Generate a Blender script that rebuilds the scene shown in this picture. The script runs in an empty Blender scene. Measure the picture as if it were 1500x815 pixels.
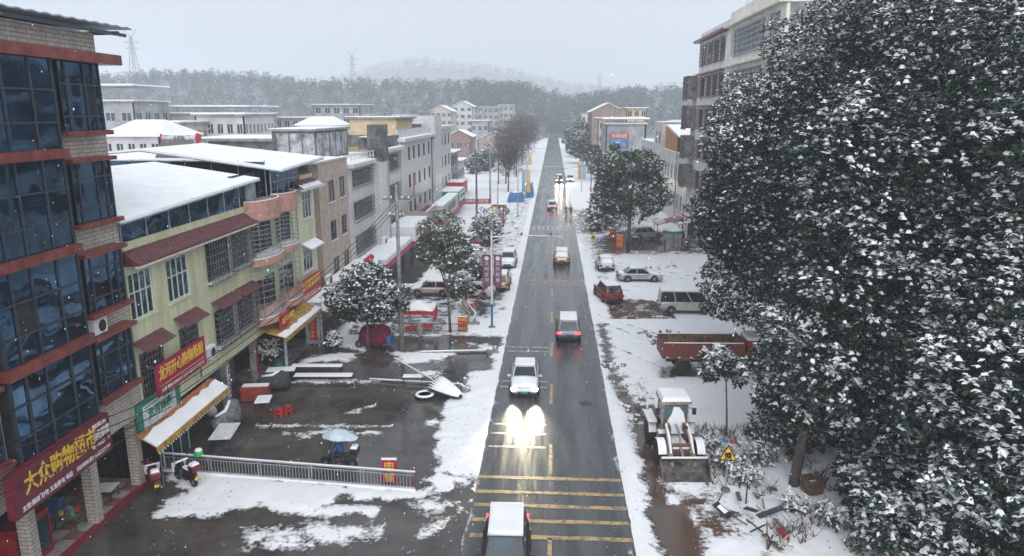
import bpy, bmesh, math, random
import numpy as np
from mathutils import Vector, Matrix
random.seed(7); np.random.seed(7)
R = math.radians
SC = bpy.context.scene
COL = SC.collection

# ---------------------------------------------------------------- camera
cam = bpy.data.cameras.new('camera'); camo = bpy.data.objects.new('camera', cam); COL.objects.link(camo)
cam.sensor_width = 36.0; cam.lens = 1050.0/1500.0*36.0; cam.clip_start = 0.5; cam.clip_end = 9000
camo.location = (0.2, 0.0, 17.1)
camo.rotation_euler = (R(90-13.0046), 0, R(3.2398))
SC.camera = camo

# ---------------------------------------------------------------- overcast winter sky
W = bpy.data.worlds.new('World'); SC.world = W; W.use_nodes = True
nt = W.node_tree; nt.nodes.clear()
sky = nt.nodes.new('ShaderNodeTexSky'); sky.sky_type = 'NISHITA'; sky.sun_disc = False
sky.sun_elevation = R(37); sky.sun_rotation = R(166); sky.dust_density = 4.0
bg = nt.nodes.new('ShaderNodeBackground'); bg.inputs[1].default_value = 0.1
mx = nt.nodes.new('ShaderNodeMix'); mx.data_type = 'RGBA'; mx.inputs[0].default_value = 0.93
mx.inputs[7].default_value = (4.2, 4.46, 4.88, 1)          # cloud layer veiling the clear sky
nt.links.new(sky.outputs[0], mx.inputs[6]); nt.links.new(mx.outputs[2], bg.inputs[0])
wo = nt.nodes.new('ShaderNodeOutputWorld'); nt.links.new(bg.outputs[0], wo.inputs[0])

# ---------------------------------------------------------------- veiled sun
sl = bpy.data.lights.new('sun', 'SUN'); sl.energy = 1.5; sl.angle = R(70); sl.color = (0.97, 0.985, 1.0)
so = bpy.data.objects.new('sun', sl); COL.objects.link(so)
so.rotation_euler = (R(53), 0, R(14)); so.location = (0, 0, 90)

SC.view_settings.view_transform = 'Standard'; SC.view_settings.look = 'None'
SC.view_settings.exposure = 0.75; SC.view_settings.gamma = 1.0
SC.view_settings.use_curve_mapping = False
cy = SC.cycles
cy.use_denoising = True
cy.max_bounces = 5; cy.diffuse_bounces = 2; cy.glossy_bounces = 3; cy.transmission_bounces = 2
cy.volume_bounces = 2; cy.transparent_max_bounces = 8
cy.sample_clamp_indirect = 4.0; cy.sample_clamp_direct = 0
cy.caustics_reflective = False; cy.caustics_refractive = False

# ---------------------------------------------------------------- materials
MATS = {}
def nodes_of(m):
    m.use_nodes = True; t = m.node_tree
    return t, t.nodes['Principled BSDF'] if 'Principled BSDF' in t.nodes else None
def M(name, col, rough=0.7, var=0.18, scale=3.0, metal=0.0, bump=0.0, spec=0.4, bscale=None, col2=None, emit=None, estr=0.0, stretch=None):
    """procedural material: base colour broken up by two octaves of noise, optional bump"""
    if name in MATS: return MATS[name]
    m = bpy.data.materials.new(name); MATS[name] = m
    t, b = nodes_of(m); L = t.links.new; N = t.nodes.new
    b.inputs['Roughness'].default_value = rough; b.inputs['Metallic'].default_value = metal
    b.inputs['Specular IOR Level'].default_value = spec
    tc = N('ShaderNodeTexCoord'); src = tc.outputs['Object']
    if stretch:
        mp = N('ShaderNodeMapping'); mp.inputs['Scale'].default_value = stretch; L(src, mp.inputs[0]); src = mp.outputs[0]
    n = N('ShaderNodeTexNoise'); n.inputs['Scale'].default_value = scale; n.inputs['Detail'].default_value = 6; n.inputs['Roughness'].default_value = 0.65
    L(src, n.inputs['Vector'])
    mix = N('ShaderNodeMix'); mix.data_type = 'RGBA'
    c2 = col2 or tuple(max(0, c*(1-2.2*var)) for c in col); c1 = col if col2 else tuple(min(1, c*(1+var)) for c in col)
    mix.inputs[6].default_value = (*c2, 1); mix.inputs[7].default_value = (*c1, 1)
    rp = N('ShaderNodeMapRange'); rp.inputs[1].default_value = 0.3; rp.inputs[2].default_value = 0.62
    L(n.outputs[0], rp.inputs[0]); L(rp.outputs[0], mix.inputs[0]); L(mix.outputs[2], b.inputs['Base Color'])
    if bump:
        n2 = N('ShaderNodeTexNoise'); n2.inputs['Scale'].default_value = bscale or scale*4; n2.inputs['Detail'].default_value = 4
        L(src, n2.inputs['Vector'])
        bp = N('ShaderNodeBump'); bp.inputs['Strength'].default_value = bump; bp.inputs['Distance'].default_value = 0.05
        L(n2.outputs[0], bp.inputs['Height']); L(bp.outputs[0], b.inputs['Normal'])
    if emit:
        b.inputs['Emission Color'].default_value = (*emit, 1); b.inputs['Emission Strength'].default_value = estr
    return m
def Mtile(name, col, grout, bw=0.24, bh=0.08, rough=0.35, var=0.12, mort=0.06):
    """small glazed wall tiles with grout lines and rain streaks; walls run along x or y"""
    if name in MATS: return MATS[name]
    m = bpy.data.materials.new(name); MATS[name] = m
    t, b = nodes_of(m); L = t.links.new; N = t.nodes.new
    b.inputs['Roughness'].default_value = rough
    tc = N('ShaderNodeTexCoord'); sp = N('ShaderNodeSeparateXYZ'); L(tc.outputs['Object'], sp.inputs[0])
    ad = N('ShaderNodeMath'); L(sp.outputs[0], ad.inputs[0]); L(sp.outputs[1], ad.inputs[1])
    cb = N('ShaderNodeCombineXYZ'); L(ad.outputs[0], cb.inputs[0]); L(sp.outputs[2], cb.inputs[1])
    br = N('ShaderNodeTexBrick'); br.inputs['Scale'].default_value = 1.0
    br.inputs['Brick Width'].default_value = bw; br.inputs['Row Height'].default_value = bh; br.inputs['Mortar Size'].default_value = bh*mort*2
    br.inputs['Color1'].default_value = (*col, 1); br.inputs['Color2'].default_value = (*[c*(1-var) for c in col], 1)
    br.inputs['Mortar'].default_value = (*grout, 1); L(cb.outputs[0], br.inputs['Vector'])
    st = N('ShaderNodeMapping'); st.inputs['Scale'].default_value = (2.2, 2.2, 0.35); L(tc.outputs['Object'], st.inputs[0])
    n = N('ShaderNodeTexNoise'); n.inputs['Scale'].default_value = 0.9; n.inputs['Detail'].default_value = 7; n.inputs['Roughness'].default_value = 0.7; L(st.outputs[0], n.inputs['Vector'])
    rp = N('ShaderNodeMapRange'); rp.inputs[1].default_value = 0.35; rp.inputs[2].default_value = 0.7; rp.inputs[3].default_value = 1.05; rp.inputs[4].default_value = 0.68
    L(n.outputs[0], rp.inputs[0])
    vm = N('ShaderNodeVectorMath'); vm.operation = 'MULTIPLY'; L(br.outputs[0], vm.inputs[0]); L(rp.outputs[0], vm.inputs[1])
    L(vm.outputs[0], b.inputs['Base Color'])
    return m
def Mglass(name, col, rough=0.05, metal=0.8, wave=0.25, ws=1.2):
    if name in MATS: return MATS[name]
    m = M(name, col, rough=rough, var=0.3, scale=0.8, metal=metal, spec=0.6)
    t = m.node_tree; b = t.nodes['Principled BSDF']; N = t.nodes.new; L = t.links.new
    tc = N('ShaderNodeTexCoord'); n = N('ShaderNodeTexNoise'); n.inputs['Scale'].default_value = ws; n.inputs['Detail'].default_value = 1.0
    L(tc.outputs['Object'], n.inputs['Vector'])
    bp = N('ShaderNodeBump'); bp.inputs['Strength'].default_value = wave; bp.inputs['Distance'].default_value = 0.12
    L(n.outputs[0], bp.inputs['Height']); L(bp.outputs[0], b.inputs['Normal'])
    return m

SNOW = M('snow', (0.92, 0.93, 0.95), rough=0.75, var=0.04, scale=0.9, bump=0.4, bscale=2.2, spec=0.25)
TILE_CREAM = Mtile('cream_tile', (0.60, 0.55, 0.48), (0.26, 0.22, 0.19), bw=0.5, bh=0.16)
TILE_GREEN = Mtile('green_tile', (0.76, 0.77, 0.50), (0.48, 0.50, 0.34), bw=0.24, bh=0.09)
TILE_WHITE = Mtile('white_tile', (0.74, 0.74, 0.74), (0.40, 0.40, 0.42), bw=0.5, bh=0.22)
TILE_IVORY = Mtile('ivory_tile', (0.74, 0.72, 0.65), (0.5, 0.48, 0.44), bw=0.5, bh=0.22)
REDBAND = M('red_band', (0.19, 0.043, 0.037), rough=0.4, var=0.25, scale=2.5)
GLASSD = Mglass('tinted_glass', (0.052, 0.115, 0.20), 0.03, 0.9, 0.32, 0.5)
GLASSG = Mglass('green_glass', (0.06, 0.13, 0.14), 0.05, 0.7, 0.2)
GLASSN = Mglass('dark_window_glass', (0.07, 0.085, 0.10), 0.06, 0.65, 0.2)
CARGLASS = Mglass('car_glass', (0.035, 0.05, 0.06), 0.04, 0.35, 0.0)
FRAMED = M('dark_frame', (0.035, 0.045, 0.06), rough=0.45)
FRAMEW = M('white_frame', (0.68, 0.70, 0.72), rough=0.45, var=0.1)
GRILLE = M('grille_steel', (0.13, 0.13, 0.14), rough=0.5, var=0.3)
STEEL = M('galvanised_steel', (0.42, 0.44, 0.46), rough=0.4, var=0.2, metal=0.5)
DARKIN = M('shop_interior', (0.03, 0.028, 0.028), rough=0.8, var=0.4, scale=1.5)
CONC = M('concrete', (0.26, 0.25, 0.24), rough=0.85, var=0.3, scale=1.2, bump=0.2)
CONCD = M('stained_concrete', (0.14, 0.14, 0.14), rough=0.85, var=0.4, scale=0.8, bump=0.2)
BEIGE = M('beige_render', (0.46, 0.38, 0.32), rough=0.9, var=0.12, scale=1.5, bump=0.25, bscale=20)
TAN = M('tan_render', (0.56, 0.43, 0.27), rough=0.85, var=0.12, scale=0.8)
BROWNR = M('brown_render', (0.30, 0.23, 0.18), rough=0.9, var=0.15, scale=2)
PINK = M('pink_render', (0.50, 0.27, 0.22), rough=0.8, var=0.15, scale=3)
BRICK = Mtile('red_brick', (0.30, 0.15, 0.11), (0.3, 0.27, 0.25), bw=0.5, bh=0.2, rough=0.9)
ROOFT = M('maroon_roof_tile', (0.13, 0.045, 0.05), rough=0.45, var=0.3, scale=5)
SIGNR = M('maroon_sign', (0.16, 0.012, 0.03), rough=0.45, var=0.2, scale=3)
SIGNR2 = M('crimson_banner', (0.36, 0.012, 0.06), rough=0.5, var=0.2, scale=2)
SIGNRED = M('red_board', (0.50, 0.03, 0.03), rough=0.5, var=0.2, scale=3)
SIGNG = M('green_sign', (0.02, 0.20, 0.13), rough=0.5, var=0.2)
YEL = M('yellow_letter', (0.80, 0.52, 0.06), rough=0.5, var=0.1)
WHT = M('white_paint', (0.74, 0.75, 0.76), rough=0.5, var=0.1)
BLK = M('black_plastic', (0.02, 0.02, 0.022), rough=0.45, var=0.3)
RUBBER = M('tyre_rubber', (0.022, 0.021, 0.02), rough=0.85, var=0.3, scale=8)
RIM = M('wheel_rim', (0.38, 0.38, 0.40), rough=0.35, var=0.2, metal=0.7)
ORANGE = M('orange_tin', (0.42, 0.15, 0.05), rough=0.6, var=0.25, scale=4)
OCHRE = M('ochre_fascia', (0.46, 0.27, 0.06), rough=0.6, var=0.3, scale=4)
BLUE = M('blue_paint', (0.03, 0.14, 0.38), rough=0.5)
WOOD = M('weathered_wood', (0.20, 0.13, 0.09), rough=0.85, var=0.35, scale=3)
BARK = M('tree_bark', (0.12, 0.10, 0.085), rough=0.95, var=0.35, scale=6, bump=0.5)
GREYP = M('grey_metal_paint', (0.30, 0.34, 0.38), rough=0.5, var=0.2)
LAMPR = M('lit_tail_lamp', (0.6, 0.02, 0.02), rough=0.3, emit=(1.0, 0.05, 0.06), estr=3.0)
LAMPRO = M('tail_lamp_lens', (0.35, 0.02, 0.02), rough=0.25, var=0.1)
LAMPH = M('lit_head_lamp', (1, 1, 1), rough=0.3, emit=(1.0, 0.96, 0.82), estr=14.0)
LAMPHO = M('head_lamp_lens', (0.55, 0.57, 0.6), rough=0.15, var=0.1, metal=0.4)

# ---------------------------------------------------------------- mesh builder
class MB:
    def __init__(s): s.v = []; s.f = []; s.m = []
    def add(s, vs, fs, mi=0):
        o = len(s.v); s.v.extend([tuple(map(float, p)) for p in vs])
        for f in fs: s.f.append([i+o for i in f]); s.m.append(mi)
        return s
    def box2(s, x0, x1, y0, y1, z0, z1, mi=0):
        return s.add([(x0,y0,z0),(x1,y0,z0),(x1,y1,z0),(x0,y1,z0),(x0,y0,z1),(x1,y0,z1),(x1,y1,z1),(x0,y1,z1)],
                     [(0,3,2,1),(4,5,6,7),(0,1,5,4),(1,2,6,5),(2,3,7,6),(3,0,4,7)], mi)
    def box(s, c, d, mi=0, rz=0, mat=None):
        hx, hy, hz = d[0]/2, d[1]/2, d[2]/2
        vs = [Vector((x*hx, y*hy, z*hz)) for z in (-1,1) for x, y in ((-1,-1),(1,-1),(1,1),(-1,1))]
        q = mat if mat is not None else Matrix.Rotation(rz, 3, 'Z')
        vs = [q @ p + Vector(c) for p in vs]
        return s.add(vs, [(0,3,2,1),(4,5,6,7),(0,1,5,4),(1,2,6,5),(2,3,7,6),(3,0,4,7)], mi)
    def cyl(s, p0, p1, r0, r1=None, n=8, mi=0, cap=True):
        r1 = r0 if r1 is None else r1
        p0 = Vector(p0); p1 = Vector(p1); d = (p1-p0).normalized()
        a = d.orthogonal().normalized(); b = d.cross(a)
        vs = []
        for p, r in ((p0,r0),(p1,r1)):
            for k in range(n):
                t = 2*math.pi*k/n; vs.append(p + a*(r*math.cos(t)) + b*(r*math.sin(t)))
        fs = [(k, (k+1)%n, n+(k+1)%n, n+k) for k in range(n)]
        if cap: fs += [tuple(range(n))[::-1], tuple(range(n, 2*n))]
        return s.add(vs, fs, mi)
    def tube(s, pts, r, n=6, mi=0):
        """chain of points with radii as one continuous tube"""
        if not hasattr(r, '__len__'): r = [r]*len(pts)
        P = [Vector(p) for p in pts]; vs = []; up = None
        for i, p in enumerate(P):
            d = (P[min(i+1, len(P)-1)] - P[max(i-1, 0)]).normalized()
            if up is None: a = d.orthogonal().normalized()
            else: a = (up - d*up.dot(d)).normalized()
            up = a; b = d.cross(a)
            for k in range(n):
                t = 2*math.pi*k/n; vs.append(p + a*(r[i]*math.cos(t)) + b*(r[i]*math.sin(t)))
        fs = []
        for i in range(len(P)-1):
            for k in range(n): fs.append((i*n+k, i*n+(k+1)%n, (i+1)*n+(k+1)%n, (i+1)*n+k))
        fs += [tuple(range(n))[::-1], tuple(range((len(P)-1)*n, len(P)*n))]
        return s.add(vs, fs, mi)
    def rings(s, rings, mi=0, cap=True, closed=True):
        n = len(rings[0]); vs = [p for r in rings for p in r]; fs = []
        for i in range(len(rings)-1):
            for k in range(n if closed else n-1): fs.append((i*n+k, i*n+(k+1)%n, (i+1)*n+(k+1)%n, (i+1)*n+k))
        if cap: fs += [tuple(range(n))[::-1], tuple(range((len(rings)-1)*n, len(rings)*n))]
        return s.add(vs, fs, mi)
    def lathe(s, prof, c=(0,0,0), n=16, axis='Z', mi=0):
        rg = []
        for r, h in prof:
            ring = []
            for k in range(n):
                t = 2*math.pi*k/n; a, b = r*math.cos(t), r*math.sin(t)
                p = (a, b, h) if axis == 'Z' else ((a, h, b) if axis == 'Y' else (h, a, b))
                ring.append((p[0]+c[0], p[1]+c[1], p[2]+c[2]))
            rg.append(ring)
        return s.rings(rg, mi)
    def prism(s, poly, f0, f1, mi=0):
        """poly of 2-D points, f0/f1 map a 2-D point to 3-D on either face"""
        n = len(poly); vs = [f0(p) for p in poly] + [f1(p) for p in poly]
        fs = [tuple(range(n))[::-1], tuple(range(n, 2*n))] + [(k, (k+1)%n, n+(k+1)%n, n+k) for k in range(n)]
        return s.add(vs, fs, mi)
    def mesh(s, name, mats, smooth=False):
        me = bpy.data.meshes.new(name); me.from_pydata(s.v, [], s.f)
        for m in (mats if isinstance(mats, (list, tuple)) else [mats]): me.materials.append(m)
        me.polygons.foreach_set('material_index', s.m)
        bm = bmesh.new(); bm.from_mesh(me); bmesh.ops.recalc_face_normals(bm, faces=bm.faces); bm.to_mesh(me); bm.free()
        if smooth: me.polygons.foreach_set('use_smooth', [True]*len(me.polygons))
        me.update(); return me
    def build(s, name, mats, parent=None, smooth=False, loc=None):
        o = bpy.data.objects.new(name, s.mesh(name, mats, smooth)); COL.objects.link(o)
        if parent is not None: o.parent = parent
        if loc is not None: o.location = loc
        return o
def tag(o, label, cat, group=None):
    o['label'] = label; o['category'] = cat
    if group: o['group'] = group
    return o
def thing(name, label, cat, loc=(0,0,0), rz=0.0, group=None):
    o = bpy.data.objects.new(name, None); COL.objects.link(o); o.empty_display_size = 0.3
    o.location = loc; o.rotation_euler = (0, 0, rz); return tag(o, label, cat, group)
def part(parent, name, mat, fn, smooth=False):
    b = MB(); fn(b); return b.build(name, mat, parent, smooth)
def pbox(parent, name, mat, x0, x1, y0, y1, z0, z1):
    return MB().box2(x0, x1, y0, y1, z0, z1).build(name, mat, parent)
def copy_tree(o, parent=None, loc=None, rz=None, label=None):
    c = o.copy(); COL.objects.link(c)
    if parent is not None: c.parent = parent
    if loc is not None: c.location = loc
    if rz is not None: c.rotation_euler = (0, 0, rz)
    if label: c['label'] = label
    for ch in [x for x in COL.objects if x.parent == o]: copy_tree(ch, c)
    return c
def smoothmod(o, w=0.03, seg=2):
    md = o.modifiers.new('bevel', 'BEVEL'); md.width = w; md.segments = seg; md.limit_method = 'ANGLE'; return o
_tc = {}
def text_mesh(body, size, offset=0.0, spacing=1.0, ext=0.01):
    key = (body, size, offset, spacing)
    if key in _tc: return _tc[key]
    c = bpy.data.curves.new('lettering', 'FONT'); c.body = body; c.size = size; c.align_x = 'CENTER'; c.align_y = 'CENTER'
    c.offset = offset; c.extrude = ext; c.space_character = spacing; c.resolution_u = 2
    o = bpy.data.objects.new('lettering', c); COL.objects.link(o)
    dg = bpy.context.evaluated_depsgraph_get(); dg.update()
    me = bpy.data.meshes.new_from_object(o.evaluated_get(dg)); bpy.data.objects.remove(o)
    _tc[key] = me; return me
def text(parent, body, size, pos, mat, xdir, updir=(0,0,1), offset=0.006, width=None, spacing=1.0, name='lettering'):
    me = text_mesh(body, size, offset, spacing).copy(); me.materials.clear(); me.materials.append(mat)
    o = bpy.data.objects.new(name, me); COL.objects.link(o); o.parent = parent
    x = Vector(xdir).normalized(); u = Vector(updir); u = (u - x*u.dot(x)).normalized(); n = x.cross(u)
    mm = Matrix((x, u, n)).transposed().to_4x4()
    if width:
        xs = [v.co.x for v in me.vertices]; wd = max(xs)-min(xs) if xs else 1
        mm = mm @ Matrix.Diagonal((width/max(wd, 1e-3), 1, 1, 1))
    mm.translation = Vector(pos); o.matrix_local = mm; return o

# facade frame: u along the wall, z up, d outwards
class Fr:
    def __init__(s, o, U, N): s.o = Vector(o); s.U = Vector(U); s.N = Vector(N)
    def p(s, u, z, d=0): return s.o + s.U*u + s.N*d + Vector((0,0,z))
    def box(s, b, u0, u1, z0, z1, d0, d1, mi=0):
        p = s.p
        return b.add([p(u0,z0,d0),p(u1,z0,d0),p(u1,z0,d1),p(u0,z0,d1),p(u0,z1,d0),p(u1,z1,d0),p(u1,z1,d1),p(u0,z1,d1)],
                     [(0,3,2,1),(4,5,6,7),(0,1,5,4),(1,2,6,5),(2,3,7,6),(3,0,4,7)], mi)
    def wall(s, b, u0, u1, z0, z1, ops, depth=0.18, mi=0):
        """front sheet with real openings and their reveals"""
        us = sorted({u0, u1, *[x for o in ops for x in o[:2]]}); zs = sorted({z0, z1, *[x for o in ops for x in o[2:4]]})
        for i in range(len(us)-1):
            for j in range(len(zs)-1):
                cu, cz = (us[i]+us[i+1])/2, (zs[j]+zs[j+1])/2
                if any(o[0] < cu < o[1] and o[2] < cz < o[3] for o in ops): continue
                b.add([s.p(us[i],zs[j]), s.p(us[i+1],zs[j]), s.p(us[i+1],zs[j+1]), s.p(us[i],zs[j+1])], [(0,1,2,3)], mi)
        for a0, a1, c0, c1 in [o[:4] for o in ops]:
            for q in (((a0,c0),(a1,c0)), ((a1,c0),(a1,c1)), ((a1,c1),(a0,c1)), ((a0,c1),(a0,c0))):
                b.add([s.p(*q[0]), s.p(*q[1]), s.p(*q[1], -depth), s.p(*q[0], -depth)], [(0,1,2,3)], mi)
        for q in (((u0,z0),(u1,z0)), ((u1,z0),(u1,z1)), ((u1,z1),(u0,z1)), ((u0,z1),(u0,z0))):
            b.add([s.p(*q[0]), s.p(*q[1]), s.p(*q[1], -depth-0.1), s.p(*q[0], -depth-0.1)], [(0,1,2,3)], mi)
        return b
def window(parent, fr, u0, u1, z0, z1, nx, zsplit, glass, frame, d=-0.1, t=0.05, sill=None, name='window'):
    """frame mesh as the part; every pane is a child"""
    b = MB(); us = np.linspace(u0, u1, nx+1); zs = [z0] + list(zsplit) + [z1]
    for k, u in enumerate(us):
        a0 = u if k == 0 else (u-t if k == nx else u-t/2); fr.box(b, a0, a0+t, z0, z1, d-0.03, d+0.05)
    for k, z in enumerate(zs):
        a0 = z if k == 0 else (z-t if k == len(zs)-1 else z-t/2); fr.box(b, u0+t, u1-t, a0, a0+t, d-0.025, d+0.045)
    w = b.build(name, frame, parent)
    for i in range(nx):
        for j in range(len(zs)-1):
            part(w, 'pane', glass, lambda q: fr.box(q, us[i]+t*0.4, us[i+1]-t*0.4, zs[j]+t*0.4, zs[j+1]-t*0.4, d-0.015, d+0.01))
    if sill: part(w, 'sill', sill, lambda q: fr.box(q, u0-0.08, u1+0.08, z0-0.1, z0-0.002, -0.05, 0.1))
    return w
def grille(parent, fr, u0, u1, z0, z1, d0=0.02, d1=0.35, nv=9, nh=6, mat=None, name='security_grille', snow=True):
    """steel window cage; the thin bars are joined, as they are only a pixel wide"""
    b = MB(); r = 0.018
    for u in np.linspace(u0, u1, nv): fr.box(b, u-r, u+r, z0, z1, d1-r, d1+r)
    for z in np.linspace(z0, z1, nh):
        fr.box(b, u0, u1, z-r*1.3, z+r*1.3, d1-r*1.4, d1+r*1.4)
        for u in (u0, u1): fr.box(b, u-r, u+r, z-r, z+r, d0, d1)
    fr.box(b, u0, u1, z0-0.04, z0, d0, d1)
    g = b.build(name, mat or GRILLE, parent)
    if snow: part(g, 'snow', SNOW, lambda q: fr.box(q, u0, u1, z0+0.003, z0+0.05, d0, d1-0.05))
    return g
def awning(parent, fr, u0, u1, z, depth, drop, mat, snow=0.0, name='awning', ribs=True, thick=0.04):
    b = MB(); n = max(4, int((u1-u0)/0.16)) if ribs else 1
    us = np.linspace(u0, u1, n*2+1)
    rg0 = []; rg1 = []
    for k, u in enumerate(us):
        dz = 0.025*(k % 2) if ribs else 0
        rg0.append((u, dz))
    vs = []; fs = []
    for u, dz in rg0:
        vs += [fr.p(u, z+dz, 0.01), fr.p(u, z-drop+dz, depth), fr.p(u, z-drop+dz-thick, depth), fr.p(u, z+dz-thick, 0.01)]
    for k in range(len(rg0)-1):
        a = k*4; c = a+4
        for i in range(4): fs.append((a+i, a+(i+1)%4, c+(i+1)%4, c+i))
    fs += [(0,1,2,3), tuple(len(vs)-4+i for i in (3,2,1,0))]
    b.add(vs, fs); o = b.build(name, mat, parent)
    if snow:
        s = MB(); n2 = 14; rg = []
        for k in range(n2+1):
            u = u0 + (u1-u0)*k/n2; back = depth*(1-snow) + random.uniform(-0.08, 0.08)*depth
            back = max(0.02, back); z1_ = lambda d: z + 0.03 - drop*d/depth
            rg.append([fr.p(u, z1_(back), back), fr.p(u, z1_(back)+0.05, back+0.06), fr.p(u, z1_(depth)+0.07, depth), fr.p(u, z1_(depth)-0.02, depth+0.03)])
        s.rings(rg, closed=True); s.build('snow', SNOW, o, smooth=False)
    return o
def ac_unit(parent, fr, u, z, d=0.05, w=0.85, h=0.6, name='air_conditioner'):
    a = part(parent, name, FRAMEW, lambda b: fr.box(b, u, u+w, z, z+h, d, d+0.34))
    def fan(b):
        c = fr.p(u+w*0.62, z+h*0.5, d+0.345)
        n = fr.N
        b.cyl(c, c+n*0.012, h*0.4, n=16)
    part(a, 'fan_grille', BLK, fan)
    part(a, 'bracket', GRILLE, lambda b: (fr.box(b, u+0.1, u+0.14, z-0.06, z-0.003, 0, d+0.36), fr.box(b, u+w-0.14, u+w-0.1, z-0.06, z-0.003, 0, d+0.36)))
    part(a, 'snow', SNOW, lambda b: fr.box(b, u, u+w, z+h+0.003, z+h+0.05, d, d+0.33))
    return a
def snowslab(parent, x0, x1, y0, y1, z, h=0.08, name='snow'):
    o = pbox(parent, name, SNOW, x0, x1, y0, y1, z+0.004, z+h); return o
def structure(o): o['kind'] = 'structure'; return o
def stuff(o): o['kind'] = 'stuff'; return o
# ================================================================ ground, road
RX0, RX1, RC = -3.25, 3.75, 0.27
def sdf_poly(px, py, poly):
    """signed distance to a polygon, positive inside"""
    d = np.full(px.shape, 1e9); inside = np.zeros(px.shape, bool); n = len(poly)
    for i in range(n):
        ax, ay = poly[i]; bx, by = poly[(i+1) % n]
        ex, ey = bx-ax, by-ay; wx, wy = px-ax, py-ay
        t = np.clip((wx*ex+wy*ey)/(ex*ex+ey*ey+1e-9), 0, 1)
        d = np.minimum(d, np.hypot(wx-ex*t, wy-ey*t))
        cond = ((ay > py) != (by > py)) & (px < (bx-ax)*(py-ay)/(by-ay+1e-12)+ax)
        inside ^= cond
    return np.where(inside, d, -d)
def vnoise(x, y, s, seed):
    rs = np.random.RandomState(seed); G = rs.rand(256, 256)
    u, v = x/s+1000, y/s+1000; i, j = np.floor(u).astype(int), np.floor(v).astype(int); a, b = u-i, v-j
    a = a*a*(3-2*a); b = b*b*(3-2*b); g = lambda p, q: G[p % 256, q % 256]
    return (g(i,j)*(1-a)+g(i+1,j)*a)*(1-b)+(g(i,j+1)*(1-a)+g(i+1,j+1)*a)*b-0.5
def snow_field(x, y):
    s = np.full(x.shape, 1.0)
    s = np.where((y > 105) & (x < -9) & (x > -19), 0.45, s)
    def bare(poly, k=1.0):
        nonlocal s; s = np.minimum(s, -sdf_poly(x, y, poly)*k)
    def snow(poly, k=1.0, top=1.0):
        nonlocal s; s = np.maximum(s, np.minimum(sdf_poly(x, y, poly)*k, top))
    def patchy(poly, level):
        nonlocal s; d = sdf_poly(x, y, poly); s = np.where(d > 0, np.minimum(s, np.maximum(level, 1-d*1.2)), s)
    # left: wet forecourt, its south apron, the parking strip and the lane by the shops
    bare([(-40,10),(-3,10),(-3.2,31),(-5.3,31.6),(-6.1,35.5),(-6.0,41.2),(-5.0,42.3),(-5.4,45.4),(-3.9,46.2),(-3.8,48.0),(-4.6,50.0),(-7.0,53.0),(-13,53.4),(-13.4,49.5),(-16,50.2),(-17,54),(-16.8,70),(-13.6,71),(-14.2,104),(-19.2,104),(-40,104)])
    snow([(-18.6,31.2),(-5.9,29.9),(-5.0,30.6),(-5.3,29.2),(-8.0,28.9),(-9.2,29.1),(-9.6,28.4),(-7.2,28.6),(-7.4,27.6),(-11.2,27.5),(-12.8,28.3),(-14.0,27.3),(-16.8,26.9),(-17.2,28.4),(-16.6,29.2),(-18.0,30.2)])
    snow([(-12.6,26.4),(-10.0,26.8),(-7.2,27.2),(-6.2,26.2),(-8.8,25.4),(-12,25.2)], 0.45)
    snow([(-5.4,30.0),(-4.3,29.6),(-3.5,31.2),(-5.2,31.6),(-6.0,30.8)], 0.8)
    snow([(-6.2,28.6),(-4.8,27.6),(-4.1,28.8),(-5.0,29.6)], 0.5)
    snow([(-5.4,25.6),(-4.2,26.6),(-3.6,28.6),(-4.4,27.6)], 0.6)
    snow([(-14.4,35.4),(-9.0,35.7),(-9.0,36.1),(-14.4,35.8)], 0.9); snow([(-16.3,36.3),(-8.6,36.6),(-8.6,36.85),(-16.3,36.6)], 0.9)
    snow([(-16.6,42.9),(-12.4,43.2),(-12.3,43.9),(-16.4,43.6)], 0.9); snow([(-12.4,43.2),(-9.6,43.6),(-9.5,43.8),(-12.4,43.8)], 0.8)
    snow([(-17.4,46.4),(-14.2,47.2),(-13.6,49.2),(-15.8,49.0),(-17.2,47.8)], 0.6)
    snow([(-10.4,46.8),(-8.0,47.2),(-6.4,49.6),(-8.8,49.9),(-11.6,49.3)], 0.7)
    snow([(-9.2,44.2),(-7.4,44.4),(-7.0,45.9),(-8.6,45.6)], 0.55)
    snow([(-11.5,38.4),(-11.0,39.4),(-10.4,39.6),(-10.9,38.6)], 0.9)
    snow([(-6.6,36.9),(-6.2,36.6),(-6.1,37.8),(-6.6,37.8)], 0.6)
    snow([(-13.3,35.0),(-12.7,34.6),(-12.4,35.1),(-13.0,35.3)], 0.6)
    patchy([(-16.6,52.5),(-8.0,53.2),(-7.6,70),(-16.6,70)], 0.05)
    patchy([(-19,71),(-13.5,71),(-14,104),(-19,104)], -0.12)
    bare([(-8.2,52.2),(-3.7,51.2),(-3.7,53.2),(-8.2,54.0)], 0.7)
    bare([(-6.8,60),(-5.4,59.4),(-5.2,64),(-6.6,64)], 0.3)
    # parking bays beside the carriageway
    patchy([(-6.2,64),(-3.7,64),(-3.7,84),(-6.2,84)], -0.08)
    patchy([(-9,84),(-3.5,84),(-3.5,160),(-9,160)], 0.2)
    # right: slush lane, ditch, churned lot
    bare([(4.75,25),(5.75,24.5),(6.6,26.5),(6.4,28.8),(5.5,29.4),(5.65,33.5),(5.6,37.5),(4.75,38.2),(4.9,33),(4.6,29)], 1.0)
    bare([(4.15,57),(4.6,57),(4.55,48),(4.75,43),(5.6,40.2),(6.3,38.3),(5.5,37.8),(4.6,40.5),(4.25,44),(4.1,50)], 0.8)
    bare([(6.8,28.0),(7.6,28.0),(7.4,29.8),(6.6,30.0)], 0.25)
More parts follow.
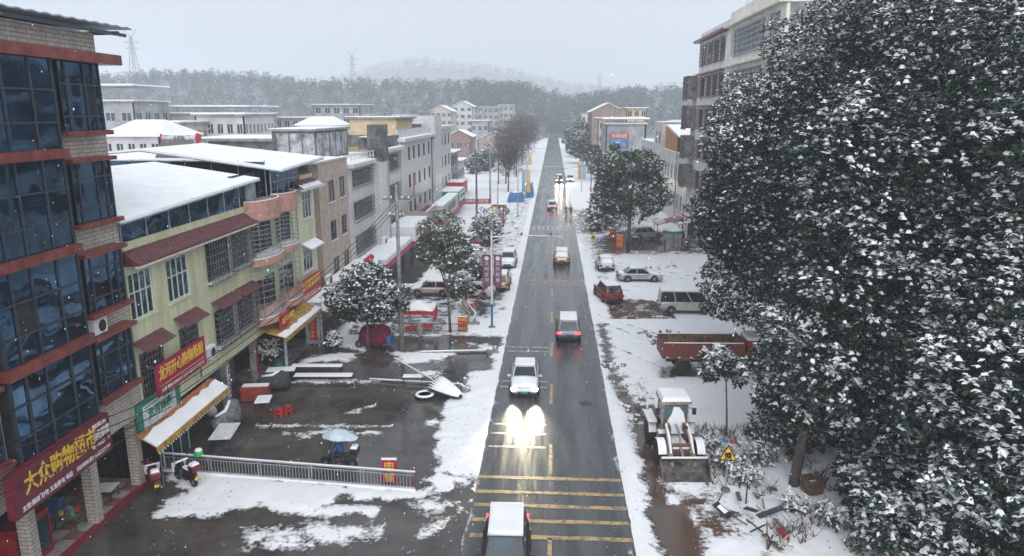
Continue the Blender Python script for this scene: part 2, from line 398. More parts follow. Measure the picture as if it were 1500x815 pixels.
    patchy([(4.5,58.2),(11.4,58.4),(11.6,64.6),(9.0,66.5),(4.6,66)], -0.1)
    patchy([(4.4,66),(7.0,66),(7.0,88),(4.4,88)], 0.18)
    for (ax, ay), (bx, by), w in (((4.4,58),(9.5,50.5),0.22),((4.4,60),(11,52.0),0.22),((5,69.5),(13,68.5),0.25),((5,71.2),(13,70.4),0.25),((4.6,52),(7.5,47.8),0.2),((6,84),(15,76),0.3),((6,82),(14,74.6),0.3)):
        ex, ey = bx-ax, by-ay; tt = np.clip(((x-ax)*ex+(y-ay)*ey)/(ex*ex+ey*ey), 0, 1); dd = np.hypot(x-ax-ex*tt, y-ay-ey*tt); s = np.where(dd < w*2, np.minimum(s, 0.02+dd/(w*2)*0.9), s)
    bare([(6.6,88),(18.5,90),(19,104),(10,106),(6.4,97)], 0.18)
    bare([(4.6,104),(7.6,104),(7.6,128),(4.8,128)], 0.12)
    patchy([(7,118),(19,112),(19,170),(8,170)], 0.1)
    bare([(7.6,45.4),(9.6,45.3),(13.2,45.8),(13.2,47.2),(7.8,47.0)], 0.7)  # shadow under the dump truck, painted in as dark bare ground
    return s
def axis(parts):
    out = []
    for a, b, st in parts: out += list(np.arange(a, b, st))
    return np.array(out + [parts[-1][1]])
gx = axis([(-2600,-300,140),(-300,-60,12),(-60,-22,1.6),(-22,14,0.16),(14,40,0.9),(40,300,12),(300,2600,140)])
gy = axis([(-200,10,10),(10,22,1.0),(22,60,0.16),(60,110,0.4),(110,220,1.6),(220,600,10),(600,4600,160)])
XX, YY = np.meshgrid(gx, gy); sf = snow_field(XX, YY)
nz = vnoise(XX, YY, 1.1, 1)*0.9 + vnoise(XX, YY, 0.37, 2)*0.45
near = (YY < 220) & (np.abs(XX) < 60)
hs = np.clip((sf + nz*0.5)*1.5 + 0.15, 0, 1); hs = hs*hs*(3-2*hs)
ZZ = np.where(near, 0.085*hs + 0.06*hs*vnoise(XX, YY, 0.45, 3) + 0.10*hs*vnoise(XX, YY, 4.0, 4), 0.05)
ZZ += np.where(near & (XX > 5.5) & (YY < 100), 0.22*np.clip((XX-5.5)/6, 0, 1)*vnoise(XX, YY, 3.0, 9), 0)
# ploughed rim along the right kerb
rim = np.exp(-((XX-4.35)/0.32)**2)*(YY < 58)*0.10 + np.exp(-((XX-4.2)/0.3)**2)*(YY >= 58)*0.05
ZZ += rim*np.clip(hs, 0, 1)*(1+vnoise(XX, YY, 0.8, 5))
inroad = (XX > RX0+0.1) & (XX < RX1-0.1) & (YY < 760)
ZZ = np.where(inroad, -0.05, np.maximum(ZZ, 0.0)); 
verts = np.stack([XX, YY, ZZ], -1).reshape(-1, 3); nxg, nyg = len(gx), len(gy)
ii = np.arange(nxg-1); jj = np.arange(nyg-1); I, J = np.meshgrid(ii, jj)
a = (J*nxg+I).ravel(); quads = np.stack([a, a+1, a+1+nxg, a+nxg], -1)
def np_mesh(name, verts, quads, mats, midx=None, smooth=False):
    me = bpy.data.meshes.new(name); nf, k = quads.shape
    me.vertices.add(len(verts)); me.vertices.foreach_set('co', np.ascontiguousarray(verts, dtype=np.float32).ravel())
    me.loops.add(nf*k); me.loops.foreach_set('vertex_index', np.ascontiguousarray(quads, dtype=np.int32).ravel())
    me.polygons.add(nf); me.polygons.foreach_set('loop_start', np.arange(nf, dtype=np.int32)*k)
    for m in mats: me.materials.append(m)
    if midx is not None: me.polygons.foreach_set('material_index', np.ascontiguousarray(midx, dtype=np.int32))
    if smooth: me.polygons.foreach_set('use_smooth', np.ones(nf, dtype=bool))
    me.update(calc_edges=True); return me
def ground_mat():
    m = bpy.data.materials.new('snowy_ground'); t, b = nodes_of(m); L = t.links.new; N = t.nodes.new
    tc = N('ShaderNodeTexCoord'); at = N('ShaderNodeAttribute'); at.attribute_name = 'snowcover'
    def noise(s, d=5, r=0.6, st=None):
        n = N('ShaderNodeTexNoise'); n.inputs['Scale'].default_value = s; n.inputs['Detail'].default_value = d; n.inputs['Roughness'].default_value = r
        if st:
            mp = N('ShaderNodeMapping'); mp.inputs['Scale'].default_value = st; L(tc.outputs['Object'], mp.inputs[0]); L(mp.outputs[0], n.inputs[0])
        else: L(tc.outputs['Object'], n.inputs[0])
        return n.outputs[0]
    def math_(op, a, bb):
        q = N('ShaderNodeMath'); q.operation = op
        for i, z in enumerate((a, bb)):
            if isinstance(z, (int, float)): q.inputs[i].default_value = z
            else: L(z, q.inputs[i])
        return q.outputs[0]
    n1 = math_('MULTIPLY', math_('SUBTRACT', noise(0.9, 8, 0.68), 0.5), 2.0)
    n2 = math_('MULTIPLY', math_('SUBTRACT', noise(5.5, 4, 0.6), 0.5), 0.7)
    s = math_('ADD', math_('ADD', at.outputs['Fac'], n1), n2)
    mr = N('ShaderNodeMapRange'); mr.inputs[1].default_value = -0.04; mr.inputs[2].default_value = 0.22; L(s, mr.inputs[0]); mask = mr.outputs[0]
    # bare surface: dark wet concrete, earthy in places
    wet = N('ShaderNodeMix'); wet.data_type = 'RGBA'; wet.inputs[6].default_value = (0.030, 0.029, 0.028, 1); wet.inputs[7].default_value = (0.115, 0.103, 0.094, 1)
    w2 = N('ShaderNodeMapRange'); w2.inputs[1].default_value = 0.32; w2.inputs[2].default_value = 0.68; L(noise(0.42, 9, 0.7), w2.inputs[0]); L(w2.outputs[0], wet.inputs[0])
    # churned earth on the building lot across the road
    sp = N('ShaderNodeSeparateXYZ'); L(tc.outputs['Object'], sp.inputs[0])
    er = N('ShaderNodeMapRange'); er.inputs[1].default_value = 4.3; er.inputs[2].default_value = 5.6; L(sp.outputs[0], er.inputs[0])
    ear = N('ShaderNodeMix'); ear.data_type = 'RGBA'; L(er.outputs[0], ear.inputs[0]); L(wet.outputs[2], ear.inputs[6]); ear.inputs[7].default_value = (0.12, 0.075, 0.055, 1)
    sn = N('ShaderNodeMix'); sn.data_type = 'RGBA'; sn.inputs[6].default_value = (0.86, 0.875, 0.90, 1); sn.inputs[7].default_value = (0.95, 0.955, 0.965, 1)
    L(noise(2.2, 6), sn.inputs[0])
    # trodden specks poke through the snow
    vor = N('ShaderNodeTexVoronoi'); vor.inputs['Scale'].default_value = 2.6; vor.inputs['Randomness'].default_value = 1.0; L(tc.outputs['Object'], vor.inputs['Vector'])
    spk = N('ShaderNodeMapRange'); spk.inputs[1].default_value = 0.05; spk.inputs[2].default_value = 0.16; L(vor.outputs['Distance'], spk.inputs[0])
    zone = N('ShaderNodeMapRange'); zone.inputs[1].default_value = 0.45; zone.inputs[2].default_value = 0.56; L(noise(0.35, 3), zone.inputs[0])
    spk2 = math_('MAXIMUM', spk.outputs[0], math_('SUBTRACT', 1.0, math_('MULTIPLY', zone.outputs[0], 0.75)))
    mask2 = math_('MULTIPLY', mask, spk2)
    mix = N('ShaderNodeMix'); mix.data_type = 'RGBA'; L(mask2, mix.inputs[0]); L(ear.outputs[2], mix.inputs[6]); L(sn.outputs[2], mix.inputs[7])
    L(mix.outputs[2], b.inputs['Base Color'])
    rr = N('ShaderNodeMapRange'); rr.inputs[1].default_value = 0.35; rr.inputs[2].default_value = 0.65; rr.inputs[3].default_value = 0.02; rr.inputs[4].default_value = 0.24; L(noise(0.55, 6, 0.65), rr.inputs[0])
    rm = N('ShaderNodeMix'); rm.data_type = 'FLOAT'; L(mask2, rm.inputs[0]); L(rr.outputs[0], rm.inputs[2]); rm.inputs[3].default_value = 0.8; L(rm.outputs[0], b.inputs['Roughness'])
    b.inputs['Specular IOR Level'].default_value = 0.45
    bp = N('ShaderNodeBump'); bp.inputs['Distance'].default_value = 0.06; bp.inputs['Strength'].default_value = 0.5
    hh = math_('ADD', math_('MULTIPLY', mask2, 0.6), math_('MULTIPLY', math_('MULTIPLY', noise(7.0, 5), mask2), 0.7))
    hh = math_('ADD', hh, math_('MULTIPLY', noise(30, 2), 0.03))
    L(hh, bp.inputs['Height']); L(bp.outputs[0], b.inputs['Normal'])
    return m
gm = np_mesh('ground', verts, quads, [ground_mat()], smooth=True)
at = gm.attributes.new('snowcover', 'FLOAT', 'POINT'); at.data.foreach_set('value', np.ascontiguousarray(np.clip(sf, -1.5, 1.0), dtype=np.float32).ravel())
ground = bpy.data.objects.new('ground', gm); COL.objects.link(ground); structure(ground)

def road_mat():
    m = bpy.data.materials.new('wet_asphalt'); t, b = nodes_of(m); L = t.links.new; N = t.nodes.new
    tc = N('ShaderNodeTexCoord')
    def noise(s, d=5, r=0.6, st=None):
        n = N('ShaderNodeTexNoise'); n.inputs['Scale'].default_value = s; n.inputs['Detail'].default_value = d; n.inputs['Roughness'].default_value = r
        src = tc.outputs['Object']
        if st:
            mp = N('ShaderNodeMapping'); mp.inputs['Scale'].default_value = st; L(src, mp.inputs[0]); src = mp.outputs[0]
        L(src, n.inputs[0]); return n.outputs[0]
    def mr(x, a, bb, c=0.0, d=1.0):
        q = N('ShaderNodeMapRange'); q.inputs[1].default_value = a; q.inputs[2].default_value = bb; q.inputs[3].default_value = c; q.inputs[4].default_value = d; L(x, q.inputs[0]); return q.outputs[0]
    mix = N('ShaderNodeMix'); mix.data_type = 'RGBA'; mix.inputs[6].default_value = (0.036, 0.039, 0.045, 1); mix.inputs[7].default_value = (0.095, 0.100, 0.110, 1)
    wv = N('ShaderNodeMath'); wv.operation = 'SINE'; ws = N('ShaderNodeMath'); ws.operation = 'MULTIPLY_ADD'; ws.inputs[1].default_value = 3.55; ws.inputs[2].default_value = 0.9
    spx = N('ShaderNodeSeparateXYZ'); L(tc.outputs['Object'], spx.inputs[0]); L(spx.outputs[0], ws.inputs[0]); L(ws.outputs[0], wv.inputs[0])
    tr = N('ShaderNodeMath'); tr.operation = 'MULTIPLY_ADD'; tr.inputs[1].default_value = 0.3; L(wv.outputs[0], tr.inputs[0]); L(mr(noise(1.3, 8, 0.7, (1.6, 0.12, 1)), 0.35, 0.66), tr.inputs[2]); L(tr.outputs[0], mix.inputs[0])
    # slush dragged on to the edges of the carriageway
    sp = N('ShaderNodeSeparateXYZ'); L(tc.outputs['Object'], sp.inputs[0])
    ab = N('ShaderNodeMath'); ab.operation = 'SUBTRACT'; L(sp.outputs[0], ab.inputs[0]); ab.inputs[1].default_value = 0.25
    a2 = N('ShaderNodeMath'); a2.operation = 'ABSOLUTE'; L(ab.outputs[0], a2.inputs[0])
    e = N('ShaderNodeMath'); e.operation = 'ADD'; L(a2.outputs[0], e.inputs[0]); L(mr(noise(1.6, 7, 0.7, (1, 0.35, 1)), 0.25, 0.75, -0.9, 0.5), e.inputs[1])
    slush = mr(e.outputs[0], 3.32, 3.55)
    m2 = N('ShaderNodeMix'); m2.data_type = 'RGBA'; L(slush, m2.inputs[0]); L(mix.outputs[2], m2.inputs[6]); m2.inputs[7].default_value = (0.55, 0.57, 0.61, 1)
    grit = N('ShaderNodeMix'); grit.data_type = 'RGBA'; grit.blend_type = 'MULTIPLY'; grit.inputs[0].default_value = 0.65
    L(m2.outputs[2], grit.inputs[6]); g2 = N('ShaderNodeCombineColor'); gv = mr(noise(14, 3, 0.8), 0.3, 0.7, 0.45, 1.3)
    for k in range(3): L(gv, g2.inputs[k])
    L(g2.outputs[0], grit.inputs[7]); L(grit.outputs[2], b.inputs['Base Color'])
    L(mr(noise(0.9, 6, 0.65, (1.5, 0.1, 1)), 0.35, 0.68, 0.09, 0.34), b.inputs['Roughness'])
    b.inputs['Specular IOR Level'].default_value = 0.5
    bp = N('ShaderNodeBump'); bp.inputs['Distance'].default_value = 0.012; bp.inputs['Strength'].default_value = 0.42
    L(noise(22, 4, 0.75), bp.inputs['Height']); L(bp.outputs[0], b.inputs['Normal'])
    return m
ry = np.concatenate([np.arange(-40, 120, 1.0), np.arange(120, 760, 20.0)]); rb = MB()
rv = []
for y in ry:
    j0 = 0.06*math.sin(y*0.9)+0.05*math.sin(y*2.3+1); j1 = 0.06*math.sin(y*1.1+2)+0.05*math.sin(y*2.9)
    rv += [(RX0+j0, y, 0.012), (RX1+j1, y, 0.012), (RX1+j1, y, -0.06), (RX0+j0, y, -0.06)]
rf = [(k*4+i, k*4+(i+1) % 4, k*4+4+(i+1) % 4, k*4+4+i) for k in range(len(ry)-1) for i in range(4)]
rb.add(rv, rf); road = structure(rb.build('road', road_mat()))
def paint_mat(name, col, wear):
    m = bpy.data.materials.new(name); t, b = nodes_of(m); L = t.links.new; N = t.nodes.new
    n = N('ShaderNodeTexNoise'); n.inputs['Scale'].default_value = 3.2; n.inputs['Detail'].default_value = 8; n.inputs['Roughness'].default_value = 0.75
    tc = N('ShaderNodeTexCoord'); L(tc.outputs['Object'], n.inputs[0])
    mrr = N('ShaderNodeMapRange'); mrr.inputs[1].default_value = wear-0.06; mrr.inputs[2].default_value = wear+0.1; L(n.outputs[0], mrr.inputs[0])
    mx_ = N('ShaderNodeMix'); mx_.data_type = 'RGBA'; mx_.inputs[6].default_value = (0.085, 0.085, 0.09, 1); mx_.inputs[7].default_value = (*col, 1)
    L(mrr.outputs[0], mx_.inputs[0]); L(mx_.outputs[2], b.inputs['Base Color']); b.inputs['Roughness'].default_value = 0.35
    return m
PY = paint_mat('yellow_road_paint', (0.56, 0.36, 0.12), 0.45); PW = paint_mat('white_road_paint', (0.66, 0.67, 0.69), 0.49)
def mark(name, mat, x0, x1, y0, y1, jit=0.015):
    n = 8; b = MB(); vs = []; lng = (x1-x0) > (y1-y0)
    for k in range(n+1):
        t = k/n; q = [random.uniform(-jit, jit) for _ in range(2)]
        if lng: x = x0+(x1-x0)*t; vs += [(x, y0+q[0], 0.017), (x, y1+q[1], 0.017)]
        else: y = y0+(y1-y0)*t; vs += [(x0+q[0], y, 0.017), (x1+q[1], y, 0.017)]
    b.add(vs, [(2*k, 2*k+2, 2*k+3, 2*k+1) for k in range(n)]); return b.build(name, mat, road)
for k in range(-2, 26): mark('centre_dash', PY, RC-0.09, RC+0.09, 31.8+8.6*k, 35.0+8.6*k)
for y in (31.35, 30.0, 28.85, 27.65, 26.45): mark('rumble_stripe', PY, RX0+0.05+random.uniform(0,.2), RX1-0.1, y-0.13, y+0.13, 0.03)
for y in (71.0, 72.0, 73.0): mark('rumble_stripe', PY, -1.9, RX1-0.2, y-0.14, y+0.14, 0.03)
for y in (50.0, 51.0): mark('stop_line', PW, -2.9, 0.05, y-0.1, y+0.1)
for y in (43.0, 44.0, 34.6, 36.2, 37.4): mark('rumble_line', PW, -3.0, 0.0, y-0.1, y+0.1)
for k in range(9): mark('crossing_bar', PW, -2.7+k*0.68, -2.3+k*0.68, 105.2, 110.0)
for k in range(8): mark('crossing_bar', PW, -2.6+k*0.8, -2.1+k*0.8, 232, 238)
pm = part(road, 'manhole_cover', M('cast_iron', (0.05,0.05,0.052), rough=0.5), lambda b: b.cyl((2.35, 40.6, 0.005), (2.35, 40.6, 0.018), 0.42, n=20))
# ================================================================ shop row on the left
FX = -18.6                                   # street face of the upper floors
def left(y0): return Fr((FX, 0, 0), (0, 1, 0), (1, 0, 0))
LF = left(0)
def tower():
    t = thing('apartment_building', 'tall cream tiled corner block with dark blue glass bays and red bands', 'building')
    bays_b = [(16.4, 19.0), (12.83, 15.2), (9.2, 11.5), (5.57, 8.06)]
    pbox(t, 'wall', TILE_CREAM, -34, FX, 10, 29.75, 3.6, 19.0)
    pbox(t, 'parapet', TILE_CREAM, -34, FX-0.01, 10, 29.75, 19.4, 20.25)
    pbox(t, 'cornice_band', REDBAND, -34, -17.75, 10, 30.1, 19.0, 19.4)
    # wide glazed bay: red band, then a curtain of panes for every floor
    fa = Fr((-18.0, 0, 0), (0, 1, 0), (1, 0, 0)); A0, A1 = 21.75, 26.05
    lv = [(15.80, 18.995), (12.22, 15.45), (8.62, 11.87), (5.1, 8.24)]
    core = MB()
    for z0, z1 in lv: core.box2(FX+0.004, -18.12, A0+0.1, A1-0.1, z0, z1)
    core.build('bay_core', DARKIN, t)
    for z0, z1 in lv:
        us = [A0, A0+0.75, A0+1.75, A0+3.1, A1]; zs = [z0, z0+0.95, z0+2.1, z1]
        b = MB()
        for k, u in enumerate(us): fa.box(b, u-0.035 if k else u, u+0.035 if k < 4 else u, z0, z1, -0.11, 0.03)
        for z in zs[1:-1]: fa.box(b, A0, A1, z-0.03, z+0.03, -0.10, 0.022)
        fa.box(b, A1-0.06, A1, z0, z1, -0.59, 0.02)
        w = b.build('window_wall', FRAMED, t)
        for i in range(4):
            for j in range(3):
                if (i, j) == (1, 1) and z0 in (8.62,): continue          # sash slid open
                tilt = random.uniform(-0.012, 0.012)
                part(w, 'pane', GLASSD, lambda q: fa.box(q, us[i]+0.02, us[i+1]-0.02, zs[j]+0.02, zs[j+1]-0.02, -0.05+tilt, -0.03+tilt))
        for j in range(3):
            part(w, 'pane', GLASSD, lambda q: q.box2(FX+0.02, -18.12, A1-0.06, A1-0.04, zs[j]+0.03, zs[j+1]-0.03))
    for z in (15.45, 11.87, 8.24):
        h = {15.45: .35, 11.87: .35, 8.24: .38}[z]
        pbox(t, 'floor_band', REDBAND, FX+0.003, -17.82, A0-0.12, A1+0.12, z, z+h)
    # narrow bays with their own ledges
    fb = Fr((-18.2, 0, 0), (0, 1, 0), (1, 0, 0))
    for B0, B1 in ((26.6, 29.12), (18.0, 21.3)):
        for z0, z1 in bays_b:
            c = MB(); c.box2(FX+0.004, -18.3, B0+0.08, B1-0.08, z0, z1); c.build('bay_core', DARKIN, t)
            us = [B0, B0+0.42, B0+1.55, B0+2.1, B1]; zs = [z0, z0+0.55, z0+1.75, z1]
            b = MB()
            for k, u in enumerate(us): fb.box(b, u-0.03 if k else u, u+0.03 if k < 4 else u, z0, z1, -0.1, 0.03)
            for z in zs[1:-1]: fb.box(b, B0, B1, z-0.03, z+0.03, -0.09, 0.022)
            fb.box(b, B0, B0+0.05, z0, z1, -0.39, 0.02); fb.box(b, B1-0.05, B1, z0, z1, -0.39, 0.02)
            w = b.build('window_bay', FRAMED, t)
            for i in range(4):
                for j in range(3):
                    if i == 2 and j == 1 and z0 > 15: continue
                    tl = random.uniform(-0.012, 0.012)
                    part(w, 'pane', GLASSD, lambda q: fb.box(q, us[i]+0.02, us[i+1]-0.02, zs[j]+0.02, zs[j+1]-0.02, -0.05+tl, -0.03+tl))
            for j in range(3): part(w, 'pane', GLASSD, lambda q: q.box2(FX+0.02, -18.3, B0+0.012, B0+0.03, zs[j]+0.03, zs[j+1]-0.03))
            if z1 < 18.9: pbox(t, 'ledge', REDBAND, FX+0.003, -17.95, B0-0.15, B1+0.15, z1, z1+0.16)
            l = pbox(t, 'ledge', REDBAND, FX+0.003, -17.95, B0-0.15, B1+0.15, z0-0.18, z0)
    ac_unit(t, LF, 26.75, 8.27, 0.05, 0.85, 0.62)
    # corrugated roof canopy
    n = 60; rg = []
    for k in range(n+1):
        y = 10+21.1*k/n; dz = 0.05*(k % 2); zz = 20.40+0.16*(k/n)
        rg.append([(-34, y, zz+dz), (-17.75, y, zz+dz), (-17.75, y, zz+dz-0.05), (-34, y, zz+dz-0.05)])
    part(t, 'roof_canopy', GREYP, lambda b: b.rings(rg))
    part(t, 'roof_beam', FRAMED, lambda b: (b.box2(-18.0, -17.9, 10, 30.9, 20.2, 20.33), b.box2(-24, -18.0, 29.9, 30.0, 20.2, 20.33), b.box2(-34, -18.1, 30.6, 30.75, 20.3, 20.42), b.box2(-34, -18.1, 25, 25.1, 20.27, 20.37)))
    # ground floor: recessed shop, pillars, tiled platform
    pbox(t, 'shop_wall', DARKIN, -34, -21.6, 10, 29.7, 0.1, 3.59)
    for y in (22.4, 26.1, 29.3): pbox(t, 'pillar', TILE_CREAM, -19.2, -18.75, y, y+0.42, 0.2, 3.59)
    p = MB(); p.box2(-21.6, -18.72, 10, 29.9, 0, 0.2); pl = p.build('platform', M('platform_tile', (0.26,0.23,0.22), rough=0.25, var=0.3, scale=1.2), t)
    cols = [M('pale_paving', (0.36,0.33,0.31), rough=0.25), M('rust_paving', (0.25,0.13,0.09), rough=0.25)]
    for i in range(4):
        for j in range(17):
            pbox(pl, 'tile', cols[(i+j) % 2 if (i*3+j*5) % 7 else 0], -21.5+i*0.65, -20.87+i*0.65, 18.4+j*0.65, 19.03+j*0.65, 0.2, 0.208)
    pbox(pl, 'kerb', M('red_kerb', (0.22,0.03,0.035), rough=0.4), -18.88, -18.66, 10, 29.9, 0.001, 0.216)
    # shop sign
    s = MB(); fs = Fr((-17.7, 0, 0), (0, 1, 0), (1, 0, 0)); fs.box(s, 20.75, 26.15, 3.65, 5.25, -0.3, 0)
    sg = s.build('shop_sign', SIGNR, t)
    text(sg, '大众购物超市', 0.86, (-17.685, 23.25, 4.62), YEL, (0,1,0), width=3.9, offset=0.014)
    text(sg, '枸杞槟榔', 0.42, (-17.685, 25.55, 4.62), WHT, (0,1,0), width=1.05, offset=0.004)
    text(sg, '批一兑现换一元', 0.16, (-17.685, 25.5, 4.24), WHT, (0,1,0), width=1.1, offset=0.0)
    text(sg, '烟批发', 0.2, (-17.685, 25.5, 5.03), WHT, (0,1,0), width=0.9, offset=0.0)
    text(sg, '主营:烟酒 日化 五金家电 电话', 0.22, (-17.685, 22.35, 3.88), WHT, (0,1,0), width=2.6, offset=0.002)
    text(sg, '15321505956 黄士 15572295535 女士', 0.22, (-17.685, 24.95, 3.88), WHT, (0,1,0), width=2.1, offset=0.002)
    return t
tower()

def green_house():
    t = thing('shop_house', 'yellow green tiled shop house with maroon eave and snowy glazed roof storey', 'building')
    y0, y1 = 29.9, 43.0
    ops = [(30.0,31.9,7.9,10.05),(33.2,35.3,7.9,10.05),(37.25,40.0,8.0,10.2),(40.45,43.0-0.12,8.1,10.25),
           (30.1,32.1,4.0,6.25),(33.7,35.6,4.0,6.35),(37.55,39.95,4.2,6.2),(40.5,42.85,4.2,6.2)]
    part(t, 'wall', TILE_GREEN, lambda b: (LF.wall(b, y0, y1, 2.95, 10.45, ops), b.box2(-36, FX-0.26, y0, y1, 2.95, 10.45)))
    part(t, 'parapet', TILE_GREEN, lambda b: b.box2(-36, FX-0.002, y0, y1, 10.95, 11.5))
    # tiled eave
    e = MB(); n = 84
    rg = []
    for k in range(n*2+1):
        y = y0+(y1-y0)*k/(n*2); dz = 0.05*(k % 2)
        rg.append([(FX-0.05, y, 11.16+dz), (-17.95, y, 10.56+dz), (-17.95, y, 10.48), (FX-0.05, y, 10.46)])
    e.rings(rg); ev = e.build('eave', ROOFT, t)
    pbox(ev, 'gutter_board', M('ivory_trim', (0.6,0.56,0.45), rough=0.6), -18.15, -17.93, y0, y1, 10.37, 10.47)
    for u0, u1, z0, z1 in ops[:2]: window(t, LF, u0, u1, z0, z1, 4, [z0+1.25], GLASSG, FRAMEW, sill=TILE_GREEN)
    for u0, u1, z0, z1 in ops[2:4]:
        window(t, LF, u0, u1, z0, z1, 3, [z0+1.3], GLASSN, FRAMED); grille(t, LF, u0-0.15, u1+0.1, z0-0.1, z1+0.05, nv=11, nh=7)
    for u0, u1, z0, z1 in ops[4:6]:
        window(t, LF, u0, u1, z0, z1, 3, [z0+1.3], GLASSN, FRAMED); grille(t, LF, u0+0.05, u1-0.05, z0, z1, d0=-0.06, d1=0.04, nv=9, nh=7, snow=False)
        awning(t, LF, u0-0.35, u1+0.15, z1+0.72, 0.7, 0.42, ROOFT, name='window_awning')
    for u0, u1, z0, z1 in ops[6:8]:
        window(t, LF, u0, u1, z0, z1, 3, [z0+1.3], GLASSN, FRAMED); grille(t, LF, u0-0.1, u1+0.1, z0-0.15, z1, nv=10, nh=8)
        awning(t, LF, u0-0.2, u1+0.1, z1+0.62, 0.65, 0.36, ROOFT, name='window_awning')
    ac_unit(t, LF, 35.7, 4.05, 0.05, 0.95, 0.6)
    part(t, 'drain_pipe', BLK, lambda b: b.tube([(FX+0.05,35.4,3.2),(FX+0.06,35.45,4.0),(FX+0.05,35.2,5.2),(FX+0.05,35.5,5.9)], 0.03))
    # glazed roof storey under a pitched tin roof loaded with snow
    g = MB(); us = np.linspace(y0+0.1, 44.2, 8)
    for u in us: g.box2(FX-0.12, FX-0.04, u-0.03, u+0.03, 11.5, 12.66+0.5*(u-30)/14.3)
    gf = g.build('roof_glazing', GREYP, t)
    for k in range(7):
        zt = 12.5+0.5*((us[k]+us[k+1])/2-30)/14.3
        pbox(gf, 'pane', GLASSD, FX-0.10, FX-0.08, us[k]+0.02, us[k+1]-0.02, 11.505, zt)
    pbox(t, 'storey_core', DARKIN, -34, FX-0.5, y0+0.1, 44.1, 11.5, 12.55)
    def roof(b, dz=0.0, th=0.06, ov=0.0):
        rg = []
        for y, ze in ((29.3, 12.47), (44.35+ov, 12.98)):
            rg.append([(-18.15+ov, y, ze+dz), (-24.9, y, 13.95+dz), (-36, y, 12.9+dz), (-36, y, 12.9+dz-th), (-24.9, y, 13.95+dz-th), (-18.15+ov, y, ze+dz-th)])
        b.rings(rg)
    r = part(t, 'roof', GREYP, lambda b: roof(b))
    part(r, 'snow', SNOW, lambda b: roof(b, 0.13, 0.126, -0.04))
    pbox(t, 'roof_annex', GREYP, -18.9, -18.5, 43.15, 44.3, 11.0, 12.9)
    # ground floor: dark recess, shutters and columns
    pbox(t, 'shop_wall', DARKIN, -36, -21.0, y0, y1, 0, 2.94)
    for y in (38.6, 42.7): pbox(t, 'pillar', CONC, -19.1, -18.72, y, y+0.36, 0, 2.94)
    f2 = Fr((-20.2, 0, 0), (0,1,0), (1,0,0)); sh = M('roller_shutter', (0.16,0.155,0.15), rough=0.6, var=0.3, scale=2, stretch=(1,1,12))
    for y in (39.0, 40.95): 
        s_ = part(t, 'roller_shutter', sh, lambda b: [f2.box(b, y, y+1.8, 0.05+0.14*k, 0.17+0.14*k, -0.04, 0.0) for k in range(20)])
        part(s_, 'box', sh, lambda b: f2.box(b, y-0.03, y+1.83, 2.86, 2.935, -0.3, 0.05))
    for y, txt in ((38.64, '福满人间春满园'), (42.74, '喜迎新岁家业旺')):
        c = pbox(t, 'couplet', SIGNRED if y > 42 else WHT, -18.72, -18.70, y+0.02, y+0.34, 0.7, 2.6)
        for k, ch in enumerate(txt): text(c, ch, 0.24, (-18.695, y+0.18, 2.45-0.26*k), BLK, (0,1,0), offset=0.0)
    # hanging banner and the green store board with the tin awning below it
    b = MB(); LF.box(b, 30.45, 35.25, 4.05, 5.62, 0.45, 0.5); bn = b.build('banner', SIGNR2, t)
    text(bn, '龙河开心购物杨姐', 0.72, (FX+0.512, 32.85, 5.06), YEL, (0,1,0), width=4.3, offset=0.012)
    text(bn, '主营 烟酒 日用百货 生鲜 电话15573922505', 0.2, (FX+0.512, 32.9, 4.28), WHT, (0,1,0), width=4.2, offset=0.0)
    pbox(bn, 'rule', YEL, FX+0.501, FX+0.506, 30.7, 35.0, 4.50, 4.54)
    part(bn, 'support', GRILLE, lambda q: (q.box2(FX, FX+0.45, 30.5, 30.55, 5.5, 5.55), q.box2(FX, FX+0.45, 35.1, 35.15, 5.5, 5.55)))
    gs = pbox(t, 'store_board', SIGNG, FX+0.003, FX+0.09, 29.3, 33.05, 2.6, 4.15)
    lt = M('pale_slat_board', (0.62,0.66,0.64), rough=0.5)
    for k in range(9): pbox(gs, 'slat', lt, FX+0.09, FX+0.105, 29.75, 32.6, 2.76+0.125*k, 2.87+0.125*k)
    text(gs, '龙河商店', 0.55, (FX+0.115, 31.15, 3.32), SIGNG, (0,1,0), width=2.1, offset=0.012)
    pbox(gs, 'rule', SIGNG, FX+0.106, FX+0.112, 29.85, 31.0, 3.74, 3.80)
    aw = awning(t, LF, 29.1, 36.4, 2.78, 0.95, 0.55, ORANGE, snow=0.7, name='shop_awning')
    pbox(aw, 'fascia', OCHRE, FX+0.95, FX+1.0, 29.1, 36.4, 1.95, 2.26)
    for k in range(30): 
        b2 = MB(); y = 29.2+7.1*k/29; b2.cyl((FX+1.0, y, 1.88), (FX+1.0, y, 1.949), 0.03, n=6); b2.build('bulb', WHT, aw)
    sf_ = pbox(aw, 'shop_fascia_sign', SIGNRED, FX+0.3, FX+0.35, 30.6, 33.4, 1.5, 1.95)
    text(sf_, '烟酒茶糖', 0.3, (FX+0.365, 32.0, 1.72), YEL, (0,1,0), width=2.2, offset=0.0)
    part(aw, 'post', GRILLE, lambda q: (q.cyl((FX+0.9,29.4,0.0),(FX+0.9,29.4,2.2),0.03), q.cyl((FX+0.9,36.2,0.0),(FX+0.9,36.2,2.2),0.03)))
    sf2 = part(t, 'glass_shopfront', FRAMEW, lambda q: [q.box2(FX+0.05, FX+0.1, y, y+0.05, 0.05, 1.95) for y in (31.0, 31.8, 32.6, 33.4)])
    for y in (31.05, 31.85, 32.65): pbox(sf2, 'pane', GLASSG, FX+0.065, FX+0.085, y, y+0.75, 0.06, 1.94)
    return t
green_house()

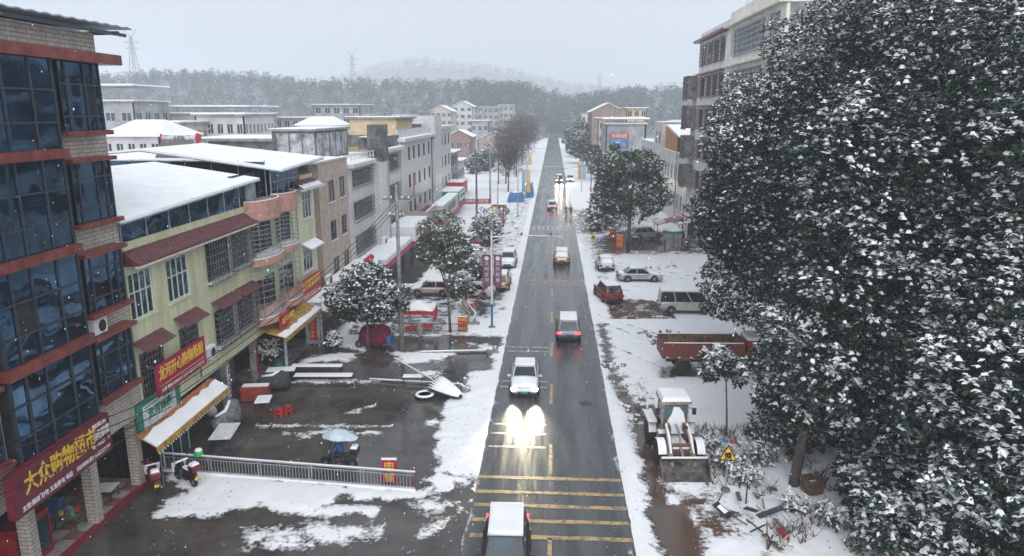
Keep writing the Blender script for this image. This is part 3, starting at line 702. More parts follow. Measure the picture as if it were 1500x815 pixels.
def balcony_house():
    t = thing('balcony_house', 'narrow green shop house with two stacks of pink curved caged balconies', 'building')
    y0, y1 = 43.0, 55.5
    ops = [(43.2,46.6,8.3,10.2),(43.2,46.6,4.5,6.6),(47.3,50.1,8.3,10.4),(47.3,50.1,4.5,6.6),(52.9,54.9,9.2,11.25),(52.4,54.5,5.15,6.85)]
    part(t, 'wall', TILE_GREEN, lambda b: (LF.wall(b, y0+0.003, y1, 3.0, 11.6, ops), b.box2(-36, FX-0.26, y0+0.003, y1, 3.0, 11.6)))
    for u0, u1, z0, z1 in ops[:4]: window(t, LF, u0, u1, z0, z1, 3, [z0+1.2], GLASSN, FRAMED)
    for u0, u1, z0, z1 in ops[4:]: window(t, LF, u0, u1, z0, z1, 3, [z0+(z1-z0)*0.68], GLASSG, FRAMEW, sill=FRAMEW)
    def arc(c, ru, rd, n=14): return [(c+ru*math.cos(math.pi*(1-k/n)), rd*math.sin(math.pi*k/n)) for k in range(n+1)]
    def shell(b, c, ru, rd, z0, z1, th=0.12):
        o = arc(c, ru, rd); i = arc(c, ru-th, rd-th)
        rg = [[(FX+d, u, z0), (FX+d, u, z1), (FX+di, ui, z1), (FX+di, ui, z0)] for (u, d), (ui, di) in zip(o, i)]
        b.rings(rg)
    def slab(b, c, ru, rd, z0, z1): b.prism(arc(c, ru, rd), lambda p: (FX+p[1]+0.002, p[0], z0), lambda p: (FX+p[1]+0.002, p[0], z1))
    for c, ru, rd in ((44.75, 2.2, 1.15), (48.75, 1.65, 0.95)):
        pr = part(t, 'roof_balcony_parapet', PINK, lambda b: shell(b, c, ru, rd, 10.55, 11.75)); 
        part(pr, 'snow', SNOW, lambda b: shell(b, c, ru-0.02, rd-0.02, 11.753, 11.79, 0.09))
        part(t, 'roof_balcony_floor', CONC, lambda b: slab(b, c, ru-0.1, rd-0.1, 10.55, 10.7))
        for z in (7.72, 3.85):
            sl_ = part(t, 'balcony_slab', PINK, lambda b: slab(b, c, ru, rd, z, z+0.42))
            part(sl_, 'snow', SNOW, lambda b: slab(b, c, ru-0.03, rd-0.03, z+0.423, z+0.47))
            top = 10.5 if z > 7 else 7.7
            def cage(b):
                a = arc(c, ru-0.06, rd-0.06, 20)
                for k, zz in enumerate(np.linspace(z+0.55, top, 9)):
                    b.tube([(FX+d, u, zz) for u, d in a], 0.022, n=4)
                for u, d in a[::4]: b.cyl((FX+d, u, z+0.43), (FX+d, u, top), 0.02, n=4)
            cg = part(t, 'balcony_cage', STEEL, cage)
            if z < 7:
                part(cg, 'balustrade', PINK, lambda b: [b.box((FX+d, u, z+0.85), (0.06, 0.06, 0.8)) for u, d in arc(c, ru-0.14, rd-0.14, 26)[2:-2]])
        part(t, 'roof_curtain_wall', GLASSD, lambda b: b.box2(FX-0.9, FX-0.6, c-ru+0.1, c+ru-0.1, 11.6, 13.3))
    fr2 = MB()
    for y in np.linspace(47.2, 52.6, 6): fr2.box2(FX-0.1, FX-0.02, y-0.03, y+0.03, 11.6, 13.45)
    fr2.box2(FX-0.1, FX-0.02, 47.2, 52.6, 12.5, 12.56); gf = fr2.build('roof_glazing', GREYP, t)
    for y in np.linspace(47.2, 52.6, 6)[:-1]: pbox(gf, 'pane', GLASSD, FX-0.08, FX-0.06, y+0.03, y+1.05, 11.605, 13.4)
    sg_ = part(t, 'roof_side_glazing', GREYP, lambda b: [b.box2(x, x+0.06, 47.14, 47.2, 11.6, 14.0) for x in np.linspace(-33.5, -19, 9)])
    for x in np.linspace(-33.5, -19, 9)[:-1]: pbox(sg_, 'pane', GLASSD, x+0.06, x+1.81, 47.16, 47.18, 11.6, 13.9)
    pbox(t, 'storey_core', DARKIN, -33.4, FX-1.0, 47.3, 55, 11.6, 13.35)
    def roof(b, dz=0, th=0.07, ov=0):
        rg = [[(-17.5+ov, y, z), (-27, y, 14.65), (-34.2, y, 14.0), (-34.2, y, 14.0-th), (-27, y, 14.65-th), (-17.5+ov, y, z-th)] for y, z in ((46.4-ov, 13.35), (55.3+ov, 13.65))]
        rg = [[(x, y, z+dz) for x, y, z in r] for r in rg]; b.rings(rg)
    r = part(t, 'roof', GREYP, lambda b: roof(b)); part(r, 'snow', SNOW, lambda b: roof(b, 0.14, 0.136, -0.05))
    aw = awning(t, LF, 51.2, 55.3, 12.2, 0.75, 0.55, ROOFT, snow=0.4, name='eave'); pbox(aw, 'gutter_board', FRAMEW, FX+0.5, FX+0.8, 51.2, 56.1, 11.5, 11.62)
    pbox(t, 'parapet', TILE_GREEN, FX-0.5, FX-0.005, 52.7, 55.4, 11.6, 12.5)
    awning(t, LF, 52.0, 54.9, 7.45, 0.8, 0.4, FRAMEW, snow=0.95, name='window_awning', ribs=False)
    bn = part(t, 'banner', SIGNRED, lambda b: LF.box(b, 50.4, 55.2, 3.1, 4.9, 0.25, 0.3))
    text(bn, '龙河喜宴烟花', 0.75, (FX+0.315, 52.8, 4.3), YEL, (0,1,0), width=4.2, offset=0.01)
    text(bn, '结婚庆典 礼炮 彩车 电话', 0.35, (FX+0.315, 52.8, 3.45), WHT, (0,1,0), width=4.2, offset=0.0)
    bn2 = part(t, 'curved_banner', SIGNRED, lambda b: b.rings([[(FX+d+0.05, u, 3.3), (FX+d+0.05, u, 4.2), (FX+d+0.09, u, 4.2), (FX+d+0.09, u, 3.3)] for u, d in arc(44.9, 2.0, 1.15)[5:13]]))
    text(bn2, '正宗土菜馆', 0.4, (FX+1.27, 45.2, 3.8), YEL, (0,1,0), width=2.2, offset=0.005)
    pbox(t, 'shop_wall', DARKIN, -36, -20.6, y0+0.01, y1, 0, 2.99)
    a2 = awning(t, LF, 43.3, 50.6, 3.4, 1.7, 0.5, OCHRE, snow=0.25, name='shop_awning', ribs=False)
    pbox(a2, 'fascia', OCHRE, FX+1.68, FX+1.74, 43.3, 50.6, 2.6, 2.9)
    part(a2, 'post', GREYP, lambda q: [q.box2(FX+1.45, FX+1.6, y, y+0.15, 0, 2.85) for y in (43.6, 50.2)])
    sp_ = pbox(t, 'side_screen', GREYP, -18.2, -16.9, 50.62, 50.72, 0.1, 3.3)
    rs = pbox(sp_, 'red_notice', SIGNRED, -17.85, -17.05, 50.58, 50.617, 0.4, 1.9)
    for i, x in enumerate((-17.65, -17.25)):
        for k, ch in enumerate('农家饭菜' if i else '住宿停车'): text(rs, ch, 0.28, (x, 50.575, 1.7-0.33*k), YEL, (1,0,0), offset=0.004)
    a3 = awning(t, LF, 50.8, 56.0, 3.1, 2.2, 0.6, OCHRE, snow=0.98, name='shop_awning', ribs=False)
    pbox(a3, 'fascia', OCHRE, FX+2.2, FX+2.25, 50.8, 56.0, 2.2, 2.5)
    pbox(t, 'shop_floor', M('platform_tile', (0.26,0.23,0.22)), -20.6, -18.0, y0, 52, 0.0, 0.12)
    return t
balcony_house()

def beige_house():
    t = thing('beige_house', 'plain beige rendered house with small dark windows and bare brown side', 'building')
    ops = [(59.3,61.0,9.7,11.5),(62.45,64.15,9.75,11.55),(59.4,61.1,6.4,8.05),(62.6,64.3,6.4,8.1),(59.6,61.3,3.2,4.8),(62.8,64.4,3.2,4.8)]
    part(t, 'wall', BEIGE, lambda b: LF.wall(b, 57.0, 65.2, 3.0, 13.1, ops))
    pbox(t, 'side_wall', BROWNR, -32, FX-0.285, 55.52, 65.2, 0, 13.1)
    pbox(t, 'corner_strip', BROWNR, FX-0.285, FX-0.05, 55.52, 57.0-0.002, 3.0, 12.6)
    for o in ops: window(t, LF, *o, 2, [], GLASSN, FRAMED, sill=FRAMEW)
    s = pbox(t, 'parapet_cap', M('pale_cap', (0.6,0.57,0.52)), FX-0.5, FX+0.08, 56.2, 65.3, 13.1, 13.22)
    snowslab(s, FX-0.45, FX+0.04, 56.25, 65.2, 13.22, 0.05)
    snowslab(t, -32, FX-0.6, 55.6, 65.1, 13.1, 0.1)
    pbox(t, 'shop_wall', DARKIN, -20.4, FX-0.29, 55.6, 65.2, 0.0, 2.98)
    ac_unit(t, LF, 56.3, 3.2, 0.2, 1.1, 0.75)
    cn = part(t, 'shop_canopy', FRAMEW, lambda b: b.box2(FX+0.01, -15.9, 57.2, 66.0, 3.0, 3.35))
    snowslab(cn, FX+0.05, -15.95, 57.25, 65.95, 3.35, 0.12)
    for k in range(14): pbox(cn, 'fascia_panel', M('panel_dark', (0.12,0.12,0.13)), -15.9, -15.88, 57.4+k*0.6, 57.75+k*0.6, 2.45, 2.95)
    pbox(cn, 'fascia', FRAMEW, -15.98, -15.9, 57.2, 66.0, 2.35, 3.0)
    fp = thing('flower_pots', 'red potted flowers standing on the snowy shop canopy', 'plant', (-16.6, 63.0, 3.47))
    part(fp, 'pot', M('terracotta', (0.3,0.1,0.06)), lambda b: [b.lathe([(0.12,0),(0.18,0.3)], (0.0, y, 0), 8) for y in (0, 0.8, 1.7)])
    part(fp, 'blossom', M('crimson_bloom', (0.4,0.02,0.05)), lambda b: [b.lathe([(0.02,0.3),(0.28,0.42),(0.3,0.6),(0.05,0.8)], (0.0, y, 0), 7) for y in (0, 0.8, 1.7)])
    return t
beige_house()

def white_house():
    t = thing('white_tile_house', 'white tiled house with caged ribbon windows and tall concrete chimney pier', 'building')
    y0, y1 = 65.22, 88.5
    ops = [(66.7,73.7,10.2,11.75),(66.8,73.8,7.0,8.75),(66.9,73.8,3.6,5.5),(80.2,87.2,10.5,12.4),(80.2,87.2,7.0,8.9),(80.4,87.2,3.4,5.3)]
    part(t, 'wall', TILE_WHITE, lambda b: (LF.wall(b, y0, y1, 2.6, 12.3, ops), b.box2(-32, FX-0.29, y0, y1, 0, 12.3)))
    for o in ops:
        window(t, LF, *o, 6, [o[2]+1.0], GLASSN, FRAMED); grille(t, LF, o[0]-0.05, o[1]+0.05, o[2]-0.1, o[3]+0.05, d1=0.25, nv=15, nh=6)
    c = pbox(t, 'cornice', M('pale_cap', (0.6,0.57,0.52)), FX-0.4, FX+0.6, y0, 74.0, 12.1, 12.42); snowslab(c, FX-0.3, FX+0.55, y0+0.05, 73.9, 12.42, 0.06)
    c = pbox(t, 'cornice', M('pale_cap', (0.6,0.57,0.52)), FX-0.4, FX+0.6, 79.0, y1+0.4, 12.75, 13.1); snowslab(c, FX-0.3, FX+0.55, 79.1, y1+0.3, 13.1, 0.06)
    pbox(t, 'upper_wall', TILE_WHITE, FX-0.3, FX-0.01, 79.0, y1, 12.3, 12.75)
    pbox(t, 'chimney_pier', CONCD, FX-0.8, FX+0.75, 75.9, 78.9, 12.0, 15.85); pbox(t, 'tiled_pier', TILE_WHITE, FX-0.8, FX+0.7, 74.2, 78.9, 2.6, 12.0)
    snowslab(t, -32, FX-0.4, y0+0.1, y1-0.1, 12.3, 0.1)
    pr = part(t, 'roof_railing', FRAMEW, lambda b: [b.box2(FX+0.3, FX+0.36, y, y+0.06, 12.42, 13.3) for y in np.arange(65.4, 74, 1.4)] + [b.box2(FX+0.3, FX+0.36, 65.4, 74, 13.25, 13.33), b.box2(FX+0.3, FX+0.36, 65.4, 74, 12.85, 12.9)])
    st = M('mottled_render', (0.55,0.56,0.58), rough=0.9, col2=(0.05,0.055,0.06), scale=1.1)
    w = pbox(t, 'roof_room', CONCD, -27.5, -23.2, 70.5, 82.0, 12.4, 15.3)
    for k in range(3): pbox(w, 'stained_panel', st, -27.0+1.3*k, -25.85+1.3*k, 70.46, 70.497, 12.6, 15.1)
    for k in range(5): pbox(w, 'stained_panel', st, -23.196, -23.15, 70.9+2.2*k, 72.6+2.2*k, 12.6, 15.1)
    pbox(w, 'roof_slab', CONC, -27.8, -22.9, 70.2, 82.2, 15.3, 15.5); snowslab(w, -27.7, -23, 70.3, 82.1, 15.5, 0.08)
    rb_ = pbox(t, 'roof_box', CONCD, -21.5, -19.2, 80, 87.5, 13.1, 14.4); snowslab(rb_, -21.4, -19.3, 80.1, 87.4, 14.4, 0.08)
    pbox(t, 'drain_pipe', GREYP, FX+0.71, FX+0.83, 78.4, 78.55, 2.7, 12.0)
    ac_unit(t, LF, 74.0, 3.2, 0.75, 1.2, 0.9)
    pbox(t, 'shop_wall', DARKIN, -20.2, FX-0.3, y0, y1, 0.0, 2.58)
    cn = part(t, 'shop_canopy', FRAMEW, lambda b: b.box2(FX+0.01, -15.6, 66.4, 79.5, 2.9, 3.3)); snowslab(cn, FX+0.05, -15.65, 66.5, 79.4, 3.3, 0.12)
    pbox(cn, 'fascia', SIGNR2, -15.62, -15.54, 66.4, 79.5, 2.35, 2.9)
    sb = part(t, 'sign_box', FRAMEW, lambda b: b.box2(FX+0.01, -15.4, 80.0, 88.4, 2.75, 4.4)); snowslab(sb, FX+0.1, -15.5, 80.1, 88.3, 4.4, 0.1)
    text(sb, '龙河医药超市', 1.0, (-15.38, 84.2, 3.6), BLK, (0,1,0), width=7.0, offset=0.01)
    pbox(sb, 'red_trim', SIGNRED, -15.6, -15.42, 80.0, 88.4, 2.2, 2.74)
    return t
white_house()

def long_house():
    t = thing('long_house', 'long white tiled block with tan end wall, stair tower and rows of narrow windows', 'building')
    y0, y1 = 88.9, 133.0
    ops = []
    for y in (93.4, 96.6, 100.4, 104.4, 108.6):
        for z in (11.0, 7.4, 3.9): ops.append((y, y+1.5, z, z+1.75))
    for y in (121.5, 125.5, 129.5):
        for z in (11.6, 8.0, 4.4): ops.append((y, y+1.7, z, z+1.9))
    part(t, 'wall', TILE_WHITE, lambda b: LF.wall(b, y0, y1, 0.0, 13.6, ops))
    pbox(t, 'end_wall', TAN, -27.5, FX-0.285, y0, y1, 0, 13.2)
    pbox(t, 'corner_cover', TAN, FX-0.285, FX-0.06, y0-0.004, y0+0.3, 0, 13.0)
    for o in ops: window(t, LF, *o, 2, [], GLASSN, FRAMED)
    pbox(t, 'roof_edge', CONCD, -27.6, FX-0.3, y0-0.3, y0+0.5, 13.2, 14.4)
    c = pbox(t, 'cornice', TILE_WHITE, FX-0.3, FX+0.7, y0-0.3, 112, 13.55, 13.95); snowslab(c, FX-0.25, FX+0.65, y0-0.25, 111.9, 13.95, 0.08)
    pbox(t, 'parapet', TILE_WHITE, FX-0.6, FX-0.302, y0, 112, 13.6, 15.0)
    pbox(t, 'stair_tower', TILE_WHITE, FX-2.5, FX+0.5, 112.1, 119, 0, 16.6)
    c = pbox(t, 'cornice', TILE_WHITE, FX-0.3, FX+0.7, 119.1, y1+0.4, 14.5, 14.9); snowslab(c, FX-0.25, FX+0.65, 119.2, y1+0.3, 14.9, 0.08)
    pbox(t, 'upper_wall', TILE_WHITE, FX-0.3, FX-0.01, 119.1, y1, 13.6, 14.5)
    snowslab(t, -27.4, FX-0.7, y0+0.6, y1, 13.65, 0.1)
    ph = pbox(t, 'penthouse', TAN, -27.2, -20.8, 97, 108, 13.2, 16.3); q = pbox(ph, 'roof_slab', CONC, -27.7, -20.2, 96.5, 108.5, 16.3, 16.5); snowslab(q, -27.6, -20.3, 96.6, 108.4, 16.5, 0.1)
    for i, (x, y) in enumerate(((-21.6, 109.2), (-24.5, 116), (-22, 123))): 
        k = pbox(t, 'roof_hutch', CONCD, x-1.4, x+1.4, y, y+3, 13.75, 15.4); snowslab(k, x-1.5, x+1.5, y-0.1, y+3.1, 15.4, 0.1)
    pbox(t, 'drain_pipe', M('green_pipe', (0.08,0.12,0.12)), FX+0.02, FX+0.14, 111.4, 111.55, 1, 13.5)
    pbox(t, 'drain_pipe', M('green_pipe', (0.08,0.12,0.12)), FX+0.02, FX+0.14, 119.6, 119.75, 1, 14.4)
    bl = pbox(t, 'flag', SIGNRED, FX+0.6, FX+0.64, 93.0, 93.9, 6.3, 9.0); pbox(t, 'flag_pole', STEEL, FX+0.6, FX+0.65, 92.9, 92.96, 4.0, 9.6)
    tr = part(t, 'balcony', M('pinkish_render', (0.42,0.34,0.33)), lambda b: (b.box2(FX+0.01, -15.6, 89.4, 98.0, 3.6, 3.75), b.box2(-15.75, -15.6, 89.4, 98.0, 3.75, 4.9), b.box2(FX+0.01, -15.75, 89.4, 89.55, 3.75, 4.9), b.box2(FX+0.01, -15.75, 97.85, 98.0, 3.75, 4.9)))
    snowslab(tr, -15.75, -15.6, 89.4, 98, 4.9, 0.08)
    for k in range(4): part(tr, 'potted_shrub', M('dry_shrub', (0.10,0.09,0.05)), lambda b: [b.lathe([(0.05,0),(0.4+0.1*(k%2),0.35),(0.3,0.7),(0.02,0.95)], (-16.6, 90.6+k*1.8, 4.0), 7)])
    sb = part(t, 'sign_box', M('grey_lightbox', (0.48,0.49,0.50)), lambda b: b.box2(-16.2, -14.6, 96.5, 112.0, 2.6, 4.7)); snowslab(sb, -16.2, -14.6, 96.5, 112, 4.7, 0.14)
    text(sb, '龙河便民购物', 1.2, (-14.58, 104.2, 3.7), M('grey_letter', (0.2,0.2,0.2)), (0,1,0), width=8.5, offset=0.01)
    pbox(sb, 'red_trim', SIGNRED, -16.0, -14.65, 96.6, 112, 2.1, 2.595)
    s2 = part(t, 'green_sign_box', SIGNG, lambda b: b.box2(FX+0.02, -15.2, 118.0, 126.0, 2.4, 4.3)); pbox(s2, 'face', WHT, -15.2, -15.17, 118.2, 125.8, 2.7, 4.1); snowslab(s2, FX+0.1, -15.3, 118.1, 125.9, 4.3, 0.1)
    text(s2, '惠民大药房', 0.9, (-15.15, 122, 3.4), SIGNG, (0,1,0), width=6, offset=0.01)
    s3 = part(t, 'red_sign_box', SIGNRED, lambda b: b.box2(FX+0.02, -15.6, 127.0, 132.8, 2.8, 5.0)); snowslab(s3, FX+0.1, -15.7, 127, 132.7, 5.0, 0.1)
    pbox(t, 'lower_banner', SIGNR2, -15.5, -15.4, 118.4, 127, 1.2, 2.2)
    return t
long_house()

def low_shop(y0, y1, h, label, mat, xw):
    t = thing('low_shop_house', label, 'building')
    ops = [(y0+1+3.2*i, y0+3.0+3.2*i, z, z+1.7) for i in range(int((y1-y0-1)//3.2)) for z in np.arange(3.8, h-2, 3.4)]
    fr = Fr((xw, 0, 0), (0,1,0), (1,0,0))
    part(t, 'wall', mat, lambda b: fr.wall(b, y0, y1, 0, h, ops)); pbox(t, 'side_wall', CONC, xw-9, xw-0.285, y0, y1, 0, h)
    for o in ops: window(t, fr, *o, 2, [], GLASSN, FRAMED)
    r = pbox(t, 'roof_slab', CONC, xw-9.3, xw+0.8, y0-0.3, y1+0.3, h, h+0.2); snowslab(r, xw-9.2, xw+0.75, y0-0.2, y1+0.2, h+0.2, 0.12)
    a = awning(t, fr, y0+0.2, y1-0.2, 3.3, 1.8, 0.5, GREYP, snow=0.95, ribs=False, name='shop_awning')
    return t
low_shop(134.2, 146, 9.6, 'grey concrete shop house just beyond the long white block', CONC, -19.0)
low_shop(147, 158, 7.2, 'lower shop house with a snowy flat roof at the end of the row', TILE_WHITE, -19.2)
# ================================================================ right side and background buildings
RXF = 19.5
RF = Fr((RXF, 0, 0), (0, 1, 0), (-1, 0, 0))
def tall_right():
    t = thing('tall_apartment_block', 'tall white and cream apartment block with grey end wall behind the evergreen', 'building')
    Y0, Y1 = 64.5, 101.0
    brown = M('brown_grille', (0.12,0.085,0.08), rough=0.6, var=0.3)
    cream = M('cream_render', (0.78,0.74,0.64), rough=0.8, var=0.1, scale=0.6)
    ops = []
    for z in (23.0, 18.8, 14.6, 10.4, 6.2): ops += [(66.2,69.0,z,z+2.6),(70.5,82.0,z+0.1,z+2.6)]
    part(t, 'wall', cream, lambda b: RF.wall(b, Y0, 84.5, 0, 26.1, ops))
    ops2 = [(u, u+2.6, z-0.1, z+2.3) for z in (23.2, 19.2, 15.2, 11.2, 7.2) for u in (86, 89.4, 92.8, 96.6)]
    white = M('white_render', (0.78,0.77,0.77), rough=0.85, var=0.12, scale=0.6)
    part(t, 'rear_wall', white, lambda b: RF.wall(b, 84.52, Y1, 0, 26.0, ops2))
    pbox(t, 'end_wall', M('grey_render', (0.27,0.28,0.30), rough=0.9, var=0.25, scale=0.7), RXF+0.285, 34, Y0-0.004, Y1, 0, 26.05)
    pbox(t, 'parapet', cream, RXF+0.002, 34, Y0, 84.4, 26.1, 27.7); pbox(t, 'rear_parapet', white, RXF+0.1, 34, 84.45, Y1, 26.0, 27.2)
    c = pbox(t, 'eave', cream, RXF-0.7, RXF+0.28, Y0-0.2, 84.6, 26.1, 26.35); snowslab(c, RXF-0.65, RXF, Y0-0.1, 84.5, 26.35, 0.06)
    for z in (21.9, 17.7, 13.5): l = pbox(t, 'ledge', cream, RXF-0.7, RXF-0.002, Y0-0.2, 84.6, z, z+0.22); snowslab(l, RXF-0.65, RXF-0.02, Y0-0.1, 84.5, z+0.22, 0.05)
    pbox(t, 'red_eave', REDBAND, RXF-0.8, RXF+0.09, 84.7, Y1+0.5, 26.0, 26.3)
    for z in (21.8, 17.8): pbox(t, 'red_ledge', REDBAND, RXF-0.6, RXF-0.002, 85.5, 99.5, z, z+0.18)
    for o in ops + ops2:
        n = 2 if o[1]-o[0] < 5 else 8
        window(t, RF, *o, n, [o[2]+1.5], GLASSN, FRAMED); grille(t, RF, o[0]-0.05, o[1]+0.05, o[2]-0.1, o[3]+0.05, d1=0.3, nv=4*n, nh=6, mat=STEEL if o in ops else brown)
    # caged stair bays at the far end
    for z in (7.0, 11.0, 15.0, 18.9):
        bx = pbox(t, 'caged_bay', M('bay_brown', (0.30,0.25,0.23), var=0.35, scale=1.5), RXF-1.3, RXF-0.003, 101.1, 104.5, z, z+3.0); pbox(bx, 'red_sill', REDBAND, RXF-1.4, RXF-1.3, 101.0, 104.6, z-0.2, z)
        part(bx, 'bars', GRILLE, lambda b: [b.box2(RXF-1.36, RXF-1.3, 101.1+0.28*k, 101.15+0.28*k, z, z+3) for k in range(13)] + [b.box2(RXF-1.3+0.2*k, RXF-1.26+0.2*k, 101.04, 101.1, z, z+3) for k in range(7)])
    pbox(t, 'stair_wall', white, RXF+0.0, RXF+8, 101.05, 104.6, 0, 22.2)
    r = pbox(t, 'roof', CONC, RXF+0.3, 34, Y0+0.3, Y1-0.3, 26.06, 26.2)
    m = part(t, 'roof_mast', STEEL, lambda b: [b.cyl((22+dx, 86+dy, 26), (22+dx*0.6, 86+dy*0.6, 36), 0.05, n=4) for dx, dy in ((-.5,-.5),(.5,-.5),(.5,.5),(-.5,.5))] + [b.cyl((21.6,85.6,27+k), (22.4,86.4,27.8+k), 0.03, n=4) for k in range(8)] + [b.cyl((22.4,85.6,27+k), (21.6,86.4,27.8+k), 0.03, n=4) for k in range(8)])
    return t
tall_right()
def row_right():
    t = thing('low_terrace', 'low ivory tiled terrace with tall windows between the tree and tall block', 'building')
    ops = [(u, u+2.0, z, z+2.4) for u in (108.3, 111.4, 114.6, 118.0, 121.4, 124.6, 127.6) for z in (6.6, 2.4)]
    part(t, 'wall', TILE_IVORY, lambda b: RF.wall(b, 105.0, 131, 0, 10.6, ops)); pbox(t, 'core', TILE_IVORY, RXF+0.285, RXF+9, 105, 131, 0, 10.2)
    for o in ops: window(t, RF, *o, 2, [o[2]+1.6], GLASSN, FRAMEW)
    c = pbox(t, 'parapet', TILE_IVORY, RXF-0.15, RXF+0.28, 105, 131, 10.6, 11.0); snowslab(c, RXF-0.1, RXF+0.2, 105, 130.9, 11.0, 0.06)
    snowslab(t, RXF+0.4, RXF+8.9, 105.2, 130.8, 10.2, 0.12)
    sh = pbox(t, 'roof_shed', GREYP, RXF+2, RXF+13, 118, 128, 10.3, 13.4); 
    sr = part(sh, 'shed_roof', GREYP, lambda b: b.rings([[(x, 116.5, 13.2), (x, 129, 14.8), (x, 129, 14.9), (x, 116.5, 13.3)] for x in (RXF+0.5, RXF+14)])); part(sr, 'snow', SNOW, lambda b: b.rings([[(x, 116.5, 13.304), (x, 129, 14.904), (x, 129, 15.05), (x, 116.5, 13.45)] for x in (RXF+0.5, RXF+14)]))
    part(sh, 'orange_gable', ORANGE, lambda b: b.add([(RXF+0.4,117,11.2),(RXF+0.4,129,11.2),(RXF+0.4,129,14.8),(RXF+0.4,117,13.2),(RXF+0.3,117,11.2),(RXF+0.3,129,11.2),(RXF+0.3,129,14.8),(RXF+0.3,117,13.2)],[(0,1,2,3),(7,6,5,4),(0,4,5,1),(1,5,6,2),(2,6,7,3),(3,7,4,0)]))
    for x in (RXF+3, RXF+6): k = pbox(t, 'roof_canopy', FRAMED, x, x+2.6, 108, 113, 11.9, 12.0); snowslab(k, x, x+2.6, 108, 113, 12.0, 0.1); part(k, 'post', FRAMED, lambda b: [b.cyl((a_, c_, 10.3), (a_, c_, 11.9), 0.05, n=5) for a_ in (x+.2, x+2.4) for c_ in (108.2, 112.8)])
    # tall narrow part with its neighbours further up the street
    ops = [(u, u+1.4, z, z+2.2) for u in (133, 137.2) for z in (11.6, 7.4, 3.2)]
    part(t, 'stair_block', TILE_IVORY, lambda b: RF.wall(b, 131.05, 141, 0, 15.4, ops)); pbox(t, 'stair_core', TILE_IVORY, RXF+0.285, RXF+7, 131.05, 141, 0, 15.2); snowslab(t, RXF+0.05, RXF+6.9, 131.2, 140.8, 15.4, 0.12)
    for o in ops: window(t, RF, *o, 1, [], GLASSN, FRAMED)
    ops = [(u, u+1.5, z, z+2.2) for u in (143.5, 148, 152.5, 157) for z in (7.8, 3.6)]
    part(t, 'far_wing', TILE_WHITE, lambda b: RF.wall(b, 141.05, 162, 0, 11.4, ops)); pbox(t, 'far_core', TILE_WHITE, RXF+0.285, RXF+8, 141.05, 162, 0, 11.2); snowslab(t, RXF+0.05, RXF+7.9, 141.2, 161.8, 11.4, 0.12)
    for o in ops: window(t, RF, *o, 1, [], GLASSN, FRAMED)
    k = pbox(t, 'roof_tank_room', CONCD, RXF+1, RXF+4, 143, 147, 11.5, 13.4); snowslab(k, RXF+0.5, RXF+4.5, 142.5, 147.5, 13.4, 0.15)
    pbox(t, 'drain_pole', GREYP, RXF-0.4, RXF-0.22, 112.6, 112.8, 0, 11.2)
    return t
row_right()
_bn = 0
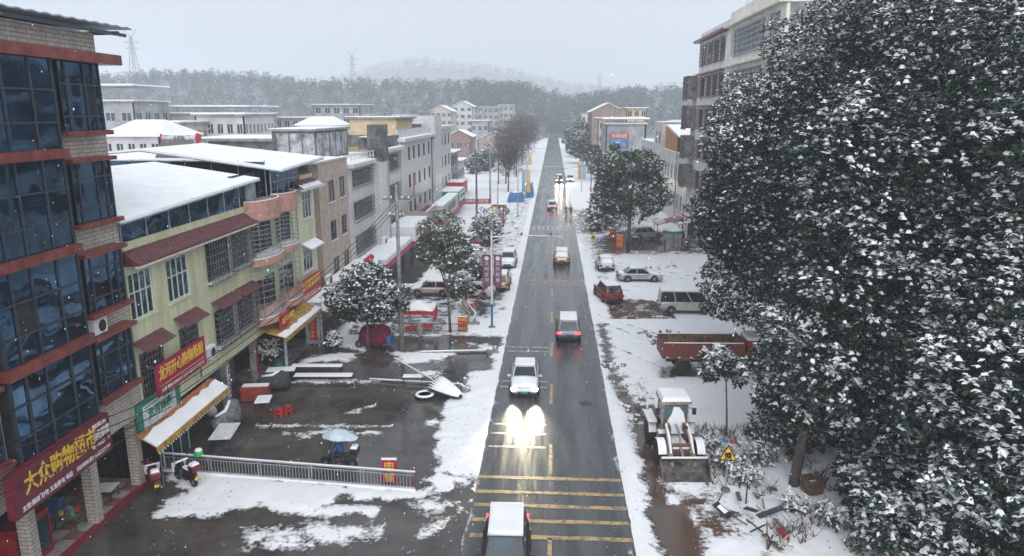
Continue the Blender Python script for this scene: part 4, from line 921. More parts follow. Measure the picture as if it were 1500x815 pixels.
def block(label, x0, x1, y0, y1, h, wall, floors=3, nwin=4, faces='S', roof='flat', name='village_house', canopy=None, side=None, wmat=None, fh=None):
    """background building: walls with punched windows on the faces the photograph shows"""
    t = thing(name, label, 'building'); fh = fh or h/floors
    pbox(t, 'wall', wall, x0+0.3, x1-0.3, y0+0.3, y1-0.3, 0, h-0.01)
    F = {'S': (Fr((x0, y0, 0), (1,0,0), (0,-1,0)), x1-x0), 'E': (Fr((x1, y0, 0), (0,1,0), (1,0,0)), y1-y0), 'W': (Fr((x0, y0, 0), (0,1,0), (-1,0,0)), y1-y0)}
    for k in 'SEW':
        fr, wd = F[k]; ops = []
        if k in faces:
            n = nwin if k == 'S' else max(2, int(nwin*wd/(x1-x0)+0.5)); pitch = wd/n
            for f in range(floors):
                for i in range(n):
                    u = pitch*(i+0.5); ww = min(2.0, pitch*0.55); ops.append((u-ww/2, u+ww/2, f*fh+1.0, f*fh+1.0+min(1.7, fh*0.5)))
        part(t, 'facade', (side or wall) if k != 'S' else wall, lambda b: fr.wall(b, 0.0, wd, 0, h, ops, 0.15))
        for o in ops: 
            w = part(t, 'window', wmat or GLASSN, lambda b: fr.box(b, o[0], o[1], o[2], o[3], -0.14, -0.1))
            part(w, 'frame', FRAMEW, lambda b: (fr.box(b, (o[0]+o[1])/2-0.04, (o[0]+o[1])/2+0.04, o[2], o[3], -0.1, -0.06), fr.box(b, o[0], o[1], o[3]-0.06, o[3], -0.1, -0.05)))
    if roof == 'flat':
        r = pbox(t, 'roof', CONC, x0-0.5, x1+0.5, y0-0.6, y1+0.3, h, h+0.3); snowslab(r, x0-0.45, x1+0.45, y0-0.55, y1+0.25, h+0.3, 0.18)
    elif roof == 'gable':      # ridge runs away from the camera
        xm = (x0+x1)/2; hh = (x1-x0)*0.24
        g = part(t, 'gable', side or wall, lambda b: b.prism([(x0, h), (x1, h), (xm, h+hh)], lambda p: (p[0], y0, p[1]), lambda p: (p[0], y1, p[1])))
        for s_ in (-1, 1):
            xe = xm + s_*((x1-x0)/2+0.7); ze = h-0.7*0.48
            r = part(t, 'roof_slope', CONCD, lambda b: b.rings([[(xm, y, h+hh+0.02), (xe, y, ze), (xe, y, ze+0.12), (xm, y, h+hh+0.14)] for y in (y0-0.5, y1+0.5)]))
            part(r, 'snow', SNOW, lambda b: b.rings([[(xm, y, h+hh+0.145), (xe, y, ze+0.125), (xe, y, ze+0.32), (xm, y, h+hh+0.34)] for y in (y0-0.5, y1+0.5)]))
    elif roof == 'hip':
        r = part(t, 'roof', SNOW, lambda b: b.rings([[(x0-0.6,y0-0.6,h),(x1+0.6,y0-0.6,h),(x1+0.6,y1+0.6,h),(x0-0.6,y1+0.6,h)],[(x0+2,(y0+y1)/2-0.4,h+2.0),(x1-2,(y0+y1)/2-0.4,h+2.0),(x1-2,(y0+y1)/2+0.4,h+2.0),(x0+2,(y0+y1)/2+0.4,h+2.0)]]))
    if canopy:
        cz = h+canopy; k = part(t, 'steel_canopy', GREYP, lambda b: (b.box2(x0-0.8, x1+0.8, y0-0.8, y1, cz, cz+0.2), *[b.cyl((x, y0+0.3, h), (x, y0+0.3, cz), 0.12, n=6) for x in np.linspace(x0+0.3, x1-0.3, 5)]))
        pbox(k, 'snow', SNOW, x0-0.8, x1+0.8, y0-0.8, y1, cz+0.204, cz+0.5)
    return t
def heater(x, y, z, label):
    t = thing('solar_water_heater', label, 'water heater', (x, y, z))
    tk = part(t, 'tank', M('heater_tank', (0.62,0.62,0.64), rough=0.3), lambda b: b.cyl((-1.6,0,1.6),(1.45,0,1.6),0.36,n=14), True)
    for s in (-1.62, 1.47): part(tk, 'end_cap', SIGNRED, lambda b: b.cyl((s-0.06,0,1.6),(s+0.08,0,1.6),0.39,n=14))
    text(tk, '太阳能', 0.34, (0, -0.37, 1.6), SIGNG, (1,0,0), width=1.0)
    part(tk, 'snow', SNOW, lambda b: b.prism([(-0.3,0.26),(0.3,0.26),(0.2,0.42),(0,0.47),(-0.2,0.42)], lambda p: (-1.5,p[0],1.6+p[1]), lambda p: (1.4,p[0],1.6+p[1])))
    part(t, 'collector', M('tube_collector', (0.14,0.12,0.12), rough=0.4, stretch=(14,1,1)), lambda b: b.rings([[(x_,-0.3,1.4),(x_,-1.6,0.05),(x_,-1.65,0.12),(x_,-0.35,1.48)] for x_ in (-1.5, 1.2)]))
    part(t, 'frame', M('pink_stand', (0.45,0.06,0.10)), lambda b: [b.cyl((x_,0,1.3),(x_,dy,0.0),0.045,n=5) for x_ in (-1.5,1.4) for dy in (-1.6,0.6)] + [b.cyl((1.4,-0.8,0.6),(1.4,0.3,0.6),0.04,n=5), b.cyl((-1.5,-0.8,0.6),(-1.5,0.3,0.6),0.04,n=5)])
    return t
WALLS = [M('pale_house_wall', (0.55,0.54,0.53), rough=0.9, var=0.12, scale=0.4), M('grey_house_wall', (0.33,0.33,0.34), rough=0.9, var=0.2, scale=0.4), M('warm_house_wall', (0.48,0.42,0.37), rough=0.9, var=0.15, scale=0.4), BRICK]
def PX(x, y, Y):
    """point seen at photo pixel x, y on the plane at distance Y along the street"""
    f = 1050.0; P = math.atan((407.5-165)/f); ya = math.atan((811-750)*math.cos(P)/f)
    fw = Vector((-math.sin(ya)*math.cos(P), math.cos(ya)*math.cos(P), -math.sin(P))); r = Vector((math.cos(ya), math.sin(ya), 0)); u = r.cross(fw)
    d = fw + r*((x-750)/f) - u*((y-407.5)/f); return Vector((0.2, 0, 17.1)) + d*(Y/d.y)
def bpx(label, xa, xb, ytop, Y, depth, wall, **k):
    a = PX(xa, ytop, Y); b = PX(xb, ytop, Y); return block(label, a.x, b.x, Y, Y+depth, max(3.0, a.z), wall, **k)
# left background, near to far
bpx('low white house with a row of five windows behind the corner block', 148, 234, 200, 88, 10, WALLS[0], floors=4, nwin=5, roof='hip', faces='S')
bpx('stepped grey house with flat snowy roofs beside the tower block', 100, 195, 150, 150, 14, WALLS[1], floors=4, nwin=4, canopy=3.2, faces='SE')
bpx('brownish low house with snowy terrace left of the solar heater', 208, 262, 182, 120, 12, WALLS[2], floors=4, nwin=3, faces='SE')
bpx('long pale three storey house with paired windows and a roof tank', 285, 357, 170, 130, 14, WALLS[0], floors=4, nwin=5, faces='SE')
bpx('wide warehouse under a blue grey canopy at the foot of the wood', 225, 362, 168, 165, 18, WALLS[1], floors=3, nwin=7, canopy=1.6, faces='SE', name='warehouse')
bpx('grey four storey house with a snowy side roof in mid village', 402, 450, 174, 190, 14, WALLS[1], floors=5, nwin=4, faces='SE')
bpx('pale box house with lean-to roof in front of grey flats', 433, 490, 184, 165, 12, WALLS[0], floors=3, nwin=3, roof='hip', faces='SE')
bpx('grey brick flats with a balcony storey left of the tan penthouse', 459, 527, 155, 215, 16, WALLS[1], floors=6, nwin=5, faces='SE')
bpx('small dark roofed shed behind the snowy glazed roofs', 305, 410, 207, 78, 8, CONCD, floors=4, nwin=6, faces='S', name='roof_shed')
bpx('low flat roofed shed beside the mottled chimney house', 405, 470, 210, 92, 8, CONC, floors=4, nwin=4, faces='S', name='roof_shed')
bpx('distant pale house with flat roof nearest the tan penthouse', 575, 604, 170, 330, 14, WALLS[0], floors=5, nwin=3, faces='SE')
bpx('distant twin block with gable roof in the village centre', 630, 662, 163, 340, 16, WALLS[2], floors=5, nwin=4, roof='gable', faces='SE')
bpx('distant white gabled house, highest of the far village', 663, 692, 156, 365, 16, WALLS[0], floors=6, nwin=3, roof='gable', faces='SE')
bpx('distant grey flats with many small windows, middle of far village', 692, 730, 158, 380, 18, WALLS[1], floors=6, nwin=5, faces='SE')
bpx('distant cream house at the right end of the far village', 730, 752, 155, 400, 16, WALLS[2], floors=6, nwin=3, faces='SE')
bpx('distant low grey house in front of the far village', 690, 716, 178, 300, 12, WALLS[1], floors=3, nwin=3, faces='SE')
bpx('distant snowy roofed cottage beyond the white field', 700, 745, 205, 260, 12, WALLS[2], floors=1, nwin=3, roof='gable', faces='S')
bpx('distant snowy cottage left of the bare roadside trees', 655, 690, 200, 245, 12, WALLS[3], floors=2, nwin=3, roof='gable', faces='S')
# right background
bpx('red brick gabled hall with snowy slopes far up the right side', 866, 916, 164, 275, 26, BRICK, floors=4, nwin=4, roof='gable', faces='W', name='brick_hall')
bpx('tan walled house with snow covered roof before the brick hall', 876, 920, 175, 225, 20, WALLS[2], floors=4, nwin=3, faces='SW')
bpx('pale roof house with a glazed penthouse right of the brick hall', 918, 948, 160, 215, 14, TAN, floors=6, nwin=3, faces='S')
b_ = bpx('grey house carrying a red and blue billboard on its end wall', 888, 946, 183, 178, 18, WALLS[1], floors=4, nwin=1, faces='W', canopy=1.2)
p0 = PX(894, 196, 177.6); p1 = PX(920, 217, 177.6)
bb = pbox(b_, 'billboard', M('billboard_blue', (0.10,0.24,0.42), var=0.4, scale=0.6), p0.x, p1.x, 177.6, 177.8, p1.z, p0.z-1.2); pbox(bb, 'red_header', SIGNRED, p0.x, p1.x, 177.59, 177.8, p0.z-1.195, p0.z)
text(bb, '龙河欢迎您', 0.9, ((p0.x+p1.x)/2, 177.57, p0.z-0.6), WHT, (1,0,0), width=3.6)
bpx('low snowy roofed house on the slope right of the penthouse', 985, 1015, 178, 320, 14, WALLS[0], floors=4, nwin=3, faces='SW')
bpx('tiny pale house near the crest of the road', 852, 866, 168, 420, 10, WALLS[0], floors=4, nwin=2, faces='SW')
hp = PX(263, 211, 60); heater(-31.3, 60.2, 13.4, 'solar water heater with white tank and pink stand behind snowy roof')
# a plinth that carries the heater on the roof behind
pl_ = thing('roof_terrace', 'concrete roof terrace under the solar water heater', 'building'); pbox(pl_, 'wall', CONC, -40, -27, 57.0, 70, 0, 13.3); snowslab(pl_, -40, -27, 57, 70, 13.3, 0.098)
# ================================================================ trees
LEAF = M('evergreen_leaf', (0.034, 0.074, 0.046), rough=0.45, var=0.35, scale=1.2, spec=0.5)
LEAF2 = M('olive_leaf', (0.085, 0.080, 0.022), rough=0.45, var=0.35, scale=1.5)
LEAFD = M('dark_leaf', (0.009, 0.024, 0.018), rough=0.55, var=0.3, scale=1.2)
LSNOW = M('leaf_snow', (0.93, 0.94, 0.96), rough=0.8, var=0.02, scale=3, spec=0.2)
TWIG = M('bare_twig', (0.10, 0.085, 0.08), rough=0.95, var=0.3, scale=3)
LEAFMATS = [LEAF, LEAF2, LEAFD, LSNOW]
def leaf_mesh(rs, pts, outw, size, per=9, snow=0.35, olive=0.06, droop=0.55, cap=1.1, spread=1.0):
    """rosettes of drooping leaves at the given twig tips; snow lies on the upper leaves as its own thicker layer"""
    n = len(pts); m = n*per
    c = np.repeat(pts, per, 0); o = np.repeat(outw, per, 0)
    ang = rs.rand(m)*2*np.pi; el = rs.rand(m)*1.5-0.55-droop*0.3
    d = np.stack([np.cos(ang)*np.cos(el), np.sin(ang)*np.cos(el), np.sin(el)], -1) + o*0.45
    d /= np.linalg.norm(d, axis=1, keepdims=True)
    L = size*(0.7+0.6*rs.rand(m)); base = c + d*(L*0.25*rs.rand(m)*spread)[:, None] + rs.randn(m, 3)*size*0.18*spread
    side = np.cross(d, np.array([0,0,1.0])); side /= np.linalg.norm(side, axis=1, keepdims=True)+1e-6
    tw = rs.randn(m)*0.5; up = np.cross(side, d); side = side*np.cos(tw)[:, None]+up*np.sin(tw)[:, None]
    w = L*0.27; tip = base + d*L[:, None]; tip[:, 2] -= droop*L*0.35
    mid = base + d*(L*0.5)[:, None]
    V = np.stack([base, mid+side*w[:, None], tip, mid-side*w[:, None]], 1)
    ids = np.where(rs.rand(m) < olive, 1, np.where(rs.rand(m) < 0.45, 2, 0))
    cn = np.clip(0.5+1.25*vnoise(pts[:, 0]+0.6*pts[:, 1], pts[:, 2]-0.4*pts[:, 1], 3.2*size+0.25, 51)+0.9*vnoise(pts[:, 0]-0.5*pts[:, 1], pts[:, 2], 1.3*size+0.1, 52), 0, 1)
    clump = np.repeat(1-cn, per)
    # snow: thick, slightly larger pads on leaves whose clump faces the sky
    sk = np.clip(0.5+0.5*o[:, 2], 0, 1)
    has = (rs.rand(m)*0.55+clump*0.45) < snow*(0.35+0.9*sk)
    has &= d[:, 2] > -0.75
    S = V[has].copy(); k = len(S)
    if k:
        S = S.mean(1, keepdims=True)+(S-S.mean(1, keepdims=True))*np.array([1.2, 1.2, 0.8])
        S[:, :, 2] += 0.02+0.12*size
        V = np.concatenate([V, S]); ids = np.concatenate([ids, np.full(k, 3)])
    # rounded pillows of snow bridging the top leaves of a rosette
    pick = (rs.rand(n)*(1.7-1.4*cn) < cap*snow*(0.3+1.1*np.clip(0.5+0.5*outw[:, 2], 0, 1))); Cc = pts[pick]; kc = len(Cc)
    if kc:
        Rr = size*(0.26+0.40*rs.rand(kc)); a4 = rs.rand(kc)[:, None]*6.28+np.arange(4)[None]*np.pi/2
        q = lambda r, z: np.stack([Cc[:, None, 0]+np.cos(a4)*r*(0.75+0.5*rs.rand(kc, 4)), Cc[:, None, 1]+np.sin(a4)*r*(0.75+0.5*rs.rand(kc, 4)), Cc[:, None, 2]+z+rs.randn(kc, 4)*0.012], -1)
        top = q(Rr[:, None]*0.55, (Rr*0.62+0.05)[:, None]); rim = q(Rr[:, None]*1.15, (0.02-Rr*0.1)[:, None])
        qs = [top]+[np.stack([rim[:, i], rim[:, (i+1) % 4], top[:, (i+1) % 4], top[:, i]], 1) for i in range(4)]
        V = np.concatenate([V]+qs); ids = np.concatenate([ids, np.full(5*kc, 3)])
    return V.reshape(-1, 3), np.arange(len(V)*4).reshape(-1, 4), ids
def crown_points(rs, lobes, dens, fill=0.25):
    """twig tips on the lobed surface of a crown; lobes are (x, y, z, rx, ry, rz)"""
    P = []; O = []
    for lx, ly, lz, a, b, c in lobes:
        area = 4*np.pi*((a*b)**1.6/3+(a*c)**1.6/3+(b*c)**1.6/3)**(1/1.6); n = int(area*dens)
        v = rs.randn(n, 3); v /= np.linalg.norm(v, axis=1, keepdims=True)
        bump = 1+0.16*np.sin(v[:, 0]*5.1+lx)*np.cos(v[:, 1]*4.3+ly)+0.14*np.sin(v[:, 2]*6.7+v[:, 0]*3+lz)+0.06*rs.randn(n)
        r = np.where(rs.rand(n) < fill, 0.55+0.4*rs.rand(n), bump)
        P.append(np.array([lx, ly, lz])+v*np.array([a, b, c])*r[:, None]); O.append(v)
    P = np.concatenate(P); O = np.concatenate(O)
    # drop tips buried deep inside another lobe
    keep = np.ones(len(P), bool)
    for lx, ly, lz, a, b, c in lobes:
        q = ((P-np.array([lx, ly, lz]))/np.array([a, b, c])); keep &= (q**2).sum(1) > 0.22
    keep &= P[:, 2] > 0.25
    return P[keep], O[keep]
def limb(b, p0, p1, r0, r1, sag=0.2, rs=None, n=5):
    p0 = Vector(p0); p1 = Vector(p1); pts = []; rr = []
    for k in range(n+1):
        t = k/n; q = p0.lerp(p1, t); q.z += sag*math.sin(math.pi*t)
        if rs is not None and 0 < k < n: q += Vector(rs.randn(3)*0.05*(p1-p0).length*0.6)
        pts.append(q); rr.append(r0+(r1-r0)*t)
    b.tube(pts, rr, 6)
def broadleaf(label, loc, h, lobes, trunk_r, size, dens, snow=0.35, olive=0.06, seed=1, group=None, fork=0.4, per=9, name='evergreen_tree', cat='tree', fill=0.25, leafmats=None):
    rs = np.random.RandomState(seed); t = thing(name, label, cat, loc, 0, group)
    P, O = crown_points(rs, lobes, dens, fill)
    V, Q, ids = leaf_mesh(rs, P, O, size, per, snow, olive)
    cr = bpy.data.objects.new('crown', np_mesh('crown', V, Q, leafmats or LEAFMATS, ids)); COL.objects.link(cr); cr.parent = t
    b = MB(); fk = h*fork; lean = Vector((lobes[0][0]*0.25, lobes[0][1]*0.25, fk))
    b.tube([(0,0,-0.1),(lean.x*0.3,lean.y*0.3,fk*0.4),lean], [trunk_r*1.25, trunk_r*0.95, trunk_r*0.75], 9)
    for lx, ly, lz, a, bb, c in lobes:
        e = Vector((lx, ly, lz+c*0.3)); limb(b, lean, e, trunk_r*0.55, trunk_r*0.15, 0.3, rs)
        for k in range(4):
            v = Vector(rs.randn(3)); v.normalize(); limb(b, e.lerp(lean, rs.rand()*0.6), Vector((lx+v.x*a*0.95, ly+v.y*bb*0.95, lz+v.z*c*0.95)), trunk_r*0.22, trunk_r*0.05, 0.15, rs, 4)
    b.build('trunk', BARK, t, True)
    return t
def L_(*a): return list(a)
# the mass of evergreens on the right, near to far
broadleaf('tall snowy evergreen whose bare trunk stands beside the rusty bucket', (11.7, 31.4, 0), 22, [(5.2,2.5,12.5,4.8,4.6,6.2),(3.4,0.6,8.6,3.8,3.6,4.2),(2.3,1.6,14.6,2.6,3.2,3.4),(6.0,1.5,19.0,3.6,3.8,4.4),(0.6,0.4,6.4,2.5,2.6,2.4),(3.6,-1.4,5.4,3.0,2.6,2.6),(7.6,-2.5,9.0,4.0,3.4,5.0),(5.2,-2.4,2.6,2.6,2.2,2.4),(7.8,-4.4,3.4,2.8,2.4,3.2),(0.1,0.5,4.4,1.7,1.7,1.5),(1.9,1.6,4.2,1.9,1.7,1.7)], 0.2, 0.235, 14.0, 0.34, 0.05, 11)
broadleaf('snowy evergreen filling the right edge of the view, nearest to the camera', (21.5, 26.5, 0), 20, [(-1.5,0,8.2,5.0,4.0,5.4),(0.5,1.5,14.2,5.4,4.6,5.6),(-3.4,-2.6,4.6,3.4,3.0,3.4),(2.6,-3.0,6.0,4.5,4.0,5.0),(-4.8,-0.6,6.8,3.0,2.6,3.4)], 0.3, 0.245, 13.0, 0.36, 0.05, 12)
broadleaf('dense dark evergreen overhanging the red dump truck', (15.5, 47.0, 0), 23, [(0.5,1.5,11.0,5.0,5.4,6.6),(-2.6,-0.5,13.6,3.2,4.0,4.6),(-1.6,0.5,7.2,3.4,3.8,3.6),(2.2,0.5,18.0,4.2,4.4,4.6),(-2.6,2.0,10.0,2.8,3.4,3.4)], 0.3, 0.22, 13.0, 0.30, 0.05, 13)
broadleaf('tall snowy evergreen behind the trunk tree, reaching out of the frame', (22.0, 40.0, 0), 27, [(0,0,13.5,6.0,5.5,7.0),(1.5,1.0,21.0,5.2,5.0,6.0),(5,-2,10,5,4,6),(-2.5,2,22.0,3.6,3.6,4.4)], 0.35, 0.25, 10.5, 0.36, 0.05, 14)
broadleaf('evergreen crown rising against the grey end wall of the tall block', (20.5, 56.0, 0), 24, [(-1.0,0,15.2,4.6,4.6,4.8),(-5.0,0.8,17.0,2.9,3.2,2.9),(-4.2,1.0,12.0,3.0,3.4,3.6),(3.0,1.0,19.0,4.8,4.6,5.2),(-0.6,-1.0,20.6,3.8,3.8,4.2)], 0.3, 0.24, 10.5, 0.40, 0.05, 15)
broadleaf('snow dusted shrub thicket at the bottom right corner', (15.5, 25.0, 0), 4, [(0,0,1.6,2.6,2.2,1.9),(-0.6,2.6,1.5,2.2,1.8,1.8),(3.2,-0.5,1.9,2.8,2.2,2.2),(-1.3,1.2,1.0,1.6,1.4,1.2),(1.4,2.6,1.6,2.4,1.8,1.8),(5.2,1.4,2.0,2.6,2.4,2.2),(-0.9,4.2,1.3,1.4,1.4,1.3),(0.1,5.8,2.2,2.0,1.7,2.2),(-1.2,2.4,0.9,1.1,1.1,0.9)], 0.08, 0.21, 15.0, 0.34, 0.06, 16, name='shrub', cat='shrub')
broadleaf('scrubby bush with snowy leaves below the overhanging evergreen', (13.6, 35.5, 0), 3, [(0,0,1.5,2.2,1.8,1.6),(2.4,1.2,1.8,2.2,1.8,1.9),(-1.4,0.9,0.9,1.3,1.2,1.0)], 0.07, 0.2, 15.0, 0.35, 0.06, 17, name='shrub', cat='shrub')
# small tree on a thin stem in front of the truck
broadleaf('small slender sapling with snow-laden leaves beside the wheel loader', (9.75, 36.4, 0), 5.0, [(-0.75,0.6,4.3,0.75,0.7,0.6),(0.1,0.6,3.9,0.65,0.6,0.45),(-1.0,0.5,3.5,0.5,0.5,0.35),(0.45,0.5,3.2,0.4,0.4,0.35)], 0.05, 0.24, 12.0, 0.62, 0.14, 18, fork=0.62, name='sapling')
# right of the street, mid distance
broadleaf('round leafy street tree with dark trunk in front of the ivory terrace', (10.1, 92.3, 0), 14, [(0.3,0.5,7.6,4.0,4.0,3.0),(-1.4,0,10.2,2.4,2.8,2.2),(1.4,0.6,10.6,2.4,2.6,1.9),(2.9,0.4,6.9,2.0,2.4,2.2),(-2.5,0,6.6,1.9,2.2,2.0)], 0.26, 0.34, 4.6, 0.20, 0.10, 19, leafmats=[M('fresh_leaf', (0.055, 0.085, 0.035)), LEAF2, LEAF, LSNOW])
# left forecourt trees
broadleaf('bushy snowy camphor tree wrapped at its foot in red cloth', (-13.2, 49.6, 0), 7.6, [(0,0,4.6,1.8,1.7,1.5),(-1.9,0.2,3.9,1.2,1.2,1.0),(1.9,0.2,4.0,1.2,1.2,1.1),(-0.9,-0.6,3.4,1.2,1.0,0.9),(1.0,-0.5,3.3,1.0,1.0,0.8),(0.2,0.4,5.6,1.3,1.3,0.9)], 0.12, 0.22, 14.0, 0.31, 0.08, 20)
broadleaf('leafy olive green street tree with thin snow in front of parked cars', (-7.8, 54.3, 0), 11, [(-0.7,1.2,7.9,1.6,1.6,1.35),(0.5,1.4,6.7,1.1,1.2,0.9),(-1.7,1.0,6.6,1.1,1.2,1.0),(-0.5,1.2,5.6,1.3,1.2,0.7),(0.4,1.0,3.7,0.8,0.8,0.8)], 0.11, 0.22, 11.0, 0.13, 0.30, 21, fork=0.3, per=7, leafmats=[M('fresh_leaf', (0.055, 0.085, 0.035), rough=0.45, var=0.3), LEAF2, LEAF, LSNOW])
for i, (x, y, s, lb) in enumerate(((-6.9, 66.0, 1.0, 'snow-covered young street tree behind the purple banners'), (-7.6, 61.0, 0.7, 'small snowy street tree left of the tan parked car'), (-7.4, 84.0, 1.1, 'snow-covered street tree beside the yellow banner'), (-8.4, 92.0, 1.0, 'snowy young tree between parked cars and the far banner'))):
    broadleaf(lb, (x, y, 0), 5*s, [(0,0,3.6*s,1.3*s,1.3*s,1.2*s),(0.3*s,0.3,2.6*s,1.1*s,1.1*s,0.8*s)], 0.07, 0.26, 14.0, 0.75, 0.06, 30+i, name='street_tree')
# conifer behind the round tree
def conifer(label, loc, h, r, seed, snow=0.35, n=14, mats=None, size=0.5):
    rs = np.random.RandomState(seed); t = thing('conifer', label, 'tree', loc); P = []; O = []
    for k in range(n):
        z = h*(0.12+0.86*k/n); rr = r*(1-k/n)**0.8+0.15
        for a in np.linspace(0, 2*np.pi, 10, endpoint=False)+rs.rand():
            for f in np.linspace(0.3, 1, 5): P.append((math.cos(a)*rr*f, math.sin(a)*rr*f, z-0.35*rr*f+rs.randn()*0.08)); O.append((math.cos(a), math.sin(a), 0.25))
    V, Q, ids = leaf_mesh(rs, np.array(P), np.array(O), size, 7, snow, 0.02, 0.4)
    cr = bpy.data.objects.new('crown', np_mesh('crown', V, Q, LEAFMATS, ids)); COL.objects.link(cr); cr.parent = t
    MB().tube([(0,0,-0.1),(0,0,h*0.5),(0,0,h*0.97)], [0.22,0.14,0.02], 7).build('trunk', BARK, t, True); return t
conifer('pointed dark conifer rising behind the round street tree', (9.6, 112, 0), 13.2, 3.0, 41, 0.35)
conifer('shorter conifer with snowy tiers left of the round street tree', (7.6, 108, 0), 8.5, 2.4, 42, 0.45)
# bare winter trees along the left verge
def bare_tree(label, loc, h, r, seed, leafy=0.25, tint=None, group=None):
    rs = np.random.RandomState(seed); t = thing('bare_tree', label, 'tree', loc, 0, group); b = MB()
    b.tube([(0,0,-0.1),(0.1,0,h*0.2),(0,0.1,h*0.36)], [0.2,0.16,0.13], 7); br = MB()
    for k in range(26):
        a = rs.rand()*2*np.pi; e = 0.5+rs.rand()*0.5; z0 = h*(0.2+0.3*rs.rand())
        end = Vector((math.cos(a)*r*(1.25-e)*1.3, math.sin(a)*r*(1.25-e)*1.3, h*(0.62+0.38*e*rs.rand()+0.1*rs.rand())))
        limb(br, (0,0.05,z0), end, 0.07, 0.015, 0.4, rs, 4)
        for q in range(9):
            s = Vector((0,0.05,z0)).lerp(end, 0.35+0.65*rs.rand()); v = Vector(rs.randn(3)); v.z = abs(v.z)*0.9+0.1; v.normalize()
            br.tube([s, s+v*r*0.22+Vector((0,0,0.1)), s+v*r*(0.36+0.2*rs.rand())], [0.028,0.02,0.008], 3)
    br.build('branches', TWIG, t); b.build('trunk', BARK, t, True)
    n = int(750*r/3); v = rs.randn(n, 3); v /= np.linalg.norm(v, axis=1, keepdims=True); v *= rs.rand(n, 1)**0.4
    P = v*np.array([r, r, h*0.34])+np.array([0, 0, h*0.64])
    V, Q, ids = leaf_mesh(rs, P, v, 0.30, 4, 0.10, 0.0, 0.4, spread=3.0, cap=0.0)
    cr = bpy.data.objects.new('crown', np_mesh('crown', V, Q, [tint or TWIG, tint or TWIG, LEAFD, LSNOW], ids)); COL.objects.link(cr); cr.parent = t; return t
RUSS = M('russet_twig', (0.17, 0.135, 0.125), rough=0.95, var=0.3, scale=2)
bl = ['nearest', 'second', 'third', 'fourth', 'fifth', 'sixth', 'seventh', 'eighth']
for i, (y, h, r) in enumerate(((158, 11.5, 4.4), (176, 14, 5.4), (196, 15.5, 6.0), (218, 16.5, 6.2), (242, 17, 6.2), (270, 17, 6.0), (304, 17, 5.6), (345, 16, 5.2))):
    bare_tree('russet bare winter tree on the left verge, %s along the road' % bl[i], (-9.6-1.6*(i % 2)-i*0.1, y, 0), h, r, 60+i, tint=RUSS, group='bare trees along the left verge')
# evergreens up the right side
for i, (x, y, h, r, lb) in enumerate(((9.5, 250, 11, 3.6, 'dark roadside evergreen beyond the oncoming headlights'), (10.5, 285, 14, 4.2, 'taller dark roadside evergreen further up the right verge'), (8.5, 330, 10, 3.4, 'dark evergreen near the crest on the right verge'), (12.5, 210, 8, 3.0, 'grey green roadside shrub tree beside the far shops'), (12.0, 190, 7, 2.4, 'small snowy tree by the far right shops'))):
    broadleaf(lb, (x, y, 0), h, [(0,0,h*0.55,r,r,h*0.36),(0.5,0.3,h*0.78,r*0.6,r*0.6,h*0.2)], 0.2, 0.6, 4.0, 0.22, 0.03, 80+i, name='roadside_tree')
for i, (px_, py_, Y, h, lb) in enumerate(((695, 0, 205, 6, 'lone snowy bush on the white field'), (712, 0, 215, 6.5, 'grey bush on the white field nearer the road'), (770, 0, 430, 16, 'dark pine standing above the far end of the bare trees'))):
    p = PX(px_, 300, Y); broadleaf(lb, (p.x, Y, 0), h, [(0,0,h*0.5,h*0.36,h*0.36,h*0.42)], 0.15, 0.6, 4.0, 0.3, 0.02, 90+i, name='field_tree')
for i in range(26):
    rs = np.random.RandomState(200+i); px_ = 560+rs.rand()*200; Y = 270+rs.rand()*160
    if i >= 16: px_ = 380+rs.rand()*170; Y = 200+rs.rand()*60
    p = PX(px_, 200, Y); h = 6+rs.rand()*5
    o = broadleaf('snow dusted village tree among the distant houses', (p.x, Y, 0), h, [(0,0,h*0.55,h*0.34,h*0.34,h*0.4)], 0.15, 0.8, 3.0, 0.3, 0.02, 120+i, name='village_tree', group='trees among the distant houses', per=6)

# ---------------------------------------------------------------- wooded hills and the far mountain
def hill_h(x, y):
    def ridge(px_, py_, Y, wy, tree):
        p = [PX(u, v, Y) for u, v in zip(px_, py_)]
        xs = [q.x for q in p]; zs = [q.z-tree for q in p]
        prof = np.interp(x*Y/np.maximum(y, 200), xs, zs); return prof*np.exp(-((y-Y)/wy)**2)
    h = ridge((-300,60,170,230,300,380,450,560,620,700,800,850,880,940,1010,1200,1600), (125,118,112,105,104,109,119,122,124,123,126,140,136,129,126,122,118), 610, 120, 6)
    h = np.maximum(h, ridge((-400,300,480,520,560,610,650,690,740,800,850,900,1200,1700), (150,140,120,108,96,86,90,94,104,116,124,130,140,150), 1750, 260, 12))
    h = h*(1-(1-np.clip((np.abs(x-1)-7)/15, 0, 1))*np.clip((640-y)/150, 0, 1))
    return np.maximum(h, 0) + 2.5*np.sin(x*0.021+1)*np.sin(y*0.017)*np.clip(h/20, 0, 1)
hx = np.arange(-900, 900, 14.0); hy = np.concatenate([np.arange(300, 900, 14.0), np.arange(900, 2400, 40.0)])
HX, HY = np.meshgrid(hx, hy); HZ = hill_h(HX, HY)-1.5
I, J = np.meshgrid(np.arange(len(hx)-1), np.arange(len(hy)-1)); a = (J*len(hx)+I).ravel()
hm = np_mesh('hills', np.stack([HX, HY, HZ], -1).reshape(-1, 3), np.stack([a, a+1, a+1+len(hx), a+len(hx)], -1), [M('wooded_slope', (0.24,0.26,0.28), rough=0.95, var=0.4, scale=0.06, col2=(0.10,0.11,0.12))], smooth=True)
hills = bpy.data.objects.new('hills', hm); COL.objects.link(hills); structure(hills)
